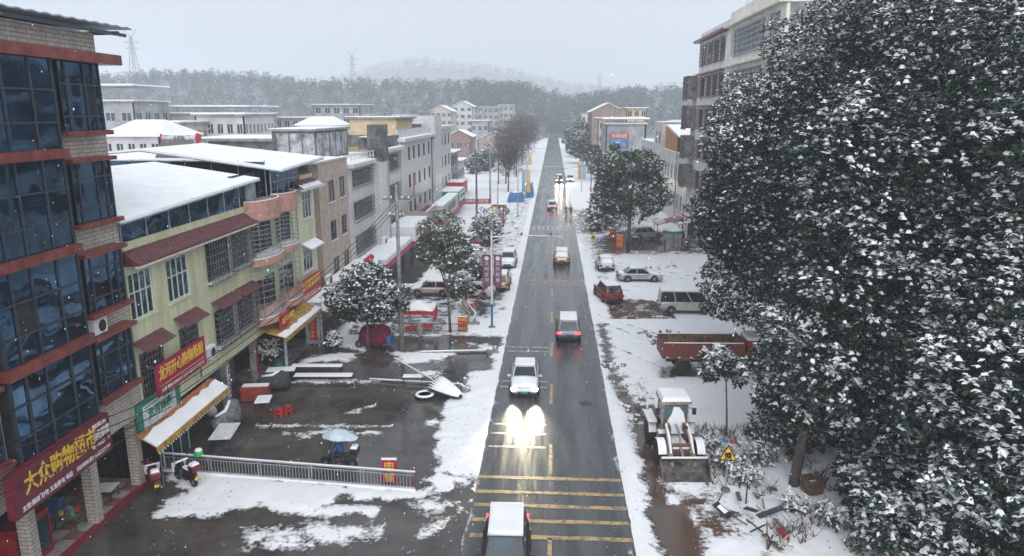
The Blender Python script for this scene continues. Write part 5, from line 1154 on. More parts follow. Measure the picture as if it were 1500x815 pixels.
def wood(name, n, x0, x1, y0, y1, minh, seed, size=(4.5, 10.0), cards=26):
    rs = np.random.RandomState(seed); X = x0+(x1-x0)*rs.rand(n*3); Y = y0+(y1-y0)*rs.rand(n*3); Z = hill_h(X, Y); k = Z > minh
    X, Y, Z = X[k][:n], Y[k][:n], Z[k][:n]; s = size[0]+(size[1]-size[0])*rs.rand(len(X))
    c = np.repeat(np.stack([X, Y, Z-1], -1), cards, 0); sc = np.repeat(s, cards)
    t = rs.rand(len(c)); a = rs.rand(len(c))*2*np.pi; rad = sc*0.36*(1-0.75*t)*(0.5+0.5*rs.rand(len(c)))
    p = c+np.stack([np.cos(a)*rad, np.sin(a)*rad, sc*(0.15+0.95*t)], -1)
    o = np.stack([np.cos(a), np.sin(a), np.full(len(c), 0.3)], -1)
    V, Q, ids = leaf_mesh(rs, p, o, float(np.mean(s))*0.21, 2, 0.06, 0.0, 0.5, cap=0.0)
    me = np_mesh(name, V, Q, LEAFMATS, ids); ob = bpy.data.objects.new(name, me); COL.objects.link(ob); return stuff(ob)
wood('hill_wood', 6000, -520, 420, 440, 740, 2, 301)
wood('mountain_wood', 2200, -700, 500, 1500, 1950, 14, 302, (12, 20), 10)
wood('valley_wood', 420, -70, 70, 500, 640, 0.8, 303, (6, 11))
# ================================================================ vehicles
_paint = {}
def paint(name, col, metal=0.35):
    return M(name, col, rough=0.28, var=0.08, scale=2, metal=metal, spec=0.5)
_wm = {}
def wheel_meshes(r, w):
    if (r, w) not in _wm:
        t = MB().lathe([(r*0.62,-w/2),(r*0.93,-w/2),(r,-w*0.36),(r,w*0.36),(r*0.93,w/2),(r*0.62,w/2)], n=20, axis='Y').mesh('tyre', RUBBER, True)
        b = MB().lathe([(0.001,-w*0.40),(r*0.25,-w*0.44),(r*0.64,-w*0.36),(r*0.64,w*0.36),(r*0.25,w*0.44),(0.001,w*0.40)], n=16, axis='Y')
        for k in range(5):
            a = 2*math.pi*k/5
            for s in (-1, 1): b.box((math.cos(a)*r*0.36, s*w*0.43, math.sin(a)*r*0.36), (r*0.5, 0.03, 0.06), mat=Matrix.Rotation(-a, 3, 'Y'))
        _wm[(r, w)] = (t, b.mesh('rim', RIM))
    return _wm[(r, w)]
def wheel(parent, x, y, r, w, name='wheel'):
    t, rm = wheel_meshes(r, w); o = bpy.data.objects.new(name, t); COL.objects.link(o); o.parent = parent; o.location = (x, y, r)
    q = bpy.data.objects.new('rim', rm); COL.objects.link(q); q.parent = o; return o
def pane4(parent, name, mat, q, inset=0.04, out=0.012, th=0.012):
    """thin pane lying on the quad q, drawn in from its edges"""
    q = [Vector(p) for p in q]; c = sum(q, Vector())/4; n = (q[1]-q[0]).cross(q[3]-q[0]).normalized()
    if n.dot(c-Vector((0, 0, 0.6))) < 0: n = -n
    r = []
    for p in q:
        d = c-p; r.append(p+d*min(0.4, inset*1.4/d.length))
    return MB().rings([[p+n*(out-th) for p in r], [p+n*out for p in r]]).build(name, mat, parent)
SPECS = {  # L, W, H, belt, cowl x, A-top x, C-top x, C-base x, hood z, nose z, deck z, rear z
 'sedan': (4.6, 1.80, 1.47, 0.93, 0.95, 0.25, -1.05, -1.72, 0.93, 0.70, 0.98, 0.86),
 'hatch': (4.1, 1.76, 1.50, 0.92, 0.95, 0.30, -1.35, -1.95, 0.92, 0.70, 0.94, 0.84),
 'suv':   (4.6, 1.86, 1.68, 1.04, 1.05, 0.45, -1.75, -2.18, 1.02, 0.82, 1.06, 0.92),
 'van':   (4.3, 1.68, 1.92, 1.05, 1.75, 1.05, -2.0, -2.12, 1.05, 0.80, 1.06, 0.9),
 'minibus': (4.9, 1.75, 2.0, 1.08, 1.75, 0.95, -2.3, -2.42, 1.05, 0.78, 1.08, 0.9),
}
def car(label, kind, col, loc, rz, snow='', lights='', group=None, name=None, plate=None, snowh=0.07, glass=None, pcol=None):
    L, W, H, belt, xa, xat, xct, xc, hz, nz, dz, rzz = SPECS[kind]; hw = W/2
    name = name or {'van': 'parked_van', 'minibus': 'parked_van'}.get(kind, 'car'); t = thing(name, label, 'van' if kind in ('van', 'minibus') else 'car', loc, rz, group)
    top = [(-L/2, rzz*0.72), (-L/2+0.05, rzz), (-L/2+0.25, dz), (xc, dz), (xct, belt), (0, belt), (xat, belt), (xa, hz), (L/2-0.55, nz+0.1), (L/2-0.18, nz), (L/2-0.04, nz*0.85), (L/2, nz*0.7)]
    xs = sorted(set([p[0] for p in top] + list(np.linspace(-L/2+0.4, L/2-0.4, 9)))); tx, tz = zip(*top)
    def ring(x, dzt=0.0):
        z = float(np.interp(x, tx, tz))+dzt; e = abs(x)/(L/2); w = hw*(1-0.16*e**7-0.02*e*e); zb = 0.22+0.12*max(0, e-0.85)/0.15
        h = z-zb; half = [(0.80*w, zb), (0.97*w, zb+0.10), (w, zb+0.42*h), (0.985*w, zb+0.72*h), (0.93*w, zb+0.93*h), (0.70*w, z)]
        return [(x, y, zz) for y, zz in half] + [(x, -y, zz) for y, zz in half[::-1]]
    body = MB().rings([ring(x) for x in xs]).build('body', col, t, True)
    # greenhouse
    yb, yt = hw*0.93, hw*0.74
    B = [(xa, yb*0.95), (xc, yb*0.95)]; zb, zt = belt-0.06, H-0.07
    low = [(xa, -yb*0.93, zb), (xa, yb*0.93, zb), (xc, yb*0.93, zb), (xc, -yb*0.93, zb)]
    upp = [(xat, -yt, zt), (xat, yt, zt), (xct, yt, zt), (xct, -yt, zt)]
    rof = [(xat-0.12, -yt*0.86, H), (xat-0.12, yt*0.86, H), (xct+0.08, yt*0.86, H), (xct+0.08, -yt*0.86, H)]
    cab = smoothmod(MB().rings([low, upp, rof]).build('cabin', col, t), 0.05, 3)
    g = glass or CARGLASS
    pane4(cab, 'windscreen', g, [low[0], low[1], upp[1], upp[0]], 0.07); pane4(cab, 'rear_window', g, [low[2], low[3], upp[3], upp[2]], 0.09)
    for s, (a, b, c, d) in ((1, (low[1], low[2], upp[2], upp[1])), (-1, (low[0], low[3], upp[3], upp[0]))):
        n = 3 if kind in ('suv', 'van', 'minibus') else 2
        for k in range(n):
            f0, f1 = k/n, (k+1)/n; A, Bq, Cq, D = map(Vector, (a, b, c, d))
            pane4(cab, 'side_window', g, [A.lerp(Bq, f0), A.lerp(Bq, f1), D.lerp(Cq, f1), D.lerp(Cq, f0)], 0.045)
        m = part(t, 'mirror', col, lambda q: q.box((xa-0.12, s*(hw+0.09), belt+0.06), (0.12, 0.2, 0.14))); smoothmod(m, 0.03)
        # dark sill, arches and door seams
        part(body, 'sill', BLK, lambda q: q.box2(-L*0.29, L*0.30, s*hw*0.93-0.02, s*hw*0.93+0.05*s+0.02, 0.2, 0.33))
        part(body, 'door_seam', BLK, lambda q: [q.box((x_, s*(hw*0.992), 0.70), (0.015, 0.02, 0.42)) for x_ in (-0.15, 0.85, -1.05)])
        part(body, 'door_handle', BLK, lambda q: [q.box((x_, s*(hw*0.995), belt-0.16), (0.14, 0.025, 0.03)) for x_ in (0.0, -0.9)])
    wr = 0.33 if kind not in ('suv',) else 0.36
    for x in (L*0.30, -L*0.29):
        for s in (-1, 1):
            part(body, 'wheel_arch', BLK, lambda q: q.lathe([(0.001, -0.02), (wr+0.07, -0.02), (wr+0.07, 0.015), (0.001, 0.015)], (x, s*(hw*0.985), wr+0.01), 20, 'Y'))
            wheel(t, x, s*(hw-0.07), wr, 0.21)
    # lamps, grille, plates, bumpers
    for s in (-1, 1):
        hl = part(t, 'headlight', LAMPH if 'h' in lights else LAMPHO, lambda q: q.box((L/2-0.13, s*hw*0.70, nz*0.86), (0.24, 0.36, 0.13), rz=-s*0.35)); smoothmod(hl, 0.03)
        tl = part(t, 'tail_light', LAMPR if 't' in lights else LAMPRO, lambda q: q.box((-L/2+0.05, s*hw*0.76, rzz*0.86), (0.14, 0.36, 0.2))); smoothmod(tl, 0.03)
        if 'h' in lights:
            ld = bpy.data.lights.new('headlight_beam', 'SPOT'); ld.energy = HEADW*(1.0 if loc[1] < 60 else 0.7 if loc[1] < 100 else 0.18); ld.spot_size = R(46); ld.spot_blend = 1.0; ld.color = (1.0, 0.90, 0.62); ld.shadow_soft_size = 0.3
            lo = bpy.data.objects.new('headlight_beam', ld); COL.objects.link(lo); lo.parent = t; lo.location = (L/2+0.08, s*hw*0.70, nz*0.86)
            d = Vector((1, s*0.05, 0.0)); lo.rotation_euler = d.to_track_quat('-Z', 'Y').to_euler()
    part(body, 'grille', BLK, lambda q: q.box((L/2-0.005, 0, nz*0.60), (0.05, W*0.42, 0.16)))
    part(body, 'front_bumper', BLK, lambda q: q.box((L/2-0.03, 0, 0.32), (0.1, W*0.72, 0.12)))
    part(body, 'rear_bumper', BLK, lambda q: q.box((-L/2+0.0, 0, 0.38), (0.1, W*0.80, 0.2)))
    pm_ = pcol or M('blue_plate', (0.03,0.10,0.42), rough=0.4)
    for x in (L/2+0.03, -L/2-0.055): part(body, 'number_plate', pm_, lambda q: q.box((x, 0, 0.45 if x > 0 else 0.62), (0.02, 0.44, 0.14)))
    # snow load
    def slab(pts_low, h, nm):
        c = sum((Vector(p) for p in pts_low), Vector())/4
        r0 = [Vector(p)+Vector((0,0,0.004)) for p in pts_low]; r1 = [p.lerp(c, 0.03)+Vector((0,0,h*0.75)) for p in r0]; r2 = [p.lerp(c, 0.10)+Vector((0,0,h*0.93)) for p in r0]; r3 = [p.lerp(c, 0.25)+Vector((0,0,h)) for p in r0]
        return MB().rings([r0, r1, r2, r3]).build(nm, SNOW, t, True)
    if 'r' in snow:
        e = [(xat+0.02, -yt*0.98, H-0.05), (xat+0.02, yt*0.98, H-0.05), (xct-0.02, yt*0.98, H-0.05), (xct-0.02, -yt*0.98, H-0.05)]
        slab(e, snowh+0.06, 'roof_snow')
    def cover(x0, x1, nm, h):
        xs_ = np.linspace(x0, x1, 6); rg = []
        for x in xs_:
            z = float(np.interp(x, tx, tz)); e = abs(x)/(L/2); w = hw*(1-0.16*e**7)*0.90
            rg.append([(x, -w, z-0.07), (x, -w*0.93, z+h*0.7), (x, 0, z+h+0.02), (x, w*0.93, z+h*0.7), (x, w, z-0.07)])
        MB().rings(rg).build(nm, SNOW, t, True)
    if 'h' in snow: cover(xa-0.05, L/2-0.22, 'bonnet_snow', snowh)
    if 'd' in snow and kind == 'sedan': cover(xc+0.02, -L/2+0.12, 'boot_snow', snowh)
    if 'w' in snow: pane4(t, 'windscreen_snow', SNOW, [low[0], low[1], upp[1], upp[0]], 0.10, 0.05, 0.045)
    if 'b' in snow: pane4(t, 'rear_window_snow', SNOW, [low[2], low[3], upp[3], upp[2]], 0.12, 0.05, 0.045)
    return t
HEADW = 3200
WHITE = paint('white_car_paint', (0.62,0.63,0.64), 0.1); SILVER = paint('silver_car_paint', (0.42,0.44,0.44), 0.5); GREYC = paint('grey_car_paint', (0.20,0.205,0.22), 0.5)
BLACKC = paint('black_car_paint', (0.02,0.022,0.026), 0.3); REDC = paint('red_car_paint', (0.24,0.02,0.02), 0.2); PINKC = paint('rose_car_paint', (0.46,0.33,0.32), 0.4); TANC = paint('champagne_car_paint', (0.48,0.37,0.26), 0.45)
DREDC = paint('maroon_car_paint', (0.16,0.02,0.03), 0.2); BEIGEV = paint('pale_van_paint', (0.48,0.48,0.44), 0.2)
N_, S_ = math.pi/2, -math.pi/2
GREENP = M('green_plate', (0.05,0.35,0.18), rough=0.4)
car('white sedan with lit headlights and snowy roof driving towards the camera', 'sedan', WHITE, (-1.42, 43.3, 0.012), S_+0.02, 'rh', 'h', pcol=GREENP)
car('grey off-road car with red brake lights and snow-covered roof', 'suv', GREYC, (1.55, 54.4, 0.012), N_, 'r', 't', snowh=0.1)
car('champagne coloured off-road car driving away beyond the rumble stripes', 'suv', TANC, (1.35, 82.5, 0.012), N_, 'rb', 'h')
car('small red-lit hatchback driving away near the far crossing', 'hatch', WHITE, (0.15, 130.6, 0.012), N_, 'r', 't')
car('oncoming van with glaring headlights far up the road', 'van', GREYC, (1.8, 181, 0.012), S_, 'r', 'h', name='van')
car('second glaring car facing us from the far right shoulder', 'suv', WHITE, (4.6, 183, 0.06), S_, 'rh', 'h')
car('black off-road car with thick roof snow cut off by the lower edge', 'suv', BLACKC, (-1.42, 24.4, 0.012), S_+0.03, 'r', 't', snowh=0.09)
car('white snowy off-road car parked on the left roadside', 'suv', WHITE, (-4.75, 80.2, 0.06), S_, 'rh', '', snowh=0.09)
car('champagne hatchback with snowy roof parked near the purple banners', 'suv', TANC, (-4.85, 69.6, 0.06), N_, 'r', '')
car('rose coloured hatchback parked sideways behind the olive tree', 'hatch', PINKC, (-11.3, 66.2, 0.06), math.pi+0.05, 'rh', '', snowh=0.05)
car('white saloon half hidden behind the rose hatchback', 'sedan', WHITE, (-7.4, 65.6, 0.06), math.pi-0.1, 'rhd', '')
car('black saloon with snow-covered top behind the olive tree', 'sedan', BLACKC, (-9.6, 76.4, 0.06), 0.1, 'rhdwb', '', snowh=0.10)
car('maroon hatchback under snow by the wooden pole', 'hatch', DREDC, (-9.6, 92.0, 0.06), math.pi, 'rhw', '', snowh=0.10)
for i, (y, k, c, lb) in enumerate(((96.5, 'sedan', WHITE, 'snowed-in white saloon next to the maroon hatchback'), (101.5, 'suv', SILVER, 'snowed-in silver car, third of the parked row'), (106.5, 'sedan', WHITE, 'snowed-in white car, fourth of the parked row'), (111.5, 'suv', GREYC, 'snowed-in grey car, fifth of the parked row'), (117, 'sedan', SILVER, 'snowed-in silver saloon, farthest but one of the row'), (123, 'suv', GREYC, 'snowed-in dark car at the far end of the row'))):
    car(lb, k, c, (-9.8+0.25*(i % 2), y, 0.06), math.pi+0.06*(-1)**i, 'rhdwb', '', snowh=0.13, group='snowed-in cars parked in a row')
car('silver saloon parked broadside on the snowy lot', 'sedan', SILVER, (9.3, 73.2, 0.08), 0.06, 'rhd', '', snowh=0.06)
car('white snow-capped hatchback parked with its tail to us', 'hatch', WHITE, (6.15, 79.0, 0.08), N_+0.05, 'rb', '')
car('red off-road car with snowy bonnet parked at the roadside', 'suv', REDC, (5.5, 65.6, 0.08), N_+0.2, 'rh', '', snowh=0.05)
car('pale boxy van parked broadside on the muddy lot', 'minibus', BEIGEV, (12.0, 61.4, 0.08), 0.0, 'rh', '', snowh=0.08)
car('blue fronted little truck parked beyond the round street tree', 'van', BLUE, (7.3, 122, 0.06), S_, 'rh', '', name='van')
car('snow-covered car hidden behind the round street tree', 'suv', WHITE, (13.2, 99, 0.06), 0.3, 'rhw', '')

# ---------------------------------------------------------------- red dump truck
def dump_truck():
    t = thing('dump_truck', 'rusty red dump truck standing under the dark evergreen', 'truck', (11.2, 46.6, 0.08), 0.03)
    RED = M('rusty_red_paint', (0.20,0.03,0.03), rough=0.6, var=0.4, scale=2.2, col2=(0.13,0.06,0.035)); RUST = M('rust_interior', (0.17,0.10,0.055), rough=0.85, var=0.35, scale=2)
    CABR = paint('truck_cab_red', (0.34,0.02,0.035), 0.1)
    x0, x1, w, z0, z1 = -3.6, 1.6, 1.1, 1.25, 2.25
    part(t, 'bed_floor', RUST, lambda b: b.box2(x0, x1, -w, w, z0-0.1, z0))
    for s in (-1, 1):
        p = part(t, 'bed_side', RED if s < 0 else RUST, lambda b: b.box2(x0, x1, min(s*w, s*(w-0.07)), max(s*w, s*(w-0.07)), z0, z1))
        part(p, 'snow', SNOW, lambda b: b.box2(x0, x1, min(s*w, s*(w-0.09)), max(s*w, s*(w-0.09)), z1+0.003, z1+0.05))
        part(p, 'hinge_eye', RUST, lambda b: b.lathe([(0.05,-0.04),(0.10,-0.04),(0.10,0.04),(0.05,0.04)], (x0+0.12, s*w-s*0.04, z1+0.12), 10, 'Y'))
        for k in range(7): part(p, 'latch', WHT, lambda b: b.box((x0+0.25+k*0.78, s*(w+0.02), z0+0.03), (0.16, 0.05, 0.07)))
    part(t, 'tailgate', RED, lambda b: b.box2(x0-0.08, x0-0.002, -w, w, z0-0.05, z1-0.05)); part(t, 'headboard', RUST, lambda b: b.box2(x1+0.002, x1+0.08, -w, w, z0, z1+0.15))
    part(t, 'bed_snow', SNOW, lambda b: b.box2(x0+0.05, x1-0.05, -w+0.08, w-0.08, z0+0.003, z0+0.10))
    ch = part(t, 'chassis', BLK, lambda b: (b.box2(x0+0.3, 4.0, -0.45, -0.3, 0.75, 0.95), b.box2(x0+0.3, 4.0, 0.3, 0.45, 0.75, 0.95), b.cyl((-2.2,-1,0.52),(-2.2,1,0.52),0.09), b.cyl((2.9,-0.9,0.52),(2.9,0.9,0.52),0.08)))
    for s in (-1, 1):
        part(ch, 'side_guard', RUST, lambda b: (b.box2(-1.3, 1.6, s*0.98-0.03, s*0.98+0.03, 0.5, 0.57), b.box2(-1.25, -1.19, s*0.95-0.03, s*0.95+0.03, 0.5, 1.15), b.box2(1.0, 1.06, s*0.95-0.03, s*0.95+0.03, 0.5, 1.15)))
        part(ch, 'fuel_tank', M('tank_ochre', (0.18,0.14,0.06)), lambda b: b.box2(-1.0, 0.7, s*0.72-0.22, s*0.72+0.22, 0.62, 1.12))
        part(ch, 'mudguard', RUST, lambda b: b.rings([[(-2.2+0.66*math.cos(a), s*1.05-0.2, 0.52+0.66*math.sin(a)), (-2.2+0.66*math.cos(a), s*1.05+0.14, 0.52+0.66*math.sin(a)), (-2.2+0.62*math.cos(a), s*1.05+0.14, 0.52+0.62*math.sin(a)), (-2.2+0.62*math.cos(a), s*1.05-0.2, 0.52+0.62*math.sin(a))] for a in np.linspace(0.1, math.pi-0.1, 9)]))
        wheel(t, -2.2, s*0.92, 0.54, 0.34); wheel(t, 2.9, s*0.88, 0.50, 0.26)
    cab = part(t, 'cab', CABR, lambda b: b.rings([[(1.9,-1.02,0.9),(3.9,-1.02,0.9),(3.9,1.02,0.9),(1.9,1.02,0.9)],[(1.9,-1.02,1.6),(3.92,-1.02,1.6),(3.92,1.02,1.6),(1.9,1.02,1.6)],[(1.9,-0.92,2.35),(3.45,-0.92,2.35),(3.45,0.92,2.35),(1.9,0.92,2.35)],[(2.0,-0.8,2.45),(3.3,-0.8,2.45),(3.3,0.8,2.45),(2.0,0.8,2.45)]]))
    pane4(cab, 'windscreen', CARGLASS, [(3.92,-1.02,1.6),(3.92,1.02,1.6),(3.45,0.92,2.35),(3.45,-0.92,2.35)], 0.08)
    for s in (-1, 1): pane4(cab, 'side_window', CARGLASS, [(2.2,s*1.02,1.6),(3.6,s*1.02,1.6),(3.3,s*0.92,2.33),(2.2,s*0.92,2.33)], 0.06); part(cab, 'wheel_wing', CABR, lambda b: b.rings([[(2.9+0.64*math.cos(a), s*1.0-0.18, 0.5+0.6*math.sin(a)), (2.9+0.64*math.cos(a), s*1.0+0.16, 0.5+0.6*math.sin(a)), (2.9+0.58*math.cos(a), s*1.0+0.16, 0.5+0.54*math.sin(a)), (2.9+0.58*math.cos(a), s*1.0-0.18, 0.5+0.54*math.sin(a))] for a in np.linspace(0.05, math.pi-0.05, 9)])); part(cab, 'headlight', LAMPHO, lambda b: b.box((3.93, s*0.75, 1.05), (0.06, 0.3, 0.2)))
    part(cab, 'roof_snow', SNOW, lambda b: b.rings([[(1.92,-0.9,2.4),(3.4,-0.9,2.4),(3.4,0.9,2.4),(1.92,0.9,2.4)],[(2.0,-0.78,2.58),(3.25,-0.78,2.58),(3.25,0.78,2.58),(2.0,0.78,2.58)]]))
    return t
dump_truck()

# ---------------------------------------------------------------- wheel loader
def loader():
    t = thing('wheel_loader', 'old snow-covered wheel loader with rusty bucket facing the camera', 'loader', (6.55, 34.3, 0.05), S_+0.06)
    OLD = M('weathered_loader_paint', (0.34,0.26,0.17), rough=0.75, var=0.3, scale=2.5); RUST = M('rusty_steel', (0.15,0.085,0.06), rough=0.8, var=0.4, scale=2.5)
    def bigwheel(x, y): return wheel(t, x, y, 0.66, 0.44)
    for s in (-1, 1): 
        for x in (1.15, -1.35):
            w_ = bigwheel(x, s*0.95); part(w_, 'tyre_snow', SNOW, lambda b: b.rings([[(0.69*math.cos(a), -0.2, 0.69*math.sin(a)), (0.69*math.cos(a), 0.2, 0.69*math.sin(a)), (0.60*math.cos(a), 0.16, 0.60*math.sin(a)), (0.60*math.cos(a), -0.16, 0.60*math.sin(a))] for a in np.linspace(0.25, 2.2, 8)]))
    rear = part(t, 'engine_hood', OLD, lambda b: b.rings([[(-2.9,-0.62,0.6),(-2.9,0.62,0.6),(-2.9,0.58,1.5),(-2.9,-0.58,1.5)],[(-0.95,-0.62,0.6),(-0.95,0.62,0.6),(-0.95,0.6,1.75),(-0.95,-0.6,1.75)]])); part(rear, 'snow', SNOW, lambda b: b.rings([[(-2.88,-0.56,1.502),(-2.88,0.56,1.502),(-2.88,0.5,1.62),(-2.88,-0.5,1.62)],[(-1.0,-0.58,1.752),(-1.0,0.58,1.752),(-1.0,0.52,1.87),(-1.0,-0.52,1.87)]]))
    part(t, 'rear_fenders', OLD, lambda b: [b.box2(-2.1, -0.6, s*0.98-0.26, s*0.98+0.24, 1.36, 1.42) for s in (-1, 1)])
    part(t, 'fender_snow', SNOW, lambda b: [b.box2(-2.05, -0.62, s*0.98-0.24, s*0.98+0.22, 1.424, 1.5) for s in (-1, 1)])
    part(t, 'front_frame', RUST, lambda b: (b.box2(-0.3, 1.6, -0.42, 0.42, 0.55, 0.95), b.box2(0.2, 0.75, -0.5, -0.34, 0.95, 1.75), b.box2(0.2, 0.75, 0.34, 0.5, 0.95, 1.75), b.box2(-0.9, 0.2, -0.35, 0.35, 0.6, 0.85)))
    part(t, 'frame_snow', SNOW, lambda b: (b.box2(-0.25, 1.5, -0.40, 0.40, 0.953, 1.05), b.box2(0.1, 0.5, -0.9, 0.9, 1.30, 1.36)))
    # cab with posts, glass and snow on the windscreen
    cz0, cz1 = 1.25, 2.75
    posts = part(t, 'cab_frame', OLD, lambda b: [b.cyl((x, y, cz0-0.3), (x*0.94-0.03, y*0.93, cz1), 0.045, n=6) for x in (0.05, -1.1) for y in (-0.66, 0.66)] + [b.box2(-1.15, 0.1, -0.7, 0.7, cz0-0.3, cz0-0.1)])
    pane4(posts, 'windscreen', M('cab_glass', (0.10,0.16,0.17), rough=0.1, metal=0.2), [(0.06,-0.64,cz0+0.1),(0.06,0.64,cz0+0.1),(0.02,0.6,cz1-0.05),(0.02,-0.6,cz1-0.05)], 0.03, 0.02)
    rs = np.random.RandomState(5)
    part(posts, 'windscreen_snow', SNOW, lambda b: b.prism([(-0.42,cz0+0.12),(0.56,cz0+0.12),(0.52,cz0+0.5),(0.40,cz0+1.0),(0.2,cz0+1.28),(-0.1,cz0+1.32),(-0.2,cz0+0.9),(-0.38,cz0+0.6)], lambda p: (0.085-0.03*(p[1]-cz0), p[0], p[1]), lambda p: (0.125-0.03*(p[1]-cz0), p[0], p[1])))
    for s in (-1, 1): pane4(posts, 'side_window', CARGLASS, [(0.0,s*0.66,cz0),(-1.05,s*0.66,cz0),(-1.0,s*0.61,cz1-0.08),(0.0,s*0.61,cz1-0.08)], 0.04, 0.01)
    rf_ = part(posts, 'cab_roof', OLD, lambda b: b.box2(-1.3, 0.2, -0.76, 0.76, cz1, cz1+0.12)); part(rf_, 'snow', SNOW, lambda b: b.rings([[(-1.28,-0.74,cz1+0.123),(0.18,-0.74,cz1+0.123),(0.18,0.74,cz1+0.123),(-1.28,0.74,cz1+0.123)],[(-1.2,-0.66,cz1+0.32),(0.1,-0.66,cz1+0.32),(0.1,0.66,cz1+0.32),(-1.2,0.66,cz1+0.32)]]))
    for s in (-1, 1): part(posts, 'mirror', BLK, lambda b: (b.box((0.15, s*0.92, 2.35), (0.06, 0.2, 0.34)), b.cyl((0.05, s*0.66, 2.5), (0.15, s*0.92, 2.5), 0.02, n=5)))
    # lifting arms, rams, tilt lever
    for s in (-1, 1):
        a = part(t, 'lift_arm', OLD, lambda b: b.tube([(0.35, s*0.52, 1.68), (1.2, s*0.54, 1.35), (1.9, s*0.55, 0.75), (2.25, s*0.56, 0.38)], [0.09,0.12,0.11,0.08], 6))
        part(a, 'snow', SNOW, lambda b: b.tube([(0.38, s*0.52, 1.78), (1.2, s*0.54, 1.47), (1.85, s*0.55, 0.88)], [0.06,0.08,0.06], 5))
        part(t, 'lift_ram', STEEL, lambda b: b.tube([(0.3, s*0.3, 0.9), (1.3, s*0.42, 1.1)], [0.06,0.04], 6))
    part(t, 'tilt_ram', STEEL, lambda b: (b.tube([(0.3, 0, 1.7), (1.25, 0, 1.55)], [0.08,0.06], 7), b.tube([(1.25, 0, 1.55), (1.45, 0, 1.05), (2.2, 0, 0.75)], [0.07,0.08,0.06], 6)))
    part(t, 'cross_tube', RUST, lambda b: b.cyl((1.45,-0.55,1.15),(1.45,0.55,1.15),0.09,n=8))
    # bucket
    prof = [(2.25,0.85),(2.12,0.62),(2.1,0.35),(2.25,0.10),(2.55,0.03),(3.05,0.02)]
    inn = [(x+0.05, z+0.04) for x, z in prof]; inn[-1] = (3.05, 0.04); inn[0] = (2.31, 0.85)
    BUCK = M('worn_bucket_steel', (0.13,0.115,0.105), rough=0.7, var=0.4, scale=2.5)
    bk = part(t, 'bucket', BUCK, lambda b: b.rings([[(x, y, z) for x, z in prof+inn[::-1]] for y in (-1.12, 1.12)]))
    for s in (-1, 1): part(bk, 'bucket_cheek', BUCK, lambda b: b.prism([(2.25,0.85),(2.12,0.62),(2.1,0.35),(2.25,0.10),(2.55,0.03),(3.02,0.02),(2.75,0.5)], lambda p: (p[0], s*1.12, p[1]), lambda p: (p[0], s*1.17, p[1])))
    part(bk, 'snow', SNOW, lambda b: b.box2(2.22, 2.30, -1.1, 1.1, 0.853, 0.92))
    return t
loader()
# ================================================================ street furniture and yard things
def railing():
    t = thing('railing', 'long steel railing with a snow-capped top rail before the wet forecourt', 'railing', (-18.7, 31.05, 0.05), math.atan2(-1.2, 12.75))
    Ln = 12.8; n = 5; H = 0.92
    tr = part(t, 'top_rail', STEEL, lambda b: b.box2(0, Ln, -0.035, 0.035, H-0.06, H)); part(tr, 'snow', SNOW, lambda b: b.box2(0, Ln, -0.032, 0.032, H+0.002, H+0.04))
    part(t, 'middle_rail', STEEL, lambda b: b.box2(0, Ln, -0.02, 0.02, H-0.2, H-0.17)); part(t, 'bottom_rail', STEEL, lambda b: b.box2(0, Ln, -0.025, 0.025, 0.10, 0.14))
    RED = M('red_oxide', (0.3,0.03,0.03))
    for k in range(n+1):
        x = Ln*k/n
        for d in ((-0.07, 0.07) if 0 < k < n else (0,)): part(t, 'post', RED if k == n else STEEL, lambda b: b.box2(x+d-0.025, x+d+0.025, -0.03, 0.03, 0, H-0.06))
    bm_ = MB().box2(-0.012, 0.012, -0.012, 0.012, 0.14, H-0.2).mesh('baluster', STEEL)
    for k in range(n):
        m = 15
        for j in range(1, m):
            o = bpy.data.objects.new('baluster', bm_); COL.objects.link(o); o.parent = t; o.location = (Ln*k/n+0.1+(Ln/n-0.2)*j/m, 0, 0)
    part(t, 'footing_snow', SNOW, lambda b: b.box2(0.0, Ln, -0.08, 0.06, -0.04, 0.07))
railing()
def board(name, label, cat, loc, rz, w, h, mat, lines, tcol, thick=0.12, lean=0.0, snow=True, size=None):
    t = thing(name, label, cat, loc, rz)
    b = part(t, 'panel', mat, lambda q: q.rings([[(-w/2,-thick/2,0.03),(w/2,-thick/2,0.03),(w/2,thick/2,0.03),(-w/2,thick/2,0.03)],[(-w/2,-thick/2+lean,h),(w/2,-thick/2+lean,h),(w/2,thick/2+lean,h),(-w/2,thick/2+lean,h)]]))
    for k, ln in enumerate(lines):
        z = h*(1-(k+0.6)/(len(lines)+0.2)); text(b, ln, size or h/(len(lines)+0.6)*0.8, (0, -thick/2+lean*z/h-0.012, z), tcol, (1,0,0), offset=0.006, width=min(w*0.85, None or w*0.85) if len(ln) > 1 else None)
    if snow: part(t, 'snow', SNOW, lambda q: q.box2(-w/2, w/2, -thick/2+lean, thick/2+lean, h+0.003, h+0.06))
    part(t, 'foot', GRILLE, lambda q: [q.box2(x-0.03, x+0.03, -thick, thick, 0, 0.04) for x in (-w*0.35, w*0.35)])
    return t
board('sign_board', 'red and yellow shop board standing behind the end of the railing', 'sign', (-7.3, 30.45, 0.0), 0.05, 0.72, 1.25, SIGNR2, ['肉', '铺'], YEL, size=0.5)
board('sign_board', 'red board with yellow lettering beside the dark tree trunk', 'sign', (-6.85, 54.6, 0.06), 0.0, 0.75, 1.15, SIGNRED, ['特价烟花', '鞭炮礼花', '年货批发'], YEL, lean=0.12)
board('sign_board', 'red pavement board nearest the scooter by the round tree', 'sign', (8.5, 97.8, 0.06), 0.1, 0.85, 1.5, SIGNRED, ['早餐', '米粉'], YEL)
board('sign_board', 'orange red pavement board at the foot of the round tree', 'sign', (8.85, 91.3, 0.06), -0.1, 0.8, 1.7, M('vermilion_board', (0.55,0.08,0.03)), ['修车', '补胎'], YEL)
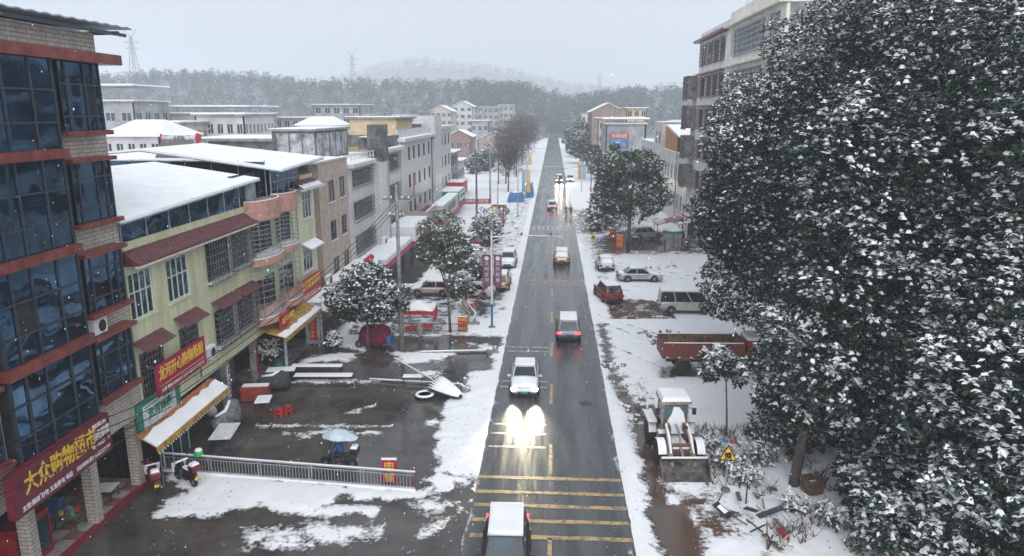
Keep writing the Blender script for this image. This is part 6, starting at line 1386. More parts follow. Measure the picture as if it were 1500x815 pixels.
# posts and lamps
def tripole(label, x, y, h, name='utility_pole', group=None, mat=None, arms=((0.9,),), r=(0.17, 0.11)):
    t = thing(name, label, 'pole', (x, y, 0), 0, group); part(t, 'shaft', mat or CONC, lambda b: b.tube([(0,0,-0.1),(0.0,0,h*0.5),(0,0,h)], [r[0],(r[0]+r[1])/2,r[1]], 10), True)
    for k, z in enumerate((h-1.0, h-2.2)):
        if k >= len(arms): break
        a = part(t, 'cross_arm', GRILLE, lambda b: b.box2(-arms[k][0], arms[k][0], -0.05, 0.05, z-0.05, z+0.05))
        part(a, 'insulator', WHT, lambda b: [b.lathe([(0.03,0),(0.06,0.03),(0.06,0.12),(0.02,0.18)], (u*arms[k][0]*0.9, 0, z+0.05), 8) for u in (-1, -0.45, 0.45, 1)])
    return t
tripole('tall concrete utility pole standing by the red wrapped tree', -10.7, 49.6, 12.2, arms=((0.95,), (0.5,)))
tripole('dark utility pole rising among the snowed-in parked cars', -10.2, 97.8, 12.0, arms=((0.8,), (0.8,)), mat=CONCD)
tripole('thin pole left of the bare trees behind the parked row', -12.0, 140, 10.5, arms=((0.7,),))
tripole('slender pole between the bare trees and the white field', -13.0, 175, 11, arms=((0.7,),), mat=CONCD)
tripole('thin dark post on the right verge beside the far van', 7.0, 128.5, 9.0, arms=((0.6,),), mat=CONCD, r=(0.12, 0.08))
def gantry():
    t = thing('camera_pole', 'white traffic camera pole with blue foot and long arm over the road', 'pole', (-4.6, 55.9, 0.04))
    part(t, 'blue_foot', BLUE, lambda b: b.cyl((0,0,0),(0,0,1.95),0.09,n=10)); part(t, 'shaft', WHT, lambda b: b.tube([(0,0,1.951),(0,0,5),(0,0,7.9)], [0.085,0.075,0.06], 10))
    a = part(t, 'arm', WHT, lambda b: b.tube([(0,0,7.45),(2.7,0,7.6),(5.6,0,7.55)], [0.06,0.045,0.035], 8)); part(a, 'brace', WHT, lambda b: b.tube([(0,0,7.05),(2.3,0,8.1)], 0.03, 6))
    for x in (2.4, 4.7): c = part(a, 'camera', BLK, lambda b: (b.box((x, -0.1, 7.75), (0.14, 0.4, 0.14)), b.cyl((x,0,7.56),(x,0,7.7),0.03)))
    part(t, 'base_plate', CONC, lambda b: b.cyl((0,0,-0.02),(0,0,0.04),0.3,n=12))
gantry()
def banner_lamp(label, x, y, h, cols, group=None, blen=2.9, bz=1.85, arm=1.6, texts=('文明龙河', '欢乐新春')):
    t = thing('street_lamp', label, 'lamp post', (x, y, 0.04), 0, group)
    part(t, 'shaft', STEEL, lambda b: b.tube([(0,0,0),(0,0,h*0.6),(0,0,h)], [0.10,0.08,0.05], 8)); part(t, 'foot', CONC, lambda b: b.cyl((0,0,-0.02),(0,0,0.12),0.28,n=10))
    a = part(t, 'arm', STEEL, lambda b: b.tube([(0,0,h-0.2),(arm*0.6,0,h+0.25),(arm,0,h+0.3)], 0.035, 6)); part(a, 'lamp_head', WHT, lambda b: b.box((arm+0.2, 0, h+0.3), (0.6, 0.2, 0.08)))
    for s, c, tx in zip((-1, 1), cols, texts):
        if c is None: continue
        bn = part(t, 'banner', c, lambda b: b.box2(min(s*0.15, s*0.85), max(s*0.15, s*0.85), -0.015, 0.015, bz, bz+blen))
        for k, ch in enumerate(tx): text(bn, ch, 0.4, (s*0.5, -0.03, bz+blen-0.85-0.5*k), WHT, (1,0,0), offset=0.0)
        part(bn, 'emblem', WHT, lambda b: b.cyl((s*0.5,-0.02,bz+blen-0.35),(s*0.5,-0.016,bz+blen-0.35),0.2,n=16))
    return t
PURP = M('purple_banner', (0.20,0.07,0.12), rough=0.6, var=0.2); YB = M('yellow_banner', (0.62,0.42,0.10), rough=0.6); TB = M('teal_banner', (0.12,0.36,0.42), rough=0.6); SB = M('sky_banner', (0.22,0.40,0.62)); OB = M('orange_banner', (0.62,0.28,0.06))
banner_lamp('lamp post carrying two purple banners beside the tan parked car', -5.1, 62.4, 8.5, (PURP, PURP))
banner_lamp('lamp post with one yellow and one purple banner by snowy trees', -7.3, 98.0, 8.0, (YB, PURP), bz=1.6)
banner_lamp('far lamp post with teal and yellow banners near the blue tarpaulins', -5.2, 146.0, 9.0, (TB, YB), bz=1.2, blen=4.6)
banner_lamp('far right lamp post with orange and pale blue banners', 6.6, 160.0, 8.0, (OB, SB), bz=2.6, blen=4.0, arm=-1.6)
banner_lamp('plain lamp post leaning over the road by the white verge', -5.6, 120.0, 7.5, (None, None), arm=2.4)
banner_lamp('lamp post with a single yellow banner farthest along the left kerb', -5.6, 168.0, 9.0, (None, YB), bz=5.2, blen=2.8)
def road_sign(label, x, y, h, shape, mat, w, txt=None, tcol=None, rz=0.0):
    t = thing('road_sign', label, 'road sign', (x, y, 0.05), rz); part(t, 'post', STEEL, lambda b: b.cyl((0,0,0),(0,0,h),0.035,n=8))
    pl = part(t, 'plate', mat, lambda b: b.box2(-w/2, w/2, -0.06, -0.036, h-w, h))
    if txt: text(pl, txt, w*0.6, (0, -0.07, h-w/2), tcol or WHT, (1,0,0))
    part(t, 'snow', SNOW, lambda b: b.box2(-w/2, w/2, -0.06, -0.02, h+0.002, h+0.04)); return t
s_ = road_sign('blue and white pedestrian crossing sign on the right verge', 7.0, 108.5, 2.7, 'sq', BLUE, 0.95)
part([c for c in s_.children if c.name.startswith('plate')][0], 'symbol', WHT, lambda b: b.prism([(-0.36,1.9),(0.36,1.9),(0,2.55)], lambda p: (p[0],-0.066,p[1]), lambda p: (p[0],-0.061,p[1])))
road_sign('yellow roadside notice plate beside the snowy ditch', 5.3, 88.4, 2.2, 'sq', YB, 0.62, '慢', BLK)
road_sign('blue roadside notice plate just right of the yellow one', 6.0, 88.0, 1.9, 'sq', BLUE, 0.6, 'P')
def warning():
    t = thing('warning_sign', 'yellow triangular slow sign on a grey post beside the loader', 'road sign', (8.35, 30.6, 0.05), -0.1)
    part(t, 'post', STEEL, lambda b: b.cyl((0,0,0),(0,0,2.35),0.035,n=8)); part(t, 'footing', CONCD, lambda b: b.lathe([(0.22,0),(0.2,0.12),(0.05,0.2)], (0,0,0), 8))
    tri = lambda s, z0: [(-0.42*s, z0+0.36-0.36*s), (0.42*s, z0+0.36-0.36*s), (0, z0+0.36+0.42*s)]
    k = part(t, 'plate', BLK, lambda b: b.prism(tri(1.0, 1.55), lambda p: (p[0],-0.055,p[1]), lambda p: (p[0],-0.036,p[1])))
    part(k, 'yellow_field', M('warning_yellow', (0.85,0.48,0.02), rough=0.4), lambda b: b.prism(tri(0.80, 1.54), lambda p: (p[0],-0.062,p[1]), lambda p: (p[0],-0.056,p[1])))
    text(k, '慢', 0.34, (0, -0.07, 1.78), BLK, (1,0,0), offset=0.008)
    for s, m in ((-1, BLUE), (1, SIGNRED)): part(t, 'beacon', m, lambda b: b.box((s*0.15, -0.03, 2.46), (0.22, 0.12, 0.12)))
    part(t, 'beacon_bar', WHT, lambda b: b.box((0, -0.03, 2.38), (0.56, 0.08, 0.03)))
warning()
# --------------------------------------------------------------- umbrellas, tent, yard clutter
def fallen_parasol():
    t = thing('fallen_parasol', 'folded parasol fallen over with snow lying on its dark folds', 'parasol', (-7.0, 41.9, 0.05), math.atan2(-1.9, 2.6))
    part(t, 'pole', STEEL, lambda b: b.tube([(-4.2,0.35,1.15),(0.2,0,0.62),(2.0,0,0.35)], 0.045, 8)); part(t, 'pole_snow', SNOW, lambda b: b.tube([(-4.15,0.35,1.2),(-2,0.18,0.95),(0.1,0,0.68)], 0.035, 6))
    dk = M('parasol_cloth', (0.03,0.035,0.05), rough=0.7); rs = np.random.RandomState(3); n = 26; rg = []; rgs = []
    for k, f in enumerate(np.linspace(0, 1, 9)):
        rr = 0.62*(1-f)**0.6+0.06; cz = 0.42*(1-f*0.5); ring = []
        for j in range(n):
            a = 2*math.pi*j/n; q = rr*(1+0.18*(-1)**j*(1-f)); ring.append((0.1+2.2*f+(0.12 if j % 2 else 0)*(1-f), q*math.cos(a), max(0.02, cz+q*0.75*math.sin(a))))
        rg.append(ring)
    c = part(t, 'canopy', dk, lambda b: b.rings(rg))
    for j in range(1, 12):
        a = math.pi*j/12.0; pts = []
        for f in np.linspace(0.02, 0.95, 6):
            rr = (0.62*(1-f)**0.6+0.06)*1.14; cz = 0.42*(1-f*0.5); pts.append((0.1+2.2*f, rr*math.cos(a+0.12*f), cz+rr*0.75*math.sin(a)+0.01))
        part(c, 'snow', SNOW, lambda b: b.tube(pts, [0.03,0.075,0.085,0.08,0.07,0.03], 6), True)
fallen_parasol()
def tyre(label, loc, r=0.55):
    t = thing('old_tyre', label, 'tyre', loc); b = MB().lathe([(r*0.62,-0.09),(r*0.95,-0.09),(r,0),(r*0.95,0.09),(r*0.62,0.09),(r*0.55,0)], (0,0,0.1), 20)
    part(t, 'casing', RUBBER, lambda q: q.lathe([(r*0.6,0.0),(r*0.97,0.02),(r,0.1),(r*0.97,0.18),(r*0.6,0.2),(r*0.6,0.0)], (0,0,0), 20)); part(t, 'snow', SNOW, lambda q: q.lathe([(r*0.62,0.203),(r*0.95,0.19),(r*0.85,0.26),(r*0.7,0.26),(r*0.62,0.203)], (0,0,0), 20))
tyre('snow-ringed old tyre lying next to the fallen parasol', (-7.5, 41.0, 0.02), 0.62)
def slab_table(name, label, loc, rz, w, d, h, top, legs=BLK, snow=True, cat='table'):
    t = thing(name, label, cat, loc, rz); tp = part(t, 'top', top, lambda b: b.box2(-w/2, w/2, -d/2, d/2, h-0.04, h))
    if snow: part(tp, 'snow', SNOW, lambda b: b.rings([[(-w/2,-d/2,h+0.003),(w/2,-d/2,h+0.003),(w/2,d/2,h+0.003),(-w/2,d/2,h+0.003)],[(-w/2+.04,-d/2+.04,h+0.06),(w/2-.04,-d/2+.04,h+0.06),(w/2-.04,d/2-.04,h+0.06),(-w/2+.04,d/2-.04,h+0.06)]]))
    for sx in (-1, 1):
        for sy in (-1, 1): part(t, 'leg', legs, lambda b: b.cyl((sx*(w/2-0.06), sy*(d/2-0.06), 0), (sx*(w/2-0.08), sy*(d/2-0.08), h-0.04), 0.025, n=6))
    return t
slab_table('folding_table', 'white folding table under snow in front of the awning shop', (-16.9, 34.1, 0.0), 0.15, 1.1, 2.0, 0.75, WHT, snow=False)
slab_table('folding_table', 'small grey ribbed table beside the two red stools', (-16.6, 38.5, 0.0), 0.2, 0.85, 1.1, 0.7, STEEL)
slab_table('work_bench', 'low bench holding bottles near the fallen parasol pole', (-8.7, 43.4, 0.0), 0.05, 1.3, 0.5, 0.45, WOOD)
slab_table('lumber_bench', 'long low stack of boards under snow across the forecourt', (-14.6, 43.4, 0.0), 0.06, 3.8, 0.6, 0.4, WOOD, cat='bench')
slab_table('lumber_bench', 'second plank bench behind the long board stack', (-15.4, 44.6, 0.0), 0.05, 3.4, 0.5, 0.6, WOOD, cat='bench')
slab_table('lumber_bench', 'short plank bench nearest the roller shutters', (-17.3, 43.2, 0.0), 0.2, 1.8, 0.8, 0.8, M('dark_tarp', (0.05,0.055,0.06)), cat='bench')
def stool(label, x, y, rz):
    t = thing('plastic_stool', label, 'stool', (x, y, 0), rz, 'red plastic stools'); rd = M('red_plastic', (0.55,0.03,0.03), rough=0.35)
    part(t, 'seat', rd, lambda b: b.lathe([(0.001,0.46),(0.17,0.46),(0.19,0.44),(0.19,0.40)], n=12))
    for k in range(4):
        a = math.pi/4+math.pi/2*k; part(t, 'leg', rd, lambda b: b.rings([[(math.cos(a+e)*0.19*f, math.sin(a+e)*0.19*f, z) for e in (-0.35,0.35)]+[(math.cos(a+e)*0.16*f, math.sin(a+e)*0.16*f, z) for e in (0.35,-0.35)] for f, z in ((1.35,0),(1.0,0.42))]))
    part(t, 'apron', rd, lambda b: b.lathe([(0.24,0.18),(0.245,0.18),(0.245,0.24),(0.24,0.24)], n=12))
stool('bright red plastic stool standing on the wet forecourt, nearer the railing', -15.45, 37.8, 0.2); stool('red plastic stool tipped close behind the nearer red stool', -15.05, 38.2, 0.6)
def chair():
    t = thing('plastic_chair', 'cream plastic chair standing by the shop pillar', 'chair', (-18.0, 37.2, 0.0), 0.6); c = M('cream_plastic', (0.62,0.57,0.36), rough=0.4)
    part(t, 'seat', c, lambda b: b.box2(-0.24,0.24,-0.24,0.24,0.40,0.44))
    for sx in (-1,1):
        for sy in (-1,1): part(t, 'leg', c, lambda b: b.cyl((sx*0.25,sy*0.25,0),(sx*0.22,sy*0.22,0.4),0.025,n=6))
    part(t, 'backrest', c, lambda b: b.tube([(-0.24,-0.22,0.44),(-0.27,-0.2,0.8),(-0.28,0,0.88),(-0.27,0.2,0.8),(-0.24,0.22,0.44)], 0.035, 6)); part(t, 'armrest', c, lambda b: (b.tube([(-0.25,-0.25,0.65),(0.2,-0.27,0.64),(0.22,-0.24,0.42)],0.025,6), b.tube([(-0.25,0.25,0.65),(0.2,0.27,0.64),(0.22,0.24,0.42)],0.025,6)))
chair()
def freezer():
    t = thing('chest_freezer', 'red chest freezer with a snowy lid by the shutters', 'freezer', (-17.7, 40.0, 0.0), 0.15); rd = M('faded_red_enamel', (0.33,0.06,0.04), rough=0.45)
    b = part(t, 'cabinet', rd, lambda q: q.box2(-0.8,0.8,-0.4,0.4,0.06,0.82)); smoothmod(b, 0.03); l = part(t, 'lid', rd, lambda q: q.box2(-0.82,0.82,-0.42,0.42,0.823,0.9)); part(l, 'snow', SNOW, lambda q: q.box2(-0.75,0.78,-0.1,0.36,0.903,0.95)); part(t, 'feet', BLK, lambda q: [q.box2(x-0.05,x+0.05,-0.35,0.35,0,0.06) for x in (-0.7,0.7)])
freezer()
def covered_bike(label, loc, rz, cm, L=1.7, H=1.25):
    t = thing('covered_bike', label, 'motorbike', loc, rz); rg = []
    for x, w, z in ((-L/2,0.22,0.75),(-L*0.3,0.36,0.95),(0,0.40,1.0),(L*0.25,0.42,H),(L*0.42,0.30,H*0.92),(L/2,0.15,0.7)): rg.append([(x,-w-0.08,0.25),(x,-w,0.6),(x,-w*0.6,z*0.95),(x,0,z),(x,w*0.6,z*0.95),(x,w,0.6),(x,w+0.08,0.25)])
    c = part(t, 'cover', cm, lambda b: b.rings(rg), True)
    for x in (-L*0.36, L*0.36): wheel(t, x, 0, 0.27, 0.12)
    part(c, 'snow', SNOW, lambda b: b.tube([(-L*0.35,0.03,0.96),(0,0.02,1.02),(L*0.2,0.05,H*0.97)], [0.06,0.12,0.08], 6), True); return t
covered_bike('grey tarpaulin covered tricycle below the awning corner', (-17.7, 36.0, 0.0), 1.2, M('clear_tarp', (0.16,0.17,0.18), rough=0.3, var=0.4, scale=4), 2.0, 1.55)
covered_bike('dark covered handcart near the red freezer', (-17.2, 41.6, 0.0), 0.2, M('dark_tarp', (0.05,0.055,0.06)), 2.0, 1.3)
# goods tricycle under the red cloth
def red_tricycle():
    t = thing('covered_tricycle', 'tricycle draped in dark red cloth under the snowy tree', 'tricycle', (-12.9, 50.6, 0.05), 0.0); rd = M('dark_red_cloth', (0.16,0.008,0.03), rough=0.8, var=0.35, scale=3)
    rg = []
    for z, f in ((0.18,1.06),(0.6,1.05),(1.1,0.98),(1.45,0.85),(1.6,0.55)):
        rg.append([(1.15*f*math.copysign(abs(math.cos(a))**0.5, math.cos(a))+0.03*math.sin(9*a), 0.65*f*math.copysign(abs(math.sin(a))**0.5, math.sin(a))+0.03*math.cos(7*a), z) for a in np.linspace(0, 2*math.pi, 24, endpoint=False)])
    part(t, 'cloth', rd, lambda b: b.rings(rg), True)
    for x, y in ((-1.1,-0.55),(0.7,-0.6),(0.7,0.6)): wheel(t, x, y, 0.3, 0.1)
    part(t, 'blue_side', BLUE, lambda b: b.box2(0.95,1.25,-0.55,0.5,0.2,0.95))
red_tricycle()
def flowerpot(label, x, y, s=1.0, seed=0):
    t = thing('flower_pot', label, 'plant pot', (x, y, 0.04)); part(t, 'pot', M('dark_pot', (0.05,0.03,0.025)), lambda b: b.lathe([(0.24*s,0),(0.34*s,0.42*s),(0.30*s,0.42*s),(0.28*s,0.36*s)], n=12))
    rs = np.random.RandomState(400+seed); v = rs.randn(60,3); v /= np.linalg.norm(v,axis=1,keepdims=True); P = v*np.array([0.45,0.45,0.4])*s+np.array([0,0,0.85*s]); V, Q, ids = leaf_mesh(rs, P, v, 0.25*s, 6, 0.4, 0.05)
    o = bpy.data.objects.new('foliage', np_mesh('foliage', V, Q, LEAFMATS, ids)); COL.objects.link(o); o.parent = t; part(t, 'stem', BARK, lambda b: b.tube([(0,0,0.3*s),(0.03,0,0.9*s)],0.03,5))
flowerpot('dark potted shrub on the snow left of the draped tricycle', -15.6, 49.0, 1.1, 1); flowerpot('small potted plant inside the ochre awning shop', -19.2, 46.0, 1.3, 2)
def kerb_beam(label, x0, y0, x1, y1, r=0.09):
    t = thing('fallen_post', label, 'post', (x0, y0, 0.1)); d = Vector((x1-x0, y1-y0, 0)); part(t, 'shaft', CONC, lambda b: b.cyl((0,0,0), d, r, n=8)); part(t, 'snow', SNOW, lambda b: b.tube([(0,0,r*0.75), d*0.5+Vector((0,0,r*0.85)), d+Vector((0,0,r*0.75))], r*0.75, 6))
kerb_beam('snow-topped concrete post lying across the forecourt entrance', -9.2, 49.1, -4.3, 49.75)
kerb_beam('snow-topped kerb post lying beyond the fallen parasol', -11.6, 43.6, -5.4, 43.0, 0.06)
def rubble(name, label, x, y, n, sp, s, seed, mat=CONC, cat='rubble'):
    rs = np.random.RandomState(seed); t = thing(name, label, cat, (x, y, 0.02))
    for k in range(n):
        c = rs.randn(2)*sp; d = s*(0.5+rs.rand(3)); o = part(t, 'stone', mat, lambda b: b.box((c[0], c[1], d[2]*0.4), d, rz=rs.rand()*3)); part(o, 'snow', SNOW, lambda b: b.lathe([(0.5*min(d[0],d[1]),d[2]*0.9+0.002),(0.42*min(d[0],d[1]),d[2]*0.9+0.05),(0.01,d[2]*0.9+0.07)], (c[0],c[1],0), 7))
rubble('rubble_heap', 'little snow-capped rubble heap at the end of the fallen post', -4.1, 49.7, 7, 0.3, 0.3, 1)
rubble('rubble_heap', 'few snowy blocks and a pail right of the fallen parasol', -5.2, 42.6, 6, 0.45, 0.25, 2)
rubble('rubble_heap', 'scattered broken bricks in the snow above the dump truck', 8.6, 54.2, 14, 0.9, 0.24, 3)
rubble('rubble_heap', 'dark clods along the ditch beside the loader', 5.6, 39.6, 26, 0.8, 0.22, 4)
rubble('rubble_heap', 'reddish brick rubble before the red market roof', 12.5, 80.0, 16, 1.4, 0.18, 5, BRICK)
rubble('rubble_heap', 'dark clods along the ditch beside the grey off-road car', 4.5, 47.0, 30, 0.28, 0.2, 6)
# red topped tent
def tent():
    t = thing('market_tent', 'small tent with sagging snowy roof and red skirts', 'tent', (-10.2, 54.6, 0.05)); rd = M('tent_red', (0.5,0.02,0.04), rough=0.6)
    for sx in (-1,1):
        for sy in (-1,1): part(t, 'leg', STEEL, lambda b: b.cyl((sx*1.15,sy*0.95,0),(sx*1.15,sy*0.95,2.0),0.03,n=6))
    n = 8; V = []; F_ = []
    for i in range(n+1):
        for j in range(n+1):
            u, v = -1+2*i/n, -1+2*j/n; z = 1.95+0.55*(1-max(abs(u),abs(v)))-0.25*(1-abs(u)**2)*(abs(v))*0.6-0.12*math.sin(3*u+2*v); V.append((u*1.2, v*1.0, z))
    F_ = [(i*(n+1)+j, (i+1)*(n+1)+j, (i+1)*(n+1)+j+1, i*(n+1)+j+1) for i in range(n) for j in range(n)]
    c = MB(); c.add(V, F_); cn = c.build('canopy', rd, t); s = MB(); s.add([(x, y, z+0.05) for x, y, z in V], F_); so_ = s.build('snow', SNOW, cn, True); sm = so_.modifiers.new('thick', 'SOLIDIFY'); sm.thickness = 0.045
    part(cn, 'skirt', rd, lambda b: (b.box2(1.19,1.22,-1,1,0.95,1.9), b.box2(-1.2,1.2,-1.03,-1.0,1.6,1.9)))
    part(t, 'counter', rd, lambda b: b.rings([[(-1.1,-1.0,0.3),(1.1,-1.0,0.6),(1.1,-0.6,0.6),(-1.1,-0.6,0.3)],[(-1.1,-1.0,0.55),(1.1,-1.0,0.75),(1.1,-0.6,0.75),(-1.1,-0.6,0.55)]])); part(t, 'sack', M('sackcloth', (0.35,0.3,0.24)), lambda b: b.lathe([(0.2,0),(0.26,0.5),(0.2,1.0),(0.05,1.15)], (0.1,-1.2,0), 10))
tent()
def fence():
    t = thing('picket_fence', 'low dark metal picket fence beside the red skirted tent', 'fence', (-12.4, 54.2, 0.05), 0.0); Ln = 6.0
    part(t, 'rail', BLK, lambda b: (b.box2(0,Ln,-0.02,0.02,0.12,0.15), b.box2(0,Ln,-0.02,0.02,0.68,0.72)))
    m = MB().box2(-0.012,0.012,-0.012,0.012,0,0.85).mesh('picket', BLK)
    for k in range(41): o = bpy.data.objects.new('picket', m); COL.objects.link(o); o.parent = t; o.location = (Ln*k/40, 0, 0)
fence()
def leaning(label, x, y, cols, seed):
    rs = np.random.RandomState(seed); t = thing('banner_stand', label, 'banner stand', (x, y, 0.05))
    for k, c in enumerate(cols):
        dx = (k-len(cols)/2)*0.28; part(t, 'rolled_banner', c, lambda b: b.tube([(dx,0.1*k,0),(dx+rs.randn()*0.25,0.1*k,0.9),(dx+rs.randn()*0.3,0.1*k,1.7)], [0.14,0.10,0.03], 6))
    part(t, 'base', CONC, lambda b: b.box2(-0.9,0.9,-0.2,0.4,0,0.12))
leaning('bundle of rolled green and white banners behind the red board', -6.6, 56.6, [M('sage_cloth', (0.25,0.32,0.2)), M('pink_cloth', (0.55,0.38,0.36)), M('sage_cloth', (0.25,0.32,0.2)), WHT, M('sage_cloth', (0.25,0.32,0.2))], 1)
leaning('stand of red and white rolled banners below the purple ones', -6.9, 60.0, [M('sage_cloth', (0.25,0.32,0.2)), SIGNRED, M('pink_cloth', (0.55,0.38,0.36))], 2)
def ribbon(label, pts, w, mat, txt=None):
    t = thing('cloth_banner', label, 'banner', pts[0]); o = Vector(pts[0]); rg = []
    for k, p in enumerate(pts):
        q = Vector(p)-o; rg.append([(q.x,q.y,q.z),(q.x,q.y,q.z+w),(q.x,q.y+0.02,q.z+w),(q.x,q.y+0.02,q.z)])
    b = part(t, 'cloth', mat, lambda m: m.rings(rg)); 
    for p in (pts[0], pts[-1]): q = Vector(p)-o; part(t, 'stake', STEEL, lambda m: m.cyl((q.x,q.y+0.05,-o.z+0.03),(q.x,q.y+0.05,q.z+w+0.1),0.03,n=6))
    if txt: m_ = (Vector(pts[0])+Vector(pts[-1]))/2-o; text(b, txt, w*0.7, (m_.x, m_.y-0.03, m_.z+w/2), WHT, (Vector(pts[-1])-Vector(pts[0])), width=(Vector(pts[-1])-Vector(pts[0])).length*0.85)
ribbon('sagging red cloth ribbon between banner stands on the left verge', [(-6.7,57.6,0.9),(-6.3,59.5,0.75),(-6.1,61.5,1.0),(-5.8,63.5,1.5)], 0.45, SIGNR2)
ribbon('long crimson cloth banner strung beyond the parked cars', [(-17.3,128,1.05),(-14,128,1.05),(-10.8,128,1.15)], 0.9, SIGNR2, '热烈庆祝新春佳节 欢迎回家')
def tarp(label, x, y, w, d, h, mat):
    t = thing('tarpaulin_stack', label, 'tarpaulin', (x, y, 0.05)); rs = np.random.RandomState(int(x*10+y) % 1000)
    part(t, 'cover', mat, lambda b: b.rings([[(-w/2*f+rs.randn()*0.05,-d/2*f,z),(w/2*f,-d/2*f+rs.randn()*0.05,z),(w/2*f,d/2*f,z),(-w/2*f,d/2*f+rs.randn()*0.05,z)] for f, z in ((1.08,0),(1.0,h*0.6),(0.85,h),(0.3,h*1.15))])); part(t, 'snow', SNOW, lambda b: b.rings([[(-w/2*f,-d/2*f,z),(w/2*f,-d/2*f,z),(w/2*f,d/2*f*0.2,z),(-w/2*f,d/2*f*0.2,z)] for f, z in ((0.55,h*1.07),(0.3,h*1.2))]))
tarp('blue tarpaulin covered stack below the bare trees', -7.0, 141, 3.0, 3.0, 1.6, BLUE); tarp('taller blue tarpaulin beside the kerb and teal banner', -4.6, 150, 1.6, 6.0, 2.6, BLUE)
# rusty tub and broken fencing on the right
def tub():
    t = thing('rusty_tub', 'rusty brown metal tub at the foot of the evergreen trunk', 'tub', (12.3, 30.7, 0.08), 0.3); rs_ = M('rusty_steel', (0.15,0.085,0.06))
    part(t, 'shell', rs_, lambda b: b.rings([[(-0.36,-0.3,0),(0.36,-0.3,0),(0.36,0.3,0),(-0.36,0.3,0)],[(-0.46,-0.38,0.72),(0.46,-0.38,0.72),(0.46,0.38,0.72),(-0.46,0.38,0.72)],[(-0.40,-0.32,0.72),(0.40,-0.32,0.72),(0.40,0.32,0.72),(-0.40,0.32,0.72)],[(-0.34,-0.28,0.3),(0.34,-0.28,0.3),(0.34,0.28,0.3),(-0.34,0.28,0.3)]])); part(t, 'snow', SNOW, lambda b: b.box2(-0.34,0.34,-0.27,0.27,0.302,0.42))
tub()
def wreck(label, x, y, seed, n, mats):
    rs = np.random.RandomState(seed); t = thing('broken_fencing', label, 'debris', (x, y, 0.05))
    for k in range(n):
        L = 0.5+rs.rand()*0.9; w = 0.06+0.35*rs.rand()*(k % 2); q = Matrix.Rotation(rs.rand()*3.1, 3, 'Z') @ Matrix.Rotation(rs.uniform(-0.7, 0.5), 3, 'Y') @ Matrix.Rotation(rs.uniform(-0.6, 0.6), 3, 'X'); c = (rs.randn()*0.55, rs.randn()*0.7, 0.12+0.3*rs.rand())
        o = part(t, 'board', mats[k % len(mats)], lambda b: b.box(c, (L, w, 0.035), mat=q))
        if k == 3: part(o, 'snow', SNOW, lambda b: b.box((c[0], c[1], c[2]+0.04), (L*0.5, w*0.6, 0.04), mat=q))
wreck('broken dark boards half buried in snow below the warning sign', 9.0, 28.6, 7, 9, [BLK, M('dark_tarp', (0.05,0.055,0.06)), GRILLE])
wreck('splintered pale sheets and stakes at the lower edge by the shrubs', 9.4, 26.4, 8, 9, [M('pale_sheet', (0.35,0.36,0.30)), WOOD, BLK])
wreck('loose sticks and boards left of the evergreen trunk', 9.9, 30.2, 9, 5, [WOOD, BARK])
ribbon('scrap of red and white warning tape between two stakes', [(9.55,26.9,0.35),(9.7,26.7,0.3),(9.95,26.5,0.15)], 0.22, SIGNR2)
# dry weeds poking through the snow
def weeds(name, x0, x1, y0, y1, n, seed, h=0.5):
    rs = np.random.RandomState(seed); b = []; q = []
    P = np.stack([x0+(x1-x0)*rs.rand(n), y0+(y1-y0)*rs.rand(n), np.full(n, 0.02)], -1); c = vnoise(P[:,0], P[:,1], 1.3, seed) > -0.02; P = P[c]
    P = np.repeat(P, 5, 0); m = len(P); d = np.stack([rs.randn(m)*0.45, rs.randn(m)*0.45, np.ones(m)], -1); L = h*(0.3+rs.rand(m)); tip = P+d*L[:,None]; tip[:,2] -= 0.15*L; s = np.stack([rs.randn(m), rs.randn(m), np.zeros(m)], -1); s /= np.linalg.norm(s,axis=1,keepdims=True); s *= 0.02
    V = np.stack([P-s, P+s, tip+s*0.5, tip-s*0.5], 1).reshape(-1,3)
    o = bpy.data.objects.new(name, np_mesh(name, V, np.arange(m*4).reshape(-1,4), [M('dry_weed', (0.13,0.095,0.07), rough=0.9, var=0.4, scale=3)])); COL.objects.link(o); return stuff(o)
weeds('dry_weeds', 7.6, 13.5, 31.0, 37.5, 420, 1); weeds('dry_weeds', 9.5, 14.5, 26.0, 31.0, 220, 2, 0.55)
weeds('dry_weeds', 4.4, 6.6, 37.8, 46.0, 160, 3, 0.18)
def twigbush(label, x, y, h, r, seed):
    rs = np.random.RandomState(seed); t = thing('leafless_bush', label, 'bush', (x, y, 0.0)); b = MB()
    for k in range(26):
        a = rs.rand()*6.28; e = Vector((math.cos(a)*r*rs.rand(), math.sin(a)*r*rs.rand(), h*(0.5+0.5*rs.rand()))); b.tube([(0.2*math.cos(a),0.2*math.sin(a),0), e*0.5+Vector((0,0,0.1)), e], [0.016,0.012,0.005], 3)
    b.build('twigs', TWIG, t); v = rs.randn(70,3); P = v*np.array([r*0.45,r*0.45,h*0.25])+np.array([0,0,h*0.5]); P[:,2] = np.abs(P[:,2])
    V, Q, ids = leaf_mesh(rs, P, v/np.linalg.norm(v,axis=1,keepdims=True), 0.15, 5, 0.5, 0.2); o = bpy.data.objects.new('leaves', np_mesh('leaves', V, Q, [TWIG, LEAF2, LEAF, LSNOW], ids)); COL.objects.link(o); o.parent = t
for i, (x, y, h, r, lb) in enumerate(((8.9,32.6,1.1,0.9,'snowy bush directly behind the warning sign'),(10.6,33.6,1.2,1.0,'snowy reddish bush right of the warning sign'),(9.6,31.6,0.7,0.7,'low scrub between the warning sign and the evergreen trunk'),(8.6,35.2,0.6,0.5,'little tuft of twigs right of the loader'),(10.9,29.2,0.6,0.6,'low scrub left of the rusty tub'),(12.2,28.0,0.8,0.8,'dry scrub at the edge of the shrub thicket'))): twigbush(lb, x, y, h, r, 500+i)
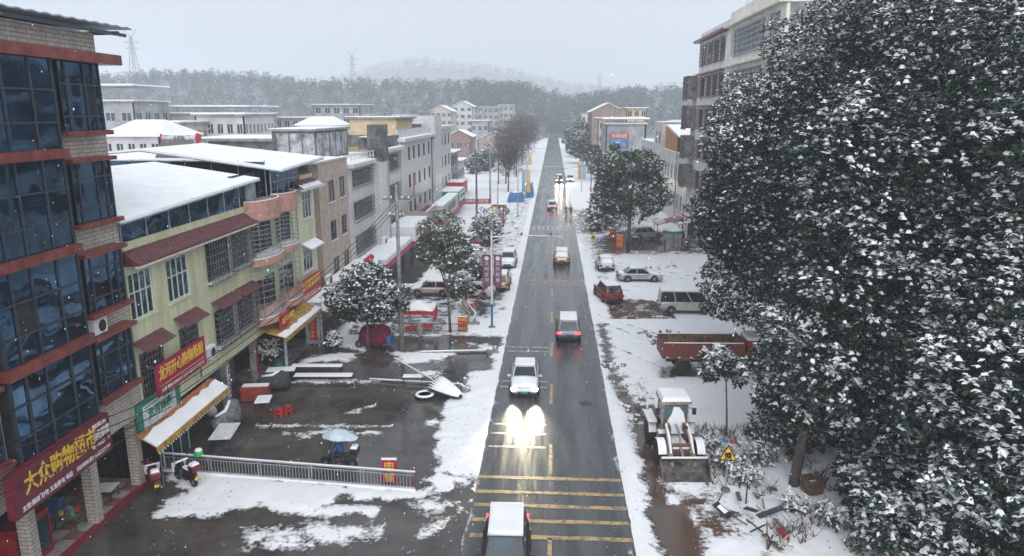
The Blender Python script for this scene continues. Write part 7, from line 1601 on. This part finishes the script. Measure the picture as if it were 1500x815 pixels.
# market roofs on the right
def stall():
    t = thing('market_stall', 'market stall with faded red tin awnings and snowy canopy sheets', 'stall', (16.4, 97.0, 0.05)); pk = M('faded_red_tin', (0.40,0.16,0.15), rough=0.6)
    a = part(t, 'awning', pk, lambda b: b.rings([[(-2.4,y,2.5),(1.2,y,3.3),(1.2,y,3.24),(-2.4,y,2.44)] for y in (-1.8,1.8)])); part(a, 'snow', SNOW, lambda b: b.rings([[(-2.38,y,2.51),(-1.2,y,2.78),(-1.2,y,2.9),(-2.38,y,2.62)] for y in (-1.78,1.78)]))
    c = part(t, 'canopy_sheet', pk, lambda b: b.rings([[(0.2,y,2.8-0.15*(y+2.6)*0),(2.6,y,3.2),(2.6,y,3.14),(0.2,y,2.74)] for y in (-3.2,-1.0)])); part(c, 'snow', SNOW, lambda b: b.rings([[(0.2,y,2.804),(2.6,y,3.204),(2.6,y,3.32),(0.2,y,2.92)] for y in (-3.2,-1.0)]))
    c2 = part(t, 'rear_awning', pk, lambda b: b.rings([[(1.3,y,3.6),(3.0,y,2.9),(3.0,y,2.84),(1.3,y,3.54)] for y in (-0.8,4.5)])); part(c2, 'snow', SNOW, lambda b: b.rings([[(1.5,y,3.53),(3.0,y,2.904),(3.0,y,3.02),(1.5,y,3.65)] for y in (1.5,4.5)]))
    for x, y in ((-2.2,-1.6),(-2.2,1.6),(1.1,-1.6),(2.9,-3.0),(2.9,4.2),(0.4,-3.0)): part(t, 'post', SIGNRED, lambda b: b.cyl((x,y,0),(x,y,2.9 if x > 0 else 2.5),0.05,n=6))
    part(t, 'mast', SIGNRED, lambda b: b.cyl((1.25,-0.5,0),(1.25,-0.5,5.2),0.07,n=6)); part(t, 'counter', CONC, lambda b: b.box2(0.8,3.0,-3.1,-2.6,0,0.95)); part(t, 'goods_box', BRICK, lambda b: b.box2(1.2,1.9,-3.0,-2.6,0.953,1.3))
    p = part(t, 'poster', SB, lambda b: b.box2(2.62,2.66,-3.2,-1.2,1.0,2.7)); part(t, 'back_wall', DARKIN, lambda b: b.box2(2.95,3.05,-0.8,4.5,0,2.8))
stall()
def parasol(label, loc, r, h, cloth, trim, cat='parasol', snow=True, name='garden_parasol', tilt=0.0):
    t = thing(name, label, cat, loc); n = 16
    c = part(t, 'canopy', cloth, lambda b: b.rings([[(r*f*math.cos(2*math.pi*k/n), r*f*math.sin(2*math.pi*k/n), h-0.02+r*0.38*(1-f*f)) for k in range(n)] for f in (1.0,0.98,0.7,0.4,0.05)], cap=False), True)
    if trim: part(c, 'valance', trim, lambda b: b.rings([[(r*f*math.cos(2*math.pi*k/n), r*f*math.sin(2*math.pi*k/n), z) for k in range(n)] for f, z in ((1.0,h-0.02),(1.01,h-0.28))], cap=False))
    if snow: part(c, 'snow', SNOW, lambda b: b.rings([[(r*f*math.cos(2*math.pi*k/n), r*f*math.sin(2*math.pi*k/n), h+0.03+r*0.38*(1-f*f)) for k in range(n)] for f in (0.94,0.7,0.4,0.02)]), True)
    part(t, 'pole', STEEL, lambda b: b.cyl((0,0,0),(0,0,h+r*0.37),0.03,n=6)); part(t, 'base', CONC, lambda b: b.cyl((0,0,0),(0,0,0.1),0.3,n=12)); return t
parasol('round parasol with green valance and snowy top at the market', (16.0, 93.6, 0.05), 1.35, 2.0, SIGNG, SIGNG)
# shop-front goods under the maroon sign
def display():
    t = thing('drinks_fridge', 'red framed glass drinks fridge on the tiled platform', 'fridge', (-19.75, 23.4, 0.21), 0.0); rd = M('fridge_red', (0.30,0.015,0.03), rough=0.35)
    part(t, 'cabinet', rd, lambda b: (b.box2(-0.35,-0.3,-0.9,0.9,0,1.85), b.box2(-0.3,0.35,-0.9,-0.82,0,1.85), b.box2(-0.3,0.35,0.82,0.9,0,1.85), b.box2(-0.3,0.35,-0.82,0.82,1.62,1.85), b.box2(-0.3,0.35,-0.82,0.82,0,0.2), b.box2(-0.3,0.35,-0.04,0.04,0.2,1.62)))
    for y in (-0.8, 0.06): part(t, 'door', GLASSG, lambda b: b.box2(0.30,0.32,y,y+0.74,0.22,1.6))
    for z in (0.55,0.9,1.25): part(t, 'shelf', WHT, lambda b: b.box2(-0.28,0.28,-0.8,0.8,z,z+0.02))
    d = slab_table('goods_table', 'brown display table with colourful goods under the maroon sign', (-19.75, 26.4, 0.21), 0.0, 1.0, 1.9, 0.6, WOOD, snow=False)
    d2 = slab_table('side_table', 'small bare folding table beside the display goods', (-19.6, 28.1, 0.21), 0.1, 0.8, 0.8, 0.55, WHT, snow=False)
    rs = np.random.RandomState(11); cl = [('yellow', (0.7,0.5,0.1)), ('blue', (0.08,0.2,0.5)), ('green', (0.08,0.4,0.15)), ('pink', (0.6,0.15,0.3)), ('white', (0.6,0.6,0.6)), ('red', (0.5,0.05,0.05)), ('teal', (0.1,0.4,0.45))]
    for k, (nm, c) in enumerate(cl):
        o = thing('plastic_basin', '%s plastic container on the brown display table' % nm, 'container', (-20.0+0.24*(k % 3), 25.7+0.22*(k//3)+0.1*(k % 2), 0.815)); part(o, 'bowl', M(nm+'_plastic', c, rough=0.35), lambda b: b.lathe([(0.08,0),(0.12,0.14+0.05*(k % 3)),(0.10,0.14+0.05*(k % 3)),(0.07,0.02)], n=12))
    for k in range(4):
        o = thing('goods_crate', ['stacked carton by the shop pillar', 'crate of bottles deep in the dark shop', 'white crate on the platform by the fridge', 'red gift carton behind the drinks fridge'][k], 'crate', ((-20.9,28.9,0.21), (-21.2,26.9,0.21), (-20.4,24.9,0.21), (-20.9,22.4,0.21))[k]); part(o, 'box', [WOOD, BLUE, WHT, SIGNRED][k], lambda b: b.box2(-0.3,0.3,-0.25,0.25,0,0.45+0.15*k)); part(o, 'tape', OCHRE, lambda b: b.box2(-0.301,0.301,-0.03,0.03,0.01,0.452+0.15*k))
display()
for k, (p, c, lb) in enumerate((((-18.9,30.6,0.0), SIGNRED, 'red bulging sack near the scooters'), ((-19.3,30.9,0.0), M('pink_plastic', (0.6,0.15,0.3)), 'pink wrapped bundle behind the scooters'), ((-19.3,37.6,0.0), WHT, 'white plastic bag of goods near the ribbed table'), ((-18.2,45.0,0.13), SIGNG, 'green box standing in the ochre awning shop'))):
    t = thing('goods_bag', lb, 'bag', p); part(t, 'bag', c, lambda b: b.lathe([(0.22,0),(0.3,0.2),(0.24,0.45),(0.06,0.6)], n=9), True); part(t, 'knot', c, lambda b: b.lathe([(0.05,0.6),(0.09,0.7),(0.01,0.72)], n=7))
# overhead wires
def cable(label, a, b_, sag, r=0.02, group='overhead wires'):
    t = thing('overhead_wire', label, 'wire', a, 0, group); A = Vector(a); B = Vector(b_); part(t, 'strand', BLK, lambda m: m.tube([(B-A)*f-Vector((0,0,sag*4*f*(1-f))) for f in np.linspace(0,1,15)], r, 4))
for k in range(4): cable(['lowest wire crossing before the maroon sign', 'second wire crossing before the maroon sign', 'third wire crossing before the maroon sign', 'upper wire crossing before the glass bays'][k], (-17.2+0.2*k, 16, 6.2+0.55*k), (-17.6+0.25*k, 30.2, 3.3+0.5*k), 0.3)
for k in range(3): cable(['lower wire along the green shop house', 'middle wire along the green shop house', 'upper wire along the green shop house'][k], (-17.7, 30.2, 3.9+0.4*k), (-10.7, 49.6, 10.6+0.3*k), 0.8)
for k in range(3): cable(['lower wire from the concrete pole to the shop row', 'middle wire from the concrete pole to the shop row', 'upper wire from the concrete pole to the shop row'][k], (-10.7+0.4*(k-1), 49.6, 11.2), (-10.2+0.4*(k-1), 97.8, 11.0), 1.0)
cable('wire spanning the road at the far crossing', (-12, 128, 1.6+5.2), (7, 128.5, 8.0), 0.4, 0.03); cable('second wire spanning the road beyond the red-lit car', (-13, 175, 9.5), (9, 172, 9.0), 0.6, 0.03)
# lattice pylons on the ridge
def pylon(label, px_, ytop, ybase, Y):
    b0 = PX(px_, ybase, Y); tp = PX(px_, ytop, Y); h = tp.z-b0.z; t = thing('pylon', label, 'pylon', (b0.x, Y, b0.z-8)); h += 8; st = M('pylon_steel', (0.22,0.24,0.27), rough=0.6); w = h*0.09
    def f(b):
        for sx in (-1,1):
            for sy in (-1,1): b.tube([(sx*w,sy*w,0),(sx*w*0.35,sy*w*0.35,h*0.6),(sx*w*0.2,sy*w*0.2,h*0.86)], h*0.006, 4)
        for k in range(9):
            z = h*0.86*k/9; z2 = h*0.86*(k+1)/9; ww = w*(1-0.8*k/9); w2 = w*(1-0.8*(k+1)/9)
            for sy in (-1,1): b.cyl((-ww,sy*ww,z),(w2,sy*w2,z2),h*0.004,n=4); b.cyl((ww,sy*ww,z),(-w2,sy*w2,z2),h*0.004,n=4)
        for z, l in ((0.62,0.14),(0.74,0.17)): b.cyl((-h*l,0,h*z),(h*l,0,h*z),h*0.006,n=4); b.cyl((-h*l,0,h*z),(0,0,h*(z+0.06)),h*0.004,n=4); b.cyl((h*l,0,h*z),(0,0,h*(z+0.06)),h*0.004,n=4)
        b.cyl((0,0,h*0.84),(-h*0.13,0,h),h*0.006,n=4); b.cyl((0,0,h*0.84),(h*0.13,0,h),h*0.006,n=4)
    part(t, 'lattice', st, f)
pylon('tall lattice pylon on the wooded ridge at the left', 197, 43, 104, 640); pylon('fainter lattice pylon in the middle of the ridge', 517, 74, 118, 900); pylon('faint slim mast right of the far mountain', 878, 104, 128, 900)
# ================================================================ two-wheelers and people
def motorbike(label, loc, rz, col, snow=True, name='motorbike', box=None, cover=False):
    t = thing(name, label, 'motorbike', loc, rz)
    for x in (0.62, -0.62): wheel(t, x, 0, 0.29, 0.11)
    part(t, 'frame', BLK, lambda b: (b.tube([(0.62,0,0.29),(0.42,0,0.95)],0.035,6), b.tube([(-0.62,0.1,0.29),(-0.2,0.1,0.4),(0.3,0,0.5)],0.03,6), b.tube([(-0.62,-0.1,0.29),(-0.2,-0.1,0.4)],0.03,6)))
    part(t, 'engine', GRILLE, lambda b: b.box2(-0.3,0.25,-0.16,0.16,0.25,0.6))
    tk = part(t, 'leg_shield', col, lambda b: b.rings([[(0.52,-0.2,0.35),(0.52,0.2,0.35),(0.46,0.2,0.35),(0.46,-0.2,0.35)],[(0.50,-0.24,0.7),(0.50,0.24,0.7),(0.42,0.24,0.7),(0.42,-0.24,0.7)],[(0.42,-0.14,1.0),(0.42,0.14,1.0),(0.34,0.14,1.0),(0.34,-0.14,1.0)]])); part(t, 'front_mudguard', col, lambda b: b.rings([[(0.62+0.34*math.cos(a),-0.07,0.29+0.34*math.sin(a)),(0.62+0.34*math.cos(a),0.07,0.29+0.34*math.sin(a)),(0.62+0.31*math.cos(a),0.07,0.29+0.31*math.sin(a)),(0.62+0.31*math.cos(a),-0.07,0.29+0.31*math.sin(a))] for a in np.linspace(0.3,2.6,7)]))
    bd = part(t, 'body', col, lambda b: b.rings([[(x,-w,z0),(x,w,z0),(x,w*0.8,z1),(x,-w*0.8,z1)] for x,w,z0,z1 in ((-0.85,0.09,0.55,0.72),(-0.55,0.17,0.42,0.72),(-0.1,0.18,0.40,0.72),(0.1,0.15,0.35,0.55),(0.42,0.16,0.32,0.45))]))
    st = part(t, 'seat', BLK, lambda b: b.rings([[(x,-w,0.722),(x,w,0.722),(x,w*0.8,z),(x,-w*0.8,z)] for x,w,z in ((-0.8,0.12,0.82),(-0.4,0.16,0.84),(0.05,0.12,0.80))]))
    if snow: part(st, 'snow', SNOW, lambda b: b.rings([[(x,-w,0.82),(x,w,0.82),(x,w*0.7,z),(x,-w*0.7,z)] for x,w,z in ((-0.78,0.11,0.90),(-0.4,0.15,0.94),(0.03,0.11,0.88))]))
    part(t, 'handlebar', BLK, lambda b: b.tube([(0.25,-0.36,1.04),(0.36,-0.12,1.02),(0.36,0.12,1.02),(0.25,0.36,1.04)],0.018,6))
    for s in (-1,1): part(t, 'mirror', BLK, lambda b: (b.cyl((0.3,s*0.3,1.03),(0.34,s*0.38,1.22),0.01,n=5), b.box((0.34,s*0.39,1.25),(0.02,0.12,0.08))))
    part(t, 'headlight', LAMPHO, lambda b: b.box((0.46,0,0.93),(0.06,0.16,0.1))); part(t, 'tail_light', LAMPRO, lambda b: b.box((-0.88,0,0.66),(0.05,0.14,0.07))); part(t, 'exhaust', STEEL, lambda b: b.tube([(0,-0.18,0.28),(-0.5,-0.2,0.3),(-0.85,-0.2,0.36)],0.04,7)); part(t, 'number_plate', YEL, lambda b: b.box((-0.93,0,0.5),(0.02,0.2,0.14)))
    if box:
        k = part(t, 'top_box', box, lambda b: b.rings([[(-1.0,-0.2,0.86),(-0.62,-0.2,0.86),(-0.62,0.2,0.86),(-1.0,0.2,0.86)],[(-1.02,-0.22,1.1),(-0.6,-0.22,1.1),(-0.6,0.22,1.1),(-1.02,0.22,1.1)],[(-0.95,-0.16,1.2),(-0.66,-0.16,1.2),(-0.66,0.16,1.2),(-0.95,0.16,1.2)]])); part(k, 'snow', SNOW, lambda b: b.rings([[(-0.98,-0.19,1.15),(-0.63,-0.19,1.15),(-0.63,0.19,1.15),(-0.98,0.19,1.15)],[(-0.92,-0.14,1.27),(-0.68,-0.14,1.27),(-0.68,0.14,1.27),(-0.92,0.14,1.27)]]))
    if cover: part(t, 'windbreak_cover', SNOW, lambda b: b.rings([[(0.60,-0.3,0.5),(0.60,0.3,0.5),(0.54,0.3,0.5),(0.54,-0.3,0.5)],[(0.5,-0.36,1.0),(0.5,0.36,1.0),(0.42,0.36,1.0),(0.42,-0.36,1.0)],[(0.2,-0.3,1.12),(0.2,0.3,1.12),(0.14,0.3,1.08),(0.14,-0.3,1.08)]]))
    return t
motorbike('snow-covered scooter with a dark top box nearest the platform', (-18.2, 29.5, 0.0), 2.2, DREDC, True, 'scooter', DREDC, True)
motorbike('snow-covered scooter with a top box at the railing end', (-16.9, 29.9, 0.06), 2.6, BLACKC, True, 'scooter', DREDC, True)
gb = thing('green_bag', 'bright green bag with snow tied on the railing above the scooters', 'bag', (-16.7, 30.9, 0.9)); part(gb, 'sack', M('bright_green', (0.03,0.5,0.1), rough=0.4), lambda b: b.lathe([(0.12,0.0),(0.22,0.1),(0.2,0.3),(0.06,0.4)], n=9), True); part(gb, 'snow', SNOW, lambda b: b.lathe([(0.19,0.31),(0.15,0.4),(0.02,0.44)], n=9), True)
motorbike('dark motorbike under the pale blue umbrella', (-10.1, 31.75, 0.02), math.pi, BLACKC, False, 'motorbike', BLACKC)
motorbike('parked motorbike beside the round street tree', (11.7, 95.2, 0.06), 0.2, BLACKC, True, 'motorbike')
motorbike('motorbike parked in front of the red market roof', (17.6, 92.2, 0.06), 1.2, DREDC, True, 'motorbike')
motorbike('motorbike ridden at the road edge beyond the crossing', (2.55, 122.2, 0.015), S_, BLACKC, False, 'motorbike')
SKIN = M('skin', (0.45,0.28,0.2), rough=0.6, var=0.08); HAIR = M('black_hair', (0.015,0.013,0.012), rough=0.6)
def person(label, loc, rz, pose, jacket, trousers, hold=None, h=1.66):
    """one continuous skinned figure; faces take the cloth of the nearest bone"""
    s = h/1.70; J = {}
    def j(n, p, r, par=None): J[n] = (Vector(p)*s, r*s, par)
    ride = pose == 'ride'; hz_ = 0.92 if not ride else 0.90
    lean = 0.12 if ride else 0.0
    j('pelvis', (0,0,hz_), 0.145); j('waist', (lean*0.4,0,hz_+0.18), 0.135, 'pelvis'); j('chest', (lean,0,hz_+0.40), 0.165, 'waist'); j('neck', (lean+0.02,0,hz_+0.56), 0.062, 'chest'); j('jaw', (lean+0.05,0,hz_+0.64), 0.075, 'neck'); j('head', (lean+0.05,0,hz_+0.73), 0.098, 'jaw'); j('crown', (lean+0.03,0,hz_+0.80), 0.07, 'head'); j('nose', (lean+0.155,0,hz_+0.69), 0.014, 'head')
    for sd, y in (('l', 1), ('r', -1)):
        j('sh'+sd, (lean,y*0.19,hz_+0.49), 0.075, 'chest')
        if ride: e, w = (lean+0.16,y*0.30,hz_+0.26), (0.46,y*0.32,hz_+0.17)
        elif hold == sd: e, w = (0.10,y*0.26,hz_+0.28), (0.22,y*0.16,hz_+0.48)
        else: e, w = (-0.04*y*(pose == 'walk')*2,y*0.27,hz_+0.22), (0.08+0.10*y*(pose == 'walk'),y*0.27,hz_-0.02)
        j('el'+sd, e, 0.055, 'sh'+sd); j('wr'+sd, w, 0.036, 'el'+sd); d = (Vector(w)-Vector(e)).normalized(); j('pa'+sd, Vector(w)+d*0.07, 0.038, 'wr'+sd)
        for k in range(5):
            o = Vector((0, (k-2)*0.018, 0)) if k else Vector((0, -y*0.05, 0.02)); L = (0.05, 0.075, 0.085, 0.078, 0.06)[k]; p1 = Vector(w)+d*(0.09 if k else 0.05)+o; p2 = p1+d*L*0.5+Vector((0,0,-0.01)); j('f%d%s' % (k, sd), p1, 0.011, 'pa'+sd); j('g%d%s' % (k, sd), p2+Vector((0,0,-0.02)), 0.009, 'f%d%s' % (k, sd))
        if ride: hp, kn, an, to = (0.02,y*0.10,hz_-0.04), (0.40,y*0.18,hz_-0.10), (0.22,y*0.20,0.42), (0.36,y*0.21,0.36)
        else:
            st = (0.22*y if pose == 'walk' else 0.02); hp, kn, an, to = (0,y*0.10,hz_-0.06), (st*0.55+0.04,y*0.11,0.50), (st,y*0.11,0.09), (st+0.16,y*0.12,0.045)
        j('hp'+sd, hp, 0.10, 'pelvis'); j('kn'+sd, kn, 0.065, 'hp'+sd); j('an'+sd, an, 0.045, 'kn'+sd); j('to'+sd, to, 0.04, 'an'+sd)
    nm = list(J); me = bpy.data.meshes.new('body'); me.from_pydata([J[n][0] for n in nm], [(nm.index(n), nm.index(J[n][2])) for n in nm if J[n][2]], []); ob = bpy.data.objects.new('body', me); COL.objects.link(ob)
    md = ob.modifiers.new('skin', 'SKIN'); 
    for i, n in enumerate(nm):
        v = me.skin_vertices[0].data[i]; v.radius = (J[n][1]*(1.0), J[n][1]*(1.25 if n in ('chest','waist','pelvis') else 1.0)); v.use_root = (n == 'pelvis')
    sb = ob.modifiers.new('sub', 'SUBSURF'); sb.levels = 1; sb.render_levels = 1
    dg = bpy.context.evaluated_depsgraph_get(); dg.update(); out = bpy.data.meshes.new_from_object(ob.evaluated_get(dg)); bpy.data.objects.remove(ob)
    out.materials.clear()
    for m in (jacket, trousers, SKIN, BLK, HAIR): out.materials.append(m)
    bones = [(J[n][0], J[J[n][2]][0], n) for n in nm if J[n][2]]
    for p in out.polygons:
        best = None
        for a, b, n in bones:
            ab = b-a; tt = max(0, min(1, (p.center-a).dot(ab)/(ab.length_squared+1e-9))); dd = (p.center-(a+ab*tt)).length
            if best is None or dd < best[0]: best = (dd, n)
        n = best[1]; p.material_index = 3 if n[:2] in ('to',) else 1 if n[:2] in ('kn', 'an', 'hp') else 2 if n[:2] in ('ja', 'he', 'no', 'ne') or n[0] in 'fg' or n[:2] == 'pa' else 4 if n[:2] == 'cr' else 0
        p.use_smooth = True
    t = thing('person', label, 'person', loc, rz); o = bpy.data.objects.new('body', out); COL.objects.link(o); o.parent = t
    hd = J['head'][0]; part(t, 'hair', HAIR, lambda b: b.rings([[(hd.x-0.015+0.105*f*s*math.cos(a), 0.10*f*s*math.sin(a), hd.z+z*s) for a in np.linspace(0, 2*math.pi, 12, endpoint=False)] for f, z in ((0.95,0.035),(1.0,0.06),(0.85,0.12),(0.4,0.155))]), True)
    for y in (-1, 1): part(t, 'eye', BLK, lambda b: b.lathe([(0.001,-0.008),(0.011,0),(0.001,0.008)], (hd.x+0.088*s, y*0.034*s, hd.z+0.0), 6))
    part(t, 'mouth', M('lips', (0.3,0.1,0.09)), lambda b: b.box((hd.x+0.095*s, 0, hd.z-0.075*s), (0.012, 0.05*s, 0.012)))
    return t
NAVY = M('blue_jacket', (0.02,0.10,0.28), rough=0.8); DARKC = M('dark_coat', (0.025,0.027,0.03), rough=0.85); PALEB = M('pale_blue_coat', (0.25,0.34,0.50), rough=0.8); JEAN = M('dark_jeans', (0.03,0.035,0.05), rough=0.85); WINE = M('wine_coat', (0.2,0.03,0.06), rough=0.8); WHC = M('white_coat', (0.55,0.5,0.48), rough=0.8)
person('rider in a blue jacket on the motorbike under the umbrella', (-9.95, 31.75, 0.0), math.pi, 'ride', NAVY, DARKC)
def bike_umbrella():
    t = thing('motorbike_umbrella', 'pale blue motorbike umbrella held above the rider', 'umbrella', (-10.15, 31.75, 0.75)); cl = M('pale_blue_nylon', (0.52,0.63,0.68), rough=0.5, var=0.08); n = 18; rg = []
    for f in (1.0, 0.82, 0.5, 0.05):
        rg.append([((0.98 if math.cos(a) > 0 else 0.78)*f*math.cos(a)+0.08, 0.58*f*math.sin(a), 1.02+0.34*(1-f*f)-0.12*max(0, math.cos(a))*f+0.03*math.cos(6*a)*f) for a in np.linspace(0, 2*math.pi, n, endpoint=False)])
    c = part(t, 'canopy', cl, lambda b: b.rings(rg, cap=False), True); part(c, 'rib', STEEL, lambda b: [b.tube([(0.08,0,1.33)]+[rg[k][q] for k in (2,1,0)], 0.008, 4) for q in range(0, n, 3)]); part(t, 'shaft', STEEL, lambda b: b.cyl((-0.32,0,0.2),(0.08,0,1.36),0.015,n=6))
bike_umbrella()
person('walker with a blue umbrella in the lane by the shops', (-17.0, 86.0, 0.03), S_, 'walk', WHC, DARKC, 'l')
parasol('blue hand umbrella carried over the walker in the shop lane', (-17.05, 85.8, 1.2), 0.62, 0.72, BLUE, None, 'umbrella', False, 'hand_umbrella')
person('dark clad rider sitting on the motorbike at the road edge', (2.55, 122.1, 0.0), S_, 'ride', DARKC, DARKC)
person('dark clad walker just right of the motorbike rider', (3.35, 121.5, 0.015), S_, 'walk', DARKC, JEAN)
person('person in a pale blue coat beside the green parasol', (14.85, 93.0, 0.06), 0.4, 'stand', PALEB, JEAN)
person('person in a wine coat behind the market counter', (17.6, 94.8, 0.06), 2.6, 'stand', WINE, DARKC)
# ================================================================ snow-laden air
hz = MB().box2(-2500, 2500, -190, 2480, -1.5, 185).build('haze', [])
hm_ = bpy.data.materials.new('snow_haze'); hm_.use_nodes = True; ht = hm_.node_tree; ht.nodes.clear()
hv = ht.nodes.new('ShaderNodeVolumePrincipled'); hv.inputs['Color'].default_value = (0.90, 0.95, 1.0, 1); hv.inputs['Density'].default_value = 0.00085; hv.inputs['Anisotropy'].default_value = 0.0
ho = ht.nodes.new('ShaderNodeOutputMaterial'); ht.links.new(hv.outputs[0], ho.inputs['Volume'])
hz.data.materials.clear(); hz.data.materials.append(hm_); stuff(hz)
# falling flakes
rs = np.random.RandomState(77); nf = 15000
fx = np.stack([rs.rand(nf)*52-26, 6.0+rs.rand(nf)**1.2*60, rs.rand(nf)*25+0.1], -1)
fx = fx[~((fx[:, 0] < -17.3) | ((fx[:, 0] > 13) & (fx[:, 1] > 20)))]; nf = len(fx)
rr = (0.004+0.007*rs.rand(nf))[:, None, None]
od = np.array([(1,0,0),(0,1,0),(-1,0,0),(0,-1,0),(0.25,0,1.7),(-0.25,0,-1.7)])
Vf = (fx[:, None, :]+od[None]*rr).reshape(-1, 3); of = np.array([(0,1,4),(1,2,4),(2,3,4),(3,0,4),(1,0,5),(2,1,5),(3,2,5),(0,3,5)])
Qf = (of[None]+(np.arange(nf)*6)[:, None, None]).reshape(-1, 3)
flk = bpy.data.objects.new('falling_snow', np_mesh('falling_snow', Vf, Qf, [LSNOW])); COL.objects.link(flk); stuff(flk)
